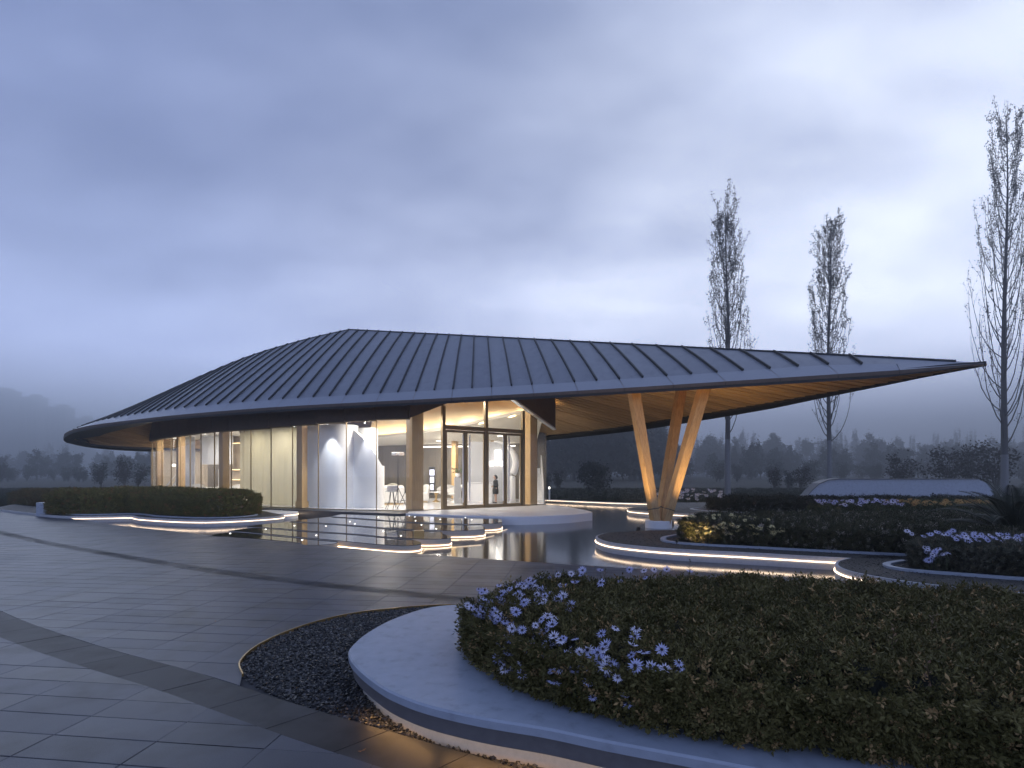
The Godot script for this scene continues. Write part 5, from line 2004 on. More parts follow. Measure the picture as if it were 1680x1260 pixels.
func build_islands() -> void:
	# middle right
	var lit := curve2([Vector2(2.55, 14.75), Vector2(2.2, 14.1), Vector2(2.12, 13.5), Vector2(2.28, 12.75), Vector2(2.75, 12.15), Vector2(3.5, 11.62), Vector2(4.9, 11.04), Vector2(6.2, 10.45), Vector2(8.5, 9.6)], 6)
	isl_a = lit.duplicate()
	isl_a.append_array(PackedVector2Array([Vector2(14, 8.6), Vector2(17, 12), Vector2(17, 15.8), Vector2(9, 15.9), Vector2(5.5, 15.6), Vector2(3.6, 15.35)]))
	var kerb := curve2([Vector2(4.3, 14.1), Vector2(3.75, 13.5), Vector2(3.55, 12.9), Vector2(3.7, 12.45), Vector2(4.3, 12.0), Vector2(5.2, 11.6), Vector2(6.3, 11.1), Vector2(8.0, 10.4), Vector2(9.8, 9.8)], 6)
	island("planting_island", "long island in the pool with lit wall, black gravel and white kerb", isl_a, 0.10, kerb, 0.12, lit, 2600, Rect2(2, 9.5, 6, 6))
	# nearer right
	lit = curve2([Vector2(6.55, 10.45), Vector2(6.05, 10.05), Vector2(5.72, 9.6), Vector2(5.58, 9.1), Vector2(5.63, 8.7), Vector2(5.85, 8.2), Vector2(6.25, 7.75), Vector2(6.9, 7.35), Vector2(8.0, 6.85)], 6)
	isl_b = lit.duplicate()
	isl_b.append_array(PackedVector2Array([Vector2(11, 6.0), Vector2(14, 8), Vector2(13, 10.6), Vector2(8.0, 10.95), Vector2(7.2, 10.8)]))
	kerb = curve2([Vector2(7.1, 9.9), Vector2(6.6, 9.6), Vector2(6.38, 9.3), Vector2(6.42, 8.95), Vector2(6.7, 8.7), Vector2(7.2, 8.4), Vector2(7.7, 8.1), Vector2(8.6, 7.65), Vector2(10, 7.0)], 6)
	island("planting_island", "rounded island nearest the path with black gravel and lilac daisies", isl_b, 0.10, kerb, 0.11, lit, 2600, Rect2(5.4, 6.6, 5, 4.5))
	# far one behind the timber legs
	lit = curve2([Vector2(7.0, 26.2), Vector2(5.9, 25.9), Vector2(5.4, 25.3), Vector2(5.3, 24.2), Vector2(5.8, 23.2), Vector2(6.6, 22.4), Vector2(7.5, 21.6), Vector2(8.3, 20.6), Vector2(10.7, 19.5)], 6)
	var isl_c := lit.duplicate()
	isl_c.append_array(PackedVector2Array([Vector2(20, 17), Vector2(30, 24), Vector2(24, 31), Vector2(9.5, 30.2), Vector2(7.9, 30.4), Vector2(7.3, 28.5)]))
	kerb = curve2([Vector2(8.6, 25.0), Vector2(8.0, 24.4), Vector2(8.1, 23.3), Vector2(8.9, 22.3), Vector2(10.2, 21.6), Vector2(13, 20.8), Vector2(18, 19.4)], 6)
	island("planting_island", "far dark island behind the timber legs with a lit wall", isl_c, 0.10, kerb, 0.14, lit, 700, Rect2(5.2, 20, 5, 6))
	# left
	lit = curve2([Vector2(-18.2, 21.2), Vector2(-16.9, 20.6), Vector2(-15.55, 20.75), Vector2(-14.9, 20.95), Vector2(-14.6, 20.85), Vector2(-13.9, 20.2), Vector2(-12.8, 19.6), Vector2(-11.9, 19.2), Vector2(-11.2, 19.0), Vector2(-10.5, 19.0), Vector2(-9.8, 19.4), Vector2(-9.2, 20.05), Vector2(-8.85, 20.7), Vector2(-8.9, 21.2)], 6)
	isl_l = lit.duplicate()
	isl_l.append_array(PackedVector2Array([Vector2(-9.6, 22.0), Vector2(-10.6, 23.3), Vector2(-12, 24.6), Vector2(-15.5, 27.1), Vector2(-19.5, 30.4), Vector2(-24, 34), Vector2(-29, 33), Vector2(-24, 25)]))
	kerb = curve2([Vector2(-17.6, 21.4), Vector2(-16.8, 20.95), Vector2(-15.9, 21.0), Vector2(-15.2, 21.35), Vector2(-14.4, 21.1), Vector2(-13.4, 20.3), Vector2(-12.2, 19.72), Vector2(-11.2, 19.4), Vector2(-10.4, 19.5), Vector2(-9.9, 20.0), Vector2(-9.75, 20.7), Vector2(-10.1, 21.6)], 6)
	island("planting_island", "left planting bed with curved lit wall before the glass", isl_l, 0.10, kerb, 0.10, lit, 1200, Rect2(-18, 18.8, 10, 4))
	# small pale upright slab at the left end of the hedge
	var s := Shape.new()
	flat_wall(s, PackedVector2Array([Vector2(-18.95, -0.12), Vector2(-17.95, -0.12), Vector2(-18.05, 0.18), Vector2(-18.25, 0.38), Vector2(-18.6, 0.52), Vector2(-18.95, 0.55)]), 21.6, 22.0)
	tag(put("pale_wall_end", s, M.coping), "short pale wall end left of the clipped hedges", "wall")
	# long white wall with rounded ends on the right
	s = Shape.new()
	var pts := PackedVector2Array([Vector2(15.6, -0.1), Vector2(26.6, -0.1), Vector2(26.5, 0.7), Vector2(26.2, 1.12), Vector2(25.6, 1.38)])
	pts.append_array(PackedVector2Array([Vector2(17.9, 1.38), Vector2(17.35, 1.32), Vector2(16.85, 1.12), Vector2(16.45, 0.75), Vector2(16.1, 0.35), Vector2(15.85, 0.12)]))
	flat_wall(s, pts, 29.8, 30.4)
	var wl := thing("white_garden_wall", "long low white garden wall with a sweeping left end", "wall")
	put("wall_body", s, M.coping, wl)
	s = Shape.new()
	for i in range(4, 10):
		var a := pts[i]
		var b := pts[i + 1]
		s.face4(V(a.x, a.y + 0.004, 29.72), V(b.x, b.y + 0.004, 29.72), V(b.x, b.y + 0.05, 29.72), V(a.x, a.y + 0.05, 29.72), Vector3(0, 0, 1))
		s.face4(V(a.x, a.y + 0.05, 29.72), V(b.x, b.y + 0.05, 29.72), V(b.x, b.y + 0.05, 30.45), V(a.x, a.y + 0.05, 30.45), Vector3.UP)
	put("dark_capping", s, M.dark_stone, wl)

var planter := PackedVector2Array()

func build_front_planter() -> void:
	var t := thing("front_planter", "low white kidney-shaped planter with a wide smooth coping and lit foot", "planter")
	planter = curve2([Vector2(1.6, 6.3), Vector2(0.6, 6.2), Vector2(-0.36, 6.02), Vector2(-0.86, 5.86), Vector2(-1.16, 5.42), Vector2(-1.31, 4.92), Vector2(-1.34, 4.5), Vector2(-1.28, 4.27), Vector2(-1.15, 4.03), Vector2(-0.98, 3.79), Vector2(-0.80, 3.58), Vector2(-0.54, 3.375), Vector2(-0.19, 3.2), Vector2(0.2, 3.06), Vector2(0.53, 2.91), Vector2(1.15, 2.66), Vector2(2.2, 2.2), Vector2(4.5, 1.5), Vector2(8.5, 1.5)], 6)
	planter.append_array(PackedVector2Array([Vector2(9.5, 2.5), Vector2(8.5, 3.9), Vector2(6.2, 4.9), Vector2(4, 5.7)]))
	var s := Shape.new()
	s.prism(planter, 0.205, 0.262, 0.012)
	put("coping", s, M.coping, t)
	s = Shape.new()
	s.prism(Shape.inset(planter, 0.035), 0.095, 0.206)
	put("skirt", s, M.skirt, t)
	# sloping lit foot
	s = Shape.new()
	var a := Shape.inset(planter, 0.14)
	var b := Shape.inset(planter, 0.085)
	for i in planter.size():
		var j := (i + 1) % planter.size()
		var o := Vector3(b[i].x - a[i].x, 0.4, -(b[i].y - a[i].y))
		s.face4(V(a[i].x, 0.075, a[i].y), V(a[j].x, 0.075, a[j].y), V(b[j].x, -0.06, b[j].y), V(b[i].x, -0.06, b[i].y), o)
	put("foot", s, M.plinth, t)
	s = Shape.new()
	s.prism(Shape.inset(planter, 0.145), -0.1, 0.1)
	put("core", s, M.skirt, t)
	# light line tucked under the skirt along the front
	var inner := Shape.inset(planter, 0.075)
	var line := PackedVector2Array()
	for i in range(51, 108):
		line.append(inner[i])
	var strip := Shape.new()
	var l2 := beside(line, 0.018)
	for i in line.size() - 1:
		strip.face4(V(line[i].x, 0.092, line[i].y), V(line[i + 1].x, 0.092, line[i + 1].y), V(l2[i + 1].x, 0.092, l2[i + 1].y), V(l2[i].x, 0.092, l2[i].y), Vector3.DOWN)
	put("led_strip", strip, M.led, t)
	var run := length2(line)
	var n := 12
	for k in n:
		var p := at2(line, run * (k + 0.5) / n)
		var p1 := at2(line, run * (k + 0.5) / n + 0.1)
		var dir := (p1 - p).normalized()
		var out := Vector2(-dir.y, dir.x)
		if Geometry2D.is_point_in_polygon(p + out * 0.3, planter):
			out = -out
		var q := p + out * 0.012
		area_light(t, V(q.x, 0.088, q.y), Vector3(out.x * 0.9, -0.6, -out.y * 0.9), Vector2(run / n * 0.9, 0.02), 0.11, Color(1.0, 0.76, 0.48))
	# gravel in the crescent
	var bedp := gravel_edge.duplicate()
	for p in [Vector2(-2.03, 4.33), Vector2(-1.67, 4.07), Vector2(-1.05, 3.73), Vector2(-0.65, 3.52), Vector2(-0.06, 3.2), Vector2(0.7, 2.74), Vector2(1.7, 2.02), Vector2(2.6, 1.5), Vector2(3, 2.5), Vector2(1, 5.5)]:
		bedp.append(p)
	var bed := Shape.new()
	bed.prism(bedp, -0.1, -0.035)
	var g := thing("gravel_crescent", "crescent of loose black gravel between the paving and the white planter", "gravel bed")
	put("gravel_bed", bed, M.gravel, g)
	var where := []
	var tints := []
	var tries := 0
	var hole := Shape.inset(planter, 0.10)
	while where.size() < 21000 and tries < 200000:
		tries += 1
		var p := Vector2(rnd(-2.6, 2.2), rnd(2.2, 7.1))
		if not Geometry2D.is_point_in_polygon(p, bedp) or Geometry2D.is_point_in_polygon(p, hole):
			continue
		where.append(stone_at(p, rnd(-0.034, -0.006), rnd(0.010, 0.024)))
		tints.append(stone_tint())
	copies("gravel", pebble_mesh(), M.pebble, where, tints, g)

# ------------------------------------------------------------------ hedges and flowers
var sprigs := []

func leaf4(s: Shape, base: Vector3, dir: Vector3, side: Vector3, len: float, wide: float, curl: float) -> void:
	var up := dir.cross(side).normalized()
	var a := base
	var m := base + dir * len * 0.5 + up * curl * len
	var e := base + dir * len + up * curl * len * 0.4
	var l := m + side * wide * 0.5 + up * wide * 0.25
	var r := m - side * wide * 0.5 + up * wide * 0.25
	s.tri(a, r, m)
	s.tri(a, m, l)
	s.tri(m, r, e)
	s.tri(m, e, l)

func make_sprigs() -> void:
	for v in 3:
		var s := Shape.new()
		var n := 9 + v * 2
		for k in n:
			var f := (k + 0.5) / n
			var a := k * 2.4 + v
			var out := Vector3(cos(a), rnd(0.5, 1.1) - 0.2 * (1.0 - f), sin(a)).normalized()
			var side := out.cross(Vector3.UP).normalized()
			leaf4(s, Vector3(0, f * 0.055, 0) + out * 0.003, out, side, rnd(0.018, 0.027), rnd(0.009, 0.014), rnd(-0.05, 0.15))
		s.tri(Vector3(0.001, -0.03, 0), Vector3(-0.001, -0.03, 0.001), Vector3(0, 0.055, 0))
		sprigs.append(s.done())
	# a thin upright, grassy sprig
	var g := Shape.new()
	for k in 9:
		var a := k * 2.4
		var out := Vector3(cos(a) * 0.4, 1.0, sin(a) * 0.4).normalized()
		var side := out.cross(Vector3(sin(a), 0, cos(a))).normalized()
		leaf4(g, Vector3(0, rnd(-0.02, 0.02), 0), out, side, rnd(0.05, 0.085), rnd(0.004, 0.008), rnd(0.0, 0.2))
	sprigs.append(g.done())
	# a longer shoot with larger, sparser leaves
	var b := Shape.new()
	for k in 8:
		var f := (k + 0.5) / 8.0
		var a := k * 2.4
		var out := Vector3(cos(a), 0.5 + 0.6 * f, sin(a)).normalized()
		leaf4(b, Vector3(0, f * 0.11 - 0.02, 0), out, out.cross(Vector3.UP).normalized(), rnd(0.030, 0.042), rnd(0.013, 0.019), rnd(-0.05, 0.15))
	b.tube(PackedVector3Array([Vector3(0, -0.05, 0), Vector3(0, 0.1, 0)]), PackedFloat32Array([0.0016, 0.0008]), 3)
	sprigs.append(b.done())

func edge_distance(p: Vector2, poly: PackedVector2Array) -> float:
	var m := 1e9
	for i in poly.size():
		m = minf(m, p.distance_squared_to(Geometry2D.get_closest_point_to_segment(p, poly[i], poly[(i + 1) % poly.size()])))
	return sqrt(m)

# an irregular clipped mass of leaves over a plan outline
func hedge(called: String, label: String, poly: PackedVector2Array, base: float, high: float, round_r: float, per_m2: float, size: float, tones: Array, which: Array, lumps := 0.05, view_x := 1.0) -> Node3D:
	var t := thing(called, label, "hedge")
	var nz := FastNoiseLite.new()
	nz.seed = called.hash() % 1000 + int(poly[0].x * 10)
	nz.frequency = 0.9 / size
	var box := Rect2(poly[0], Vector2.ZERO)
	for p in poly:
		box = box.expand(p)
	var top := func(p: Vector2) -> float:
		var d := edge_distance(p, poly)
		var q := 1.0 - minf(d / round_r, 1.0)
		return high * sqrt(maxf(0.0, 1.0 - q * q * q)) + lumps * (nz.get_noise_2d(p.x * 2.0, p.y * 2.0) + 0.6 * nz.get_noise_2d(p.x * 6.0 + 9.0, p.y * 6.0))
	# solid inner core, its dark colour standing in for shade between the leaves
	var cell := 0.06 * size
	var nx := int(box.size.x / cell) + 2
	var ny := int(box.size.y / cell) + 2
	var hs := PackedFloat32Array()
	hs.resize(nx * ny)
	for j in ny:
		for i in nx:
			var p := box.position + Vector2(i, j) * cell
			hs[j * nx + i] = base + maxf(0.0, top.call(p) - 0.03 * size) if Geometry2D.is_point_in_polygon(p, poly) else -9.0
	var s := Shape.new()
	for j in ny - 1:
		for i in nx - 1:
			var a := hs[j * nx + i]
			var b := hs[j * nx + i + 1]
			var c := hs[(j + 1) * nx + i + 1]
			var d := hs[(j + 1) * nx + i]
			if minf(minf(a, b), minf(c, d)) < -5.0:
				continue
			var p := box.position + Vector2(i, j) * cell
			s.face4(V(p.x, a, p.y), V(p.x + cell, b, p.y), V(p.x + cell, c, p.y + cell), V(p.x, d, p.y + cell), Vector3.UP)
	put("dark_core", s, M.core_shade, t)
	# sprigs over the top
	var where := [[], [], [], [], []]
	var tints := [[], [], [], [], []]
	var area := box.size.x * box.size.y
	var n := int(area * per_m2)
	for k in n:
		var p := box.position + Vector2(rng.randf() * box.size.x, rng.randf() * box.size.y)
		if absf(p.x) > p.y * view_x + 1.0 or not Geometry2D.is_point_in_polygon(p, poly):
			continue
		var h: float = top.call(p)
		var e := 0.03
		var gx: float = (top.call(p + Vector2(e, 0)) - h) / e
		var gd: float = (top.call(p + Vector2(0, e)) - h) / e
		var nrm := Vector3(-gx, 1.0, gd).normalized()
		add_sprig(where, tints, which, V(p.x, base + h - rnd(0.01, 0.05) * size, p.y), nrm, size, tones, nz)
	# and down the sides
	for i in poly.size():
		var a := poly[i]
		var b := poly[(i + 1) % poly.size()]
		var len := a.distance_to(b)
		var t2 := (b - a).normalized()
		var nn := Vector2(-t2.y, t2.x)
		if Geometry2D.is_point_in_polygon((a + b) * 0.5 + nn * 0.04, poly):
			nn = -nn
		if nn.dot(-(a + b) * 0.5) < -0.25 * ((a + b) * 0.5).length():
			continue
		for k in int(len * high * per_m2 * 1.7):
			var p := a.lerp(b, rng.randf()) - nn * rnd(-0.02, 0.05) * size
			if absf(p.x) > p.y * view_x + 1.0:
				continue
			var h := high * 0.85 * rng.randf()
			add_sprig(where, tints, which, V(p.x, base + h + 0.01, p.y), Vector3(nn.x, 0.35, -nn.y).normalized(), size, tones, nz)
	for v in 5:
		if where[v].size() > 0:
			copies("leaves", sprigs[v], M.leaf, where[v], tints[v], t)
	return t

func add_sprig(where: Array, tints: Array, which: Array, at: Vector3, nrm: Vector3, size: float, tones: Array, nz: FastNoiseLite) -> void:
	var y := (nrm + Vector3(rnd(-1, 1), rnd(-0.5, 0.9), rnd(-1, 1)) * 0.55).normalized()
	var x := y.cross(Vector3(rnd(-1, 1), rnd(-1, 1), rnd(-1, 1))).normalized()
	var sc := size * rnd(0.7, 1.35)
	var v: int = which[rng.randi_range(0, which.size() - 1)]
	where[v].append(Transform3D(Basis(x * sc, y * sc, x.cross(y) * sc), at))
	var m := nz.get_noise_3d(at.x * 1.7, at.y * 3.0, at.z * 1.7) * 0.5 + 0.5
	var c: Color = tones[0].lerp(tones[1], clampf(m + rnd(-0.3, 0.3), 0, 1))
	if rng.randf() < 0.07:
		c = tones[2]
	tints[v].append(c * rnd(0.75, 1.3))

func daisy_mesh(n: int, r: float, droop: float) -> ArrayMesh:
	var s := Shape.new()
	for k in n:
		var a := TAU * k / n + rnd(-0.08, 0.08)
		var out := Vector3(cos(a), rnd(-0.05, 0.15) - droop, sin(a)).normalized()
		var side := out.cross(Vector3.UP).normalized()
		leaf4(s, out * r * 0.16, out, side, r * rnd(0.8, 0.98), r * 0.27, rnd(0.02, 0.1))
	return s.done()

func eye_mesh(r: float) -> ArrayMesh:
	var s := Shape.new(true)
	s.lathe(Vector3.ZERO, PackedVector2Array([Vector2(r, -0.004), Vector2(r * 0.95, 0.004), Vector2(r * 0.5, 0.010), Vector2(0, 0.011)]), 8)
	return s.done()

func flowers(called: String, label: String, spots: Array, size: float, petals: Material, eye: Material, face: Vector3, grp := "", push := 0.03) -> void:
	var t := thing(called, label, "flowers", Vector3.ZERO, 0.0, grp)
	var meshes := [daisy_mesh(13, 0.043, 0.0), daisy_mesh(14, 0.045, 0.12), daisy_mesh(12, 0.040, 0.3), daisy_mesh(13, 0.042, -0.25)]
	var eyes := eye_mesh(0.0095)
	var stems := Shape.new()
	for p in spots:
		var y := (Vector3.UP * 0.8 + face * rnd(0.3, 1.1) + Vector3(rnd(-1, 1), rnd(-0.3, 0.3), rnd(-1, 1)) * 0.5).normalized()
		var x := y.cross(Vector3(rnd(-1, 1), 0.2, rnd(-1, 1))).normalized()
		var sc := size * rnd(0.65, 1.2)
		var o := MeshInstance3D.new()
		o.mesh = meshes[rng.randi_range(0, 3)]
		o.material_override = petals if petals != M.petal_lilac else [M.petal_lilac, M.petal_pale, M.petal_dusk][rng.randi_range(0, 2)]
		o.name = "flower"
		t.add_child(o, true)
		o.transform = Transform3D(Basis(x * sc, y * sc, x.cross(y) * sc), V(p.x, p.y + 0.045, p.z) + face * push)
		var e := MeshInstance3D.new()
		e.mesh = eyes
		e.material_override = eye
		e.name = "flower_eye"
		o.add_child(e, true)
		var b := V(p.x, p.y + 0.045, p.z) + face * push
		stems.tube(PackedVector3Array([b - y * 0.004, b - y * 0.05 - Vector3.UP * 0.05, b - y * 0.05 - Vector3.UP * 0.2]), PackedFloat32Array([0.002 * size, 0.0022 * size, 0.0025 * size]), 4)
	put("stems", stems, M.stem, t)

func build_hedges() -> void:
	make_sprigs()
	var olive := [Color(0.050, 0.048, 0.014), Color(0.140, 0.120, 0.046), Color(0.30, 0.20, 0.09)]
	var front := PackedVector2Array([Vector2(-0.33, 4.75), Vector2(-0.31, 4.23), Vector2(-0.04, 3.74), Vector2(0.23, 3.44), Vector2(0.57, 3.18), Vector2(1.05, 2.93), Vector2(1.72, 2.74), Vector2(2.6, 2.4), Vector2(4.2, 1.8), Vector2(7, 1.75), Vector2(7.6, 3.6), Vector2(4.6, 4.95), Vector2(2.7, 5.6), Vector2(0.9, 5.62), Vector2(-0.05, 5.35)])
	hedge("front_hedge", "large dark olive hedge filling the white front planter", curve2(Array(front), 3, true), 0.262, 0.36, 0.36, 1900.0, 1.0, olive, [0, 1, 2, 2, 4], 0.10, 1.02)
	var many := daisy_spots()
	for k in 150:
		# a looser drift low on the left face and along its top
		var f := pow(rng.randf(), 1.3)
		var q := Vector2(-0.30, 4.55).lerp(Vector2(0.72, 3.1), f)
		many.append(Vector3(q.x + rnd(-0.06, 0.05), rnd(0.32, 0.58), q.y + rnd(-0.07, 0.04)))
	for k in 44:
		var q := Vector2(-0.28, 4.7).lerp(Vector2(0.5, 4.6), rng.randf())
		many.append(Vector3(q.x, rnd(0.58, 0.66), q.y + rnd(-0.4, 0.5)))
	flowers("front_daisies", "lilac daisies with dark eyes along the left end of the front hedge", many, 0.95, M.petal_lilac, M.flower_eye, Vector3(-0.35, 0.15, 0.9), "", 0.085)
	young_shoots()
	# clipped hedges on the left
	var green := [Color(0.085, 0.082, 0.022), Color(0.19, 0.165, 0.050), Color(0.24, 0.11, 0.045)]
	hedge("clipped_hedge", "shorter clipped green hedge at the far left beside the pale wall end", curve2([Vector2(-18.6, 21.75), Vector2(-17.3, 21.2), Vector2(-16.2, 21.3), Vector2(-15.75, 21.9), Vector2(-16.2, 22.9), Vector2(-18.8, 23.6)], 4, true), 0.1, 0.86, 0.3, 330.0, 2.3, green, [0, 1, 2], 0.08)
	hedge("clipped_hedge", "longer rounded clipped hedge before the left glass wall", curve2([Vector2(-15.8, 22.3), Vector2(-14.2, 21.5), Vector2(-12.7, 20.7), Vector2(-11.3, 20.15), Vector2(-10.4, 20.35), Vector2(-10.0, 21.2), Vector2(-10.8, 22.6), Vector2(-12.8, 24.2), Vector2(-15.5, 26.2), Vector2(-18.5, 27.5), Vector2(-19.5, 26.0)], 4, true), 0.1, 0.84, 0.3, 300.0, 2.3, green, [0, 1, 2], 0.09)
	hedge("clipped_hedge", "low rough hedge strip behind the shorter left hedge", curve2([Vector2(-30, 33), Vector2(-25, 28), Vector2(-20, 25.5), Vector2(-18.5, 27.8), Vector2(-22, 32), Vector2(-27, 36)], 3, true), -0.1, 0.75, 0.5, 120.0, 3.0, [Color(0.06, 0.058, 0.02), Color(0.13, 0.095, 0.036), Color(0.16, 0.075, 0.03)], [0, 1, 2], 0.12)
	# islands on the right
	var mixed := [Color(0.030, 0.034, 0.016), Color(0.075, 0.070, 0.036), Color(0.26, 0.23, 0.19)]
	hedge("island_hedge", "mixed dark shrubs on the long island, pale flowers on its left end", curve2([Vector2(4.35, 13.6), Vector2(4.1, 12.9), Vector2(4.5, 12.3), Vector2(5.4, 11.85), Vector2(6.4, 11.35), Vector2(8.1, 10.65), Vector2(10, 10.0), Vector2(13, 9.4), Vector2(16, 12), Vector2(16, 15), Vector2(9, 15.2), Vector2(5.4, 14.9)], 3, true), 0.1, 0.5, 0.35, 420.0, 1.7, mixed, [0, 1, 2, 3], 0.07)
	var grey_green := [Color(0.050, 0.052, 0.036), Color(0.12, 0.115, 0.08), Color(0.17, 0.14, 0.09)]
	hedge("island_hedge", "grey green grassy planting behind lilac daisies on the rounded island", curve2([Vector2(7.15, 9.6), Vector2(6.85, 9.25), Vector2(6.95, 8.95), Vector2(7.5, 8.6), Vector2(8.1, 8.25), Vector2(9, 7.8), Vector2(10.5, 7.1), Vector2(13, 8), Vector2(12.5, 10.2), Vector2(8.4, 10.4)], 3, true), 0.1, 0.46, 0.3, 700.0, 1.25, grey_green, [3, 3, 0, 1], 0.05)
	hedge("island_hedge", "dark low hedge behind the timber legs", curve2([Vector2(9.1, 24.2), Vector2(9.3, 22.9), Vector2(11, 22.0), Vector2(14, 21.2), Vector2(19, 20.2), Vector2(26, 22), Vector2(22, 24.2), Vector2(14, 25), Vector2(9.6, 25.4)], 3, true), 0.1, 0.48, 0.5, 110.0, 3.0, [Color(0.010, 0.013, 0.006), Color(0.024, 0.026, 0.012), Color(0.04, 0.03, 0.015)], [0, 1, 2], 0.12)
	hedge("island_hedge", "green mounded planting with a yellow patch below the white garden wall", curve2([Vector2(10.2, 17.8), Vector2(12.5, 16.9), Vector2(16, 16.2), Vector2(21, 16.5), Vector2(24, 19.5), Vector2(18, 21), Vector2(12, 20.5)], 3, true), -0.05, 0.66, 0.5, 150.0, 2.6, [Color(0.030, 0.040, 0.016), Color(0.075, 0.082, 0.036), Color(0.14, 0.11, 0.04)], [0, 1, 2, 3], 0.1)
	# flowers on the islands
	var spots := []
	for k in 95:
		var f := rng.randf()
		spots.append(Vector3(lerpf(6.9, 9.4, f) + rnd(-0.1, 0.1), rnd(0.55, 0.66) - 0.05 * f, lerpf(9.2, 8.8, f) + rnd(-0.3, 0.5)))
	for k in 22:
		spots.append(Vector3(rnd(6.78, 7.1), rnd(0.2, 0.45), rnd(8.75, 9.15)))
	flowers("island_daisies", "lilac daisies spilling over the left end of the rounded island", spots, 1.25, M.petal_lilac, M.flower_eye, Vector3(-0.3, 0.2, 1.0), "", 0.09)
	spots = []
	for k in 70:
		spots.append(Vector3(rnd(4.25, 5.9), rnd(0.40, 0.64), rnd(12.2, 13.6)))
	for k in 40:
		var f := rng.randf()
		spots.append(Vector3(lerpf(4.2, 5.9, f), rnd(0.3, 0.52), lerpf(12.45, 11.65, f) - 0.05))
	flowers("cream_flowers", "cream yellow flower heads lit by the uplights at the foot of the timber legs", spots, 1.5, plain(lin(0.60, 0.52, 0.26), 0.7), plain(lin(0.30, 0.22, 0.06), 0.8), Vector3(-0.2, 0.3, 1.0))
	spots = []
	for k in 60:
		spots.append(Vector3(rnd(10.4, 12.6), rnd(0.62, 0.80), rnd(17.2, 18.8)))
	flowers("mound_daisies", "patch of lilac flowers on the green mound left of the yellow patch", spots, 2.0, M.petal_lilac, M.flower_eye, Vector3(-0.2, 0.3, 1.0))
	spots = []
	for k in 70:
		spots.append(Vector3(rnd(12.6, 15.6), rnd(0.66, 0.78), rnd(17.0, 18.6)))
	flowers("yellow_flowers", "patch of orange yellow flowers on the green mound", spots, 2.1, plain(lin(0.34, 0.20, 0.05), 0.7), plain(lin(0.25, 0.12, 0.03), 0.8), Vector3(-0.2, 0.3, 1.0))
	spots = []
	for k in 46:
		spots.append(Vector3(rnd(6.9, 10.0), rnd(0.45, 0.95), rnd(24.5, 26.5)))
	flowers("white_flowers", "scattered pale flowers low behind the timber legs", spots, 2.6, M.petal_white, plain(lin(0.3, 0.25, 0.1), 0.8), Vector3(-0.2, 0.3, 1.0))
	cycad()

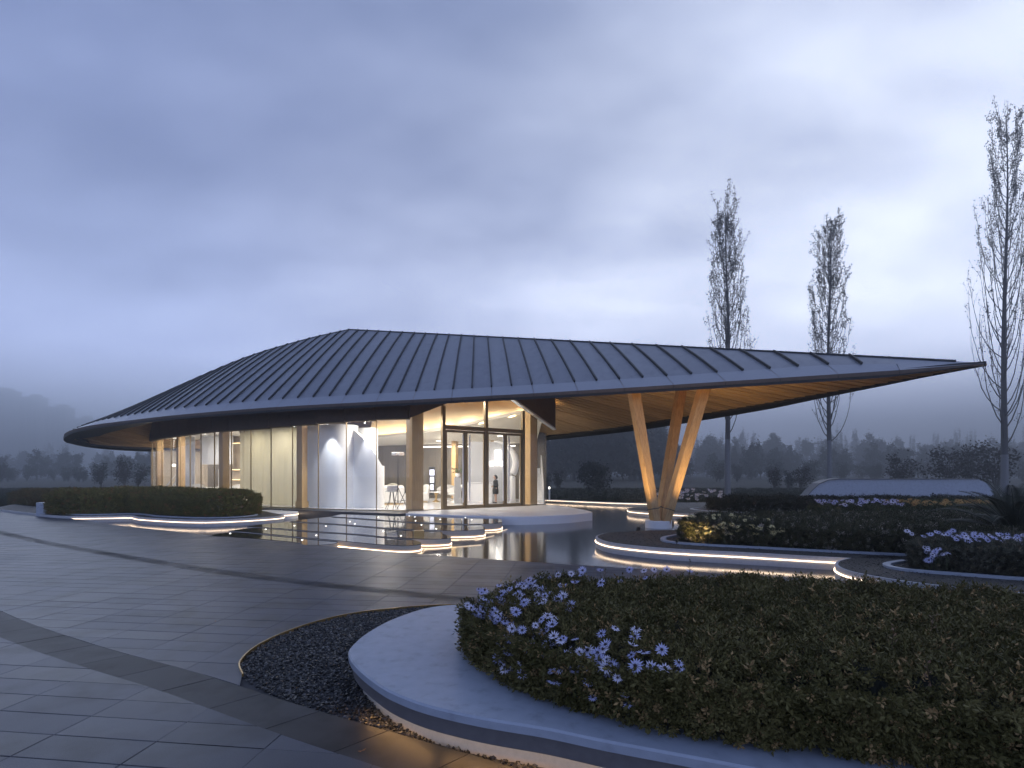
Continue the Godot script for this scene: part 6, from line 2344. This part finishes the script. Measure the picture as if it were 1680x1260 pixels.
func daisy_spots() -> Array:
	return [Vector3(0.28, 0.65, 3.87), Vector3(0.32, 0.65, 3.81), Vector3(0.23, 0.64, 3.81), Vector3(0.19, 0.61, 3.77), Vector3(0.30, 0.63, 3.71), Vector3(0.12, 0.66, 4.22), Vector3(0.06, 0.63, 4.05), Vector3(0.04, 0.64, 4.10), Vector3(0.02, 0.51, 3.77), Vector3(0.10, 0.57, 3.79), Vector3(0.03, 0.56, 3.86), Vector3(-0.11, 0.50, 4.00), Vector3(0.14, 0.50, 3.65), Vector3(-0.05, 0.46, 3.83), Vector3(0.01, 0.44, 3.73), Vector3(-0.01, 0.45, 3.76), Vector3(-0.06, 0.38, 3.80), Vector3(-0.02, 0.34, 3.72), Vector3(0.01, 0.34, 3.69), Vector3(0.09, 0.40, 3.63), Vector3(0.10, 0.35, 3.60), Vector3(0.23, 0.49, 3.53), Vector3(0.30, 0.59, 3.59), Vector3(0.36, 0.59, 3.55), Vector3(0.43, 0.60, 3.52), Vector3(0.34, 0.58, 3.54), Vector3(0.37, 0.53, 3.44), Vector3(0.32, 0.45, 3.41), Vector3(0.39, 0.48, 3.39), Vector3(0.41, 0.45, 3.36), Vector3(0.45, 0.49, 3.35), Vector3(0.49, 0.49, 3.31), Vector3(0.56, 0.52, 3.30), Vector3(0.61, 0.52, 3.25), Vector3(0.28, 0.42, 3.43), Vector3(0.29, 0.37, 3.40), Vector3(0.59, 0.48, 3.24), Vector3(0.58, 0.58, 3.36), Vector3(0.60, 0.60, 3.38), Vector3(0.59, 0.64, 3.48), Vector3(0.69, 0.66, 3.53), Vector3(0.82, 0.66, 3.52), Vector3(0.78, 0.65, 3.39), Vector3(0.75, 0.62, 3.31), Vector3(0.80, 0.60, 3.25), Vector3(0.90, 0.62, 3.23), Vector3(0.73, 0.58, 3.26), Vector3(0.82, 0.54, 3.16), Vector3(0.85, 0.54, 3.15), Vector3(0.89, 0.55, 3.13), Vector3(0.97, 0.58, 3.13), Vector3(0.96, 0.55, 3.10), Vector3(0.48, 0.41, 3.28), Vector3(0.50, 0.34, 3.24), Vector3(-0.21, 0.43, 4.11), Vector3(-0.10, 0.48, 3.97), Vector3(-0.16, 0.59, 4.43), Vector3(-0.26, 0.42, 5.30), Vector3(-0.38, 0.30, 5.30), Vector3(-0.45, 0.25, 5.30), Vector3(-0.32, 0.35, 5.30), Vector3(-0.12, 0.60, 4.23), Vector3(-0.07, 0.59, 4.13), Vector3(-0.02, 0.58, 3.98), Vector3(-0.04, 0.49, 3.87), Vector3(-0.07, 0.57, 4.07), Vector3(0.39, 0.64, 5.30), Vector3(0.47, 0.67, 5.30), Vector3(0.60, 0.68, 5.30), Vector3(0.71, 0.71, 5.30), Vector3(0.60, 0.66, 4.97), Vector3(0.83, 0.66, 4.97), Vector3(0.19, 0.62, 5.30), Vector3(1.02, 0.66, 5.04), Vector3(1.29, 0.66, 5.21), Vector3(0.70, 0.67, 5.30), Vector3(1.74, 0.70, 5.30), Vector3(0.06, 0.60, 5.30), Vector3(0.08, 0.65, 4.86), Vector3(0.01, 0.65, 4.75), Vector3(0.88, 0.71, 5.30), Vector3(1.16, 0.72, 5.30), Vector3(1.30, 0.71, 5.30), Vector3(1.40, 0.72, 5.30), Vector3(1.52, 0.72, 5.30), Vector3(0.32, 0.65, 5.30), Vector3(0.22, 0.66, 5.04), Vector3(0.12, 0.65, 4.95)]

func young_shoots() -> void:
	# taller shoots with larger leaves in the front hedge near the right corner
	for q in [[1.83, 2.93, 0.50, 0.20, Color(0.16, 0.15, 0.045)], [1.62, 3.0, 0.42, 0.2, Color(0.15, 0.085, 0.035)], [2.15, 2.78, 0.45, 0.28, Color(0.12, 0.06, 0.03)], [2.0, 2.75, 0.36, 0.16, Color(0.13, 0.14, 0.06)], [2.3, 3.3, 0.62, 0.16, Color(0.15, 0.08, 0.03)], [2.7, 3.5, 0.64, 0.16, Color(0.14, 0.085, 0.04)], [0.9, 5.2, 0.62, 0.16, Color(0.05, 0.055, 0.025)], [1.75, 5.35, 0.64, 0.2, Color(0.04, 0.045, 0.02)], [3.2, 5.0, 0.62, 0.15, Color(0.05, 0.05, 0.02)]]:
		var t := thing("young_shoot", "", "shoot", V(q[0], q[2] - 0.08, q[1]), rnd(0, TAU), "young shoots in the front hedge")
		t.set_meta("label", "upright young shoot with larger leaves rising from the front hedge")
		var s := Shape.new()
		var ht: float = q[3] + 0.08
		s.tube(PackedVector3Array([Vector3.ZERO, Vector3(0.01, ht * 0.5, 0), Vector3(0.02, ht, 0.01)]), PackedFloat32Array([0.0028, 0.0022, 0.0012]), 5)
		put("stem", s, plain(lin(0.07, 0.04, 0.02), 0.7), t)
		var lm := StandardMaterial3D.new()
		var c: Color = q[4]
		lm.albedo_color = c.linear_to_srgb()
		lm.roughness = 0.5
		lm.backlight_enabled = true
		lm.backlight = Color(0.2, 0.2, 0.1)
		for k in 12:
			var f := 0.25 + 0.75 * k / 11.0
			var a := k * 2.6
			var out := Vector3(cos(a), 0.55 + 0.5 * f, sin(a)).normalized()
			s = Shape.new()
			leaf4(s, Vector3(0.02 * f, ht * f, 0.01 * f), out, out.cross(Vector3.UP).normalized(), rnd(0.032, 0.046) * (1.1 - 0.4 * f), rnd(0.014, 0.019), 0.1)
			put("leaf", s, lm, t)

func cycad() -> void:
	var t := thing("cycad", "dark cycad palm with arching feathery fronds at the right edge", "palm", V(10.1, 0.1, 10.9))
	var s := Shape.new(true)
	s.lathe(Vector3.ZERO, PackedVector2Array([Vector2(0.2, 0), Vector2(0.22, 0.2), Vector2(0.16, 0.34), Vector2(0, 0.38)]), 14)
	put("trunk", s, M.bark, t)
	var fm := plain(lin(0.016, 0.022, 0.010), 0.5)
	var fm2 := plain(lin(0.024, 0.026, 0.012), 0.5)
	for k in 34:
		var az := k * 2.399
		var lift := lerpf(1.35, 0.25, k / 33.0)
		var len := rnd(1.25, 1.6)
		var fr := Shape.new()
		var c := Vector3(cos(az), 0, sin(az))
		var pts := PackedVector3Array()
		var rr := PackedFloat32Array()
		for i in 13:
			var f := i / 12.0
			var ang := lift - 0.95 * f * f
			var step := len / 12.0
			if i == 0:
				pts.append(Vector3(0, 0.32, 0))
			else:
				pts.append(pts[i - 1] + (c * cos(ang) + Vector3.UP * sin(ang)) * step)
			rr.append(lerpf(0.014, 0.004, f))
		fr.tube(pts, rr, 5)
		for i in range(2, 52):
			var f := i / 52.0
			var p := at3(pts, f * len)
			var p2 := at3(pts, minf(f * len + 0.05, len))
			var along := (p2 - p).normalized()
			var side := along.cross(Vector3.UP).normalized()
			var up := side.cross(along).normalized()
			for sd in [-1, 1]:
				var d: Vector3 = (side * sd + along * 0.75 + up * 0.35).normalized()
				leaf4(fr, p, d, d.cross(up).normalized(), 0.19 * sin(PI * clampf(f * 0.9 + 0.08, 0, 1)) + 0.03, 0.014, 0.0)
		put("frond", fr, fm if k % 3 else fm2, t)

# ------------------------------------------------------------------ trees
func tall_poplar(label: String, at: Vector3, high: float, crown_from: float, spread: float, leaf_share: float, sd: int) -> void:
	var r := RandomNumberGenerator.new()
	r.seed = sd
	var t := thing("poplar_tree", label, "tree", at, 0.0)
	var trunk := PackedVector3Array()
	var rad := PackedFloat32Array()
	var wob := r.randf_range(0, TAU)
	for i in 25:
		var f := i / 24.0
		trunk.append(Vector3(0.12 * sin(f * 7.0 + wob) * f, high * f, 0.12 * cos(f * 5.0 + wob) * f))
		rad.append(lerpf(0.24, 0.02, pow(f, 0.8)))
	var cut := 0
	for i in 25:
		if trunk[i].y < crown_from + 0.4:
			cut = i
	var s := Shape.new(true)
	s.tube(trunk.slice(0, cut + 1), rad.slice(0, cut + 1), 10)
	put("pale_trunk", s, M.whitewash, t)
	s = Shape.new(true)
	s.tube(trunk.slice(cut), rad.slice(cut), 8)
	put("trunk", s, M.bark, t)
	var br := Shape.new(true)
	var lv := Shape.new()
	var n := 84
	for k in n:
		var f := pow((k + r.randf()) / n, 0.85)
		var y0 := lerpf(crown_from, high * 0.93, f)
		var az := k * 2.399 + r.randf_range(-0.5, 0.5)
		var len := high * lerpf(0.30, 0.13, f) * r.randf_range(0.7, 1.15)
		var sp := spread * (1.0 - 0.62 * f) * r.randf_range(0.55, 1.05)
		var base := at3(trunk, y0)
		var c := Vector3(cos(az), 0, sin(az))
		var pts := PackedVector3Array()
		var rr := PackedFloat32Array()
		var b0 := lerpf(0.046, 0.018, f)
		for i in 9:
			var u := i / 8.0
			pts.append(base + c * sp * (1.0 - exp(-2.6 * u)) * 1.08 + Vector3.UP * len * pow(u, 1.15) + Vector3(r.randf_range(-1, 1), 0, r.randf_range(-1, 1)) * 0.07 * u)
			rr.append(lerpf(b0, 0.008, pow(u, 0.7)))
		br.tube(pts, rr, 5)
		for q in 6:
			var u := r.randf_range(0.2, 0.98)
			var p := at3(pts, u * len * 1.05)
			var d := (Vector3.UP * 1.6 + c * r.randf_range(-0.1, 0.6) + Vector3(r.randf_range(-1, 1), 0, r.randf_range(-1, 1)) * 0.55).normalized()
			var tl := r.randf_range(0.5, 1.4)
			var e := p + d * tl
			br.tube(PackedVector3Array([p, p.lerp(e, 0.5) + c * 0.05, e]), PackedFloat32Array([0.011, 0.008, 0.004]), 4)
			var here := leaf_share * (0.25 + 0.9 * smoothstep(0.12, 0.75, (p.y - crown_from) / (high - crown_from)))
			for g in int(11.0 * here * r.randf_range(0.4, 1.6)):
				var lp := p.lerp(e, r.randf_range(0.2, 1.05)) + Vector3(r.randf_range(-1, 1), r.randf_range(-1, 1), r.randf_range(-1, 1)) * 0.10
				var x := Vector3(r.randf_range(-1, 1), r.randf_range(-1, 0.4), r.randf_range(-1, 1)).normalized()
				var w := x.cross(Vector3(r.randf_range(-1, 1), r.randf_range(-1, 1), r.randf_range(-1, 1))).normalized()
				leaf4(lv, lp, x, w, r.randf_range(0.07, 0.13), r.randf_range(0.05, 0.09), 0.06)
	put("branches", br, M.bark, t)
	kind(put("leaves", lv, M.dry_leaf, t), "stuff")

func build_trees() -> void:
	tall_poplar("tall thin poplar with pale trunk behind the roof, left one of two", V(15.9, -0.2, 40.0), 21.2, 4.6, 1.9, 1.6, 51)
	tall_poplar("leafier poplar between the roof point and the other thin poplar", V(26.9, -0.2, 46.0), 22.6, 4.4, 2.0, 2.4, 77)
	tall_poplar("tallest bare poplar right of the pointed roof tip", V(32.7, -0.2, 36.0), 25.3, 3.4, 2.1, 1.15, 93)

# leaf clumps spread through a volume, gaps between them
func crown(s: Shape, r: RandomNumberGenerator, blobs: Array, leaf: float) -> void:
	for b in blobs:
		var o: Vector3 = b[0]
		var e: Vector3 = b[1]
		for k in b[2]:
			var d := Vector3(r.randfn(0, 0.5), r.randfn(0, 0.5), r.randfn(0, 0.5))
			var p := o + d * e
			var x := Vector3(r.randf_range(-1, 1), r.randf_range(-1, 1), r.randf_range(-1, 1)).normalized()
			var w := x.cross(Vector3(r.randf_range(-1, 1), r.randf_range(-1, 1), r.randf_range(-1, 1))).normalized()
			var l := leaf * r.randf_range(0.6, 1.3)
			s.tri(p - x * l, p - w * l * 0.6, p + x * l)
			s.tri(p - x * l, p + x * l, p + w * l * 0.6)

func far_tree(sd: int, form: String, m: Material) -> Node3D:
	var r := RandomNumberGenerator.new()
	r.seed = sd
	var t := thing("far_tree", "", "tree")
	var s := Shape.new()
	var tr := Shape.new(true)
	var blobs := []
	if form == "broad":
		tr.tube(PackedVector3Array([Vector3.ZERO, Vector3(0.1, 2.5, 0), Vector3(0, 6.5, 0.1)]), PackedFloat32Array([0.22, 0.16, 0.05]), 6)
		for k in 34:
			var a := r.randf_range(0, TAU)
			var f := r.randf()
			var rad := 3.3 * sqrt(r.randf()) * (1.0 - 0.55 * f)
			blobs.append([Vector3(cos(a) * rad, 1.2 + 7.0 * f, sin(a) * rad), Vector3(1.0, 0.8, 1.0) * r.randf_range(0.7, 1.25), 60])
		for k in 6:
			blobs.append([Vector3(r.randf_range(-2, 2), r.randf_range(7, 9.3), r.randf_range(-1, 1)), Vector3(0.45, 1.1, 0.45), 40])
	elif form == "plume":
		tr.tube(PackedVector3Array([Vector3.ZERO, Vector3(0, 6, 0), Vector3(0, 15, 0.1)]), PackedFloat32Array([0.25, 0.18, 0.05]), 6)
		for k in 13:
			var a := r.randf_range(0, TAU)
			var rad := r.randf_range(0.2, 2.4)
			var top := r.randf_range(9, 17) - rad * 1.6
			for j in 5:
				blobs.append([Vector3(cos(a) * rad * (1.0 - 0.1 * j), lerpf(2.0, top, j / 4.0), sin(a) * rad), Vector3(0.75 - 0.1 * j, 2.0, 0.75 - 0.1 * j), 34])
	else:
		for k in 9:
			var a := r.randf_range(0, TAU)
			var e := Vector3(cos(a) * r.randf_range(0.3, 1.5), r.randf_range(1.6, 3.4), sin(a) * r.randf_range(0.3, 1.5))
			tr.tube(PackedVector3Array([Vector3.ZERO, e * 0.5 + Vector3(0, 0.3, 0), e]), PackedFloat32Array([0.05, 0.03, 0.01]), 4)
			blobs.append([e, Vector3(0.5, 0.6, 0.5), 60])
			blobs.append([e * 0.6, Vector3(0.6, 0.6, 0.6), 50])
	crown(s, r, blobs, 0.26 if form != "shrub" else 0.11)
	put("trunk", tr, M.bark, t)
	put("crown", s, m, t)
	return t

func build_far() -> void:
	var protos := {
		"broad": [far_tree(3, "broad", M.far_leaf), far_tree(5, "broad", M.far_leaf2), far_tree(8, "broad", M.far_leaf)],
		"plume": [far_tree(13, "plume", M.far_leaf), far_tree(17, "plume", M.far_leaf2), far_tree(23, "plume", M.far_leaf)],
		"shrub": [far_tree(31, "shrub", M.far_leaf3), far_tree(37, "shrub", M.far_leaf2)],
	}
	var used := {}
	var place := func(form: String, x: float, d: float, high: float, label: String, grp: String) -> void:
		var k := rng.randi_range(0, protos[form].size() - 1)
		var at := x / d
		var spot := ""
		if label.ends_with("on the right"):
			label = label.trim_suffix(" on the right")
			spot = ", between the glass corner and the timber legs" if at < 0.25 else ", behind the timber legs" if at < 0.36 else ", between the legs and the leafier poplar" if at < 0.58 else ", above the white garden wall" if at < 0.88 else ", right of the roof tip"
		elif label.ends_with("on the left"):
			label = label.trim_suffix(" on the left")
			spot = ", at the far left under the towers" if at < -0.83 else ", under the left tip of the roof" if at < -0.74 else ", beside the glass end wall"
		label += spot
		var src: Node3D = protos[form][k]
		var o: Node3D = src
		if used.has(src):
			o = dup(src, V(x, -0.2, d), rnd(0, TAU), label, grp)
		else:
			used[src] = true
			o.position = V(x, -0.2, d)
			o.rotation.y = rnd(0, TAU)
			o.set_meta("label", label)
			o.set_meta("group", grp)
		var sc: float = high / {"broad": 9.5, "plume": 18.0, "shrub": 3.6}[form]
		var wide: float = sc * rnd(0.9, 1.2)
		o.scale = Vector3(wide, sc, wide)
	var g1 := "misty trees beyond the pool on the right"
	var g2 := "misty trees beyond the left hedges"
	for i in 48:
		place.call("broad", 3.0 + i * 4.4 + rnd(-2, 2), rnd(165, 205), rnd(9.0, 12.0), "dark misty tree, nearest row on the right", g1)
	for i in 42:
		place.call("broad", 6.0 + i * 7.2 + rnd(-3, 3), rnd(262, 305), rnd(17, 22), "greyer misty tree, middle row on the right", g1)
	for i in 44:
		var x := 10.0 + i * 9.6 + rnd(-5, 5)
		var tall := 35.0 + 7.0 * sin(i * 0.75) + rnd(-5, 5)
		place.call("plume", x, rnd(400, 450), maxf(tall, 13.0), "pale feathery poplar fading in mist on the right", g1)
	for i in 26:
		place.call("broad", -196.0 + i * 4.0 + rnd(-2, 2), rnd(160, 195), rnd(7.0, 9.5), "dark misty tree, nearest row on the left", g2)
	for i in 24:
		place.call("broad", -300.0 + i * 7.0 + rnd(-3, 3), rnd(262, 295), rnd(11.0, 14.5), "greyer misty tree, middle row on the left", g2)
	for i in 34:
		var x := -460.0 + i * 7.6 + rnd(-5, 5)
		place.call("plume", x, rnd(400, 450), 23.0 + 4.5 * sin(i * 0.9 + 1.0) + rnd(-3, 4), "pale feathery poplar fading in mist on the left", g2)
	for i in 12:  # added trees, crowns hidden by the roof, that darken the water reflection
		place.call("broad", 11.0 + i * 3.0 + rnd(-1, 1), rnd(146, 165), rnd(19.0, 24.0) * (0.8 if i == 0 or i > 9 else 1.0), "tall tree added behind the roof to darken the pool reflection", "tall trees added for the pool reflection")
	for q in [[-50.0, 70.0, 3.9], [-47.0, 68.0, 3.4], [-56.0, 74.0, 3.6]]:
		place.call("shrub", q[0], q[1], q[2], "wispy pale shrub left of the glass end wall", "wispy shrubs on the left")
	for q in [[5.5, 62.0, 2.4], [3.5, 60.0, 2.2]]:
		place.call("shrub", q[0], q[1], q[2], "reddish low shrub beside the round evergreen", "low shrubs beside the round evergreen")
	for q in [[28.0, 58.0, 2.5], [33.0, 62.0, 2.7], [30.5, 60.0, 2.4], [46.0, 57.0, 4.6], [50.0, 56.0, 5.2], [43.0, 60.0, 4.0], [52.0, 62.0, 5.0]]:
		place.call("shrub", q[0], q[1], q[2], "wispy shrub beyond the white garden wall on the right", "wispy shrubs on the right")
	for i in 48:
		place.call("shrub", -2.0 + i * 3.6 + rnd(-1, 1), rnd(118, 150), rnd(3.4, 5.6), "low dark shrub under misty trees on the right", "undergrowth shrubs on the right")
	for i in 24:
		place.call("shrub", -140.0 + i * 2.9 + rnd(-1, 1), rnd(112, 140), rnd(2.8, 4.2), "low dark shrub under misty trees on the left", "undergrowth shrubs on the left")
	var ev := thing("round_evergreen", "single dense round evergreen bush beyond the pool", "bush", V(9.1, -0.2, 60.0))
	var s := Shape.new()
	var r := RandomNumberGenerator.new()
	r.seed = 404
	var blobs := []
	for k in 40:
		var a := r.randf_range(0, TAU)
		var f := r.randf()
		var rad := 1.6 * sqrt(r.randf()) * sqrt(1.0 - pow(f * 2.0 - 1.0, 2.0) * 0.8)
		blobs.append([Vector3(cos(a) * rad, 0.3 + 2.8 * f, sin(a) * rad), Vector3(0.6, 0.5, 0.6), 70])
	crown(s, r, blobs, 0.13)
	put("crown", s, M.far_leaf, ev)
	var tr := Shape.new(true)
	tr.tube(PackedVector3Array([Vector3.ZERO, Vector3(0, 1.6, 0)]), PackedFloat32Array([0.1, 0.06]), 6)
	put("trunk", tr, M.bark, ev)
	towers()
	grass()

func towers() -> void:
	var labels := ["tallest pale apartment tower at the far left in the mist", "second apartment tower from the left, with a stepped top", "third apartment tower, lower, fading in the mist", "lowest and faintest apartment tower nearest the roof"]
	var q := [[-660.0, 40.5, 107.0], [-625.0, 24.0, 100.0], [-598.0, 26.5, 88.0], [-572.0, 19.5, 74.0]]
	for k in 4:
		var w: float = q[k][1]
		var h: float = q[k][2]
		var t := thing("apartment_tower", labels[k], "tower", V(q[k][0], -0.2, 700.0 + 9.0 * k))
		var s := Shape.new()
		s.box(Transform3D(Basis(), Vector3(0, h * 0.5, 0)), Vector3(w, h, 16.0))
		put("wall", s, M.tower, t)
		s = Shape.new()
		var bays := int(w / 6.5)
		for b in bays:
			var x := -w * 0.5 + (b + 0.5) * w / bays
			s.box(Transform3D(Basis(), Vector3(x - w / bays * 0.36, h * 0.5 - 1, 8.4)), Vector3(1.2, h - 2, 0.9))
		put("pilasters", s, M.tower, t)
		s = Shape.new()
		for fl in int(h / 3.1):
			for b in bays:
				var x := -w * 0.5 + (b + 0.6) * w / bays
				s.box(Transform3D(Basis(), Vector3(x, 2.0 + fl * 3.1, 8.0)), Vector3(w / bays * 0.55, 1.7, 0.3))
		kind(put("windows", s, M.tower_dark, t), "stuff")
		s = Shape.new()
		s.box(Transform3D(Basis(), Vector3(0, h + 0.6, 0)), Vector3(w + 1.5, 1.2, 17.5))
		s.box(Transform3D(Basis(), Vector3(w * 0.12, h + 3.2, -1)), Vector3(w * 0.4, 4.0, 8.0))
		put("roof", s, M.tower, t)

func grass() -> void:
	var s := Shape.new()
	for k in 14:
		var a := k * 2.4
		var b := Vector3(cos(a), 0, sin(a)) * rnd(0.02, 0.16)
		var side := Vector3(-sin(a), 0, cos(a)) * 0.012
		s.tri(b - side, b + side, b * 1.6 + Vector3(0, rnd(0.08, 0.2), 0))
	var mesh := s.done()
	var where := []
	var tints := []
	while where.size() < 26000:
		var d := 24.0 + 46.0 * pow(rng.randf(), 1.4)
		var x := rnd(-1.05, 1.05) * d
		var p := Vector2(x, d)
		if x > -25.0 and x < 2.4 and d < 38.5:
			continue
		if x < 9 and x > -3 and d < 36.5 and d < 36.2 - (x - 1.2) * 0.62:
			continue
		if x > 0 and d < 31:
			continue
		if x < -15 and d < 36.0 and x > -25:
			continue
		where.append(Transform3D(Basis(Vector3.UP, rnd(0, TAU)).scaled(Vector3.ONE * rnd(0.7, 1.7)), V(x, -0.25, d)))
		var g := rnd(0.6, 1.3)
		tints.append(Color(0.022 * g, 0.027 * g, 0.011 * g))
	copies("grass", mesh, M.grass, where, tints, self)

# ------------------------------------------------------------------ small things and outdoor lamps
func build_small() -> void:
	# uplights at the foot of the raking legs
	var spots := [[4.1, 17.6, 0.0, 1.0, -0.12], [6.1, 17.6, 0.2, 1.0, -0.12], [5.9, 20.0, 0.15, 1.0, -0.3]]
	for k in 3:
		var q = spots[k]
		var t := thing("uplight", ["small uplight at the foot of the left timber leg", "small uplight at the foot of the right timber leg", "small uplight at the foot of the rear timber leg"][k], "lamp", V(q[0], [-0.19, -0.19, -0.19][k], q[1]))
		var s := Shape.new()
		s.lathe(Vector3.ZERO, PackedVector2Array([Vector2(0.06, 0.0), Vector2(0.07, 0.02), Vector2(0.07, 0.14), Vector2(0.06, 0.15), Vector2(0.055, 0.13)]), 14)
		put("lamp_housing", s, M.black, t)
		s = Shape.new()
		s.lathe(Vector3(0, 0.125, 0), PackedVector2Array([Vector2(0.055, 0.0), Vector2(0.03, 0.008), Vector2(0.0, 0.01)]), 14)
		put("lamp_lens", s, glow(Color(1.0, 0.86, 0.6), 8.0), t)
		var l := SpotLight3D.new()
		l.name = "lamp_light"
		l.light_energy = [17.0, 17.0, 10.0][k]
		l.light_color = Color(1.0, 0.85, 0.62)
		l.spot_angle = 52.0
		l.spot_angle_attenuation = 0.9
		l.spot_range = 16.0
		l.spot_attenuation = 2.0
		l.light_size = 0.05
		l.shadow_enabled = true
		t.add_child(l, true)
		l.transform = Transform3D(Basis.looking_at(Vector3(q[2], q[3], q[4]).normalized(), Vector3.BACK), Vector3(0, 0.16, 0))
	var gs := thing("garden_spotlight", "small spike lamp beside the kerb lighting the cream flowers", "lamp", V(3.72, 0.1, 12.25))
	var hs := Shape.new()
	hs.tube(PackedVector3Array([Vector3(0, 0, 0), Vector3(0, 0.06, 0)]), PackedFloat32Array([0.008, 0.008]), 6, true)
	hs.lathe(Vector3(0, 0.05, 0), PackedVector2Array([Vector2(0.0, 0.0), Vector2(0.03, 0.0), Vector2(0.034, 0.06), Vector2(0.028, 0.055)]), 12)
	put("lamp_housing", hs, M.black, gs)
	hs = Shape.new()
	hs.lathe(Vector3(0, 0.095, 0), PackedVector2Array([Vector2(0.028, 0.0), Vector2(0.015, 0.006), Vector2(0.0, 0.008)]), 12)
	put("lamp_lens", hs, glow(Color(1.0, 0.86, 0.6), 5.0), gs)
	var gl := SpotLight3D.new()
	gl.name = "lamp_light"
	gl.light_energy = 2.6
	gl.light_color = Color(1.0, 0.84, 0.56)
	gl.spot_angle = 48.0
	gl.spot_angle_attenuation = 0.9
	gl.spot_range = 8.0
	gl.spot_attenuation = 2.0
	gl.light_size = 0.04
	gl.shadow_enabled = true
	gs.add_child(gl, true)
	gl.transform = Transform3D(Basis.looking_at(Vector3(0.9, 0.55, -0.35).normalized(), Vector3.UP), Vector3(0, 0.12, 0))
	# slim bollard lamp beyond the glass corner
	for q in [[2.42, 35.2, "slim white bollard lamp beside the glass corner at the far pool edge"]]:
		var t := thing("bollard_lamp", q[2], "lamp", V(q[0], -0.19, q[1]))
		var s := Shape.new()
		s.lathe(Vector3.ZERO, PackedVector2Array([Vector2(0.06, 0), Vector2(0.06, 0.85), Vector2(0.05, 0.86), Vector2(0, 0.87)]), 12)
		put("post", s, M.white, t)
		s = Shape.new()
		s.lathe(Vector3(0, 0.9, 0), PackedVector2Array([Vector2(0.0, 0.0), Vector2(0.06, 0.01), Vector2(0.06, 0.12), Vector2(0, 0.14)]), 12)
		put("lamp_head", s, M.led_white, t)
		omni(t, Vector3(0, 0.96, 0), 0.5, Color(1, 0.96, 0.86), 0.06)
	# fallen leaves
	var lm := plain(lin(0.26, 0.13, 0.05), 0.7)
	var k := 0
	for q in [[-1.72, 5.95, "pale orange fallen leaf on the gravel near its upper edge"], [-0.9, 3.35, "small brown fallen leaf on the dark band below the gravel"], [-3.4, 6.2, "small brown fallen leaf lying on the grey paving left of the gravel"]]:
		var s := Shape.new()
		var c := Vector3(cos(k * 2.0 + 0.4), 0.1, sin(k * 2.0 + 0.4)).normalized()
		leaf4(s, Vector3.ZERO, c, c.cross(Vector3.UP).normalized(), 0.06, 0.03, 0.15)
		var o := put("fallen_leaf", s, lm)
		o.position = V(q[0], 0.006 if k > 0 else -0.012, q[1])
		tag(o, q[2], "leaf")
		k += 1
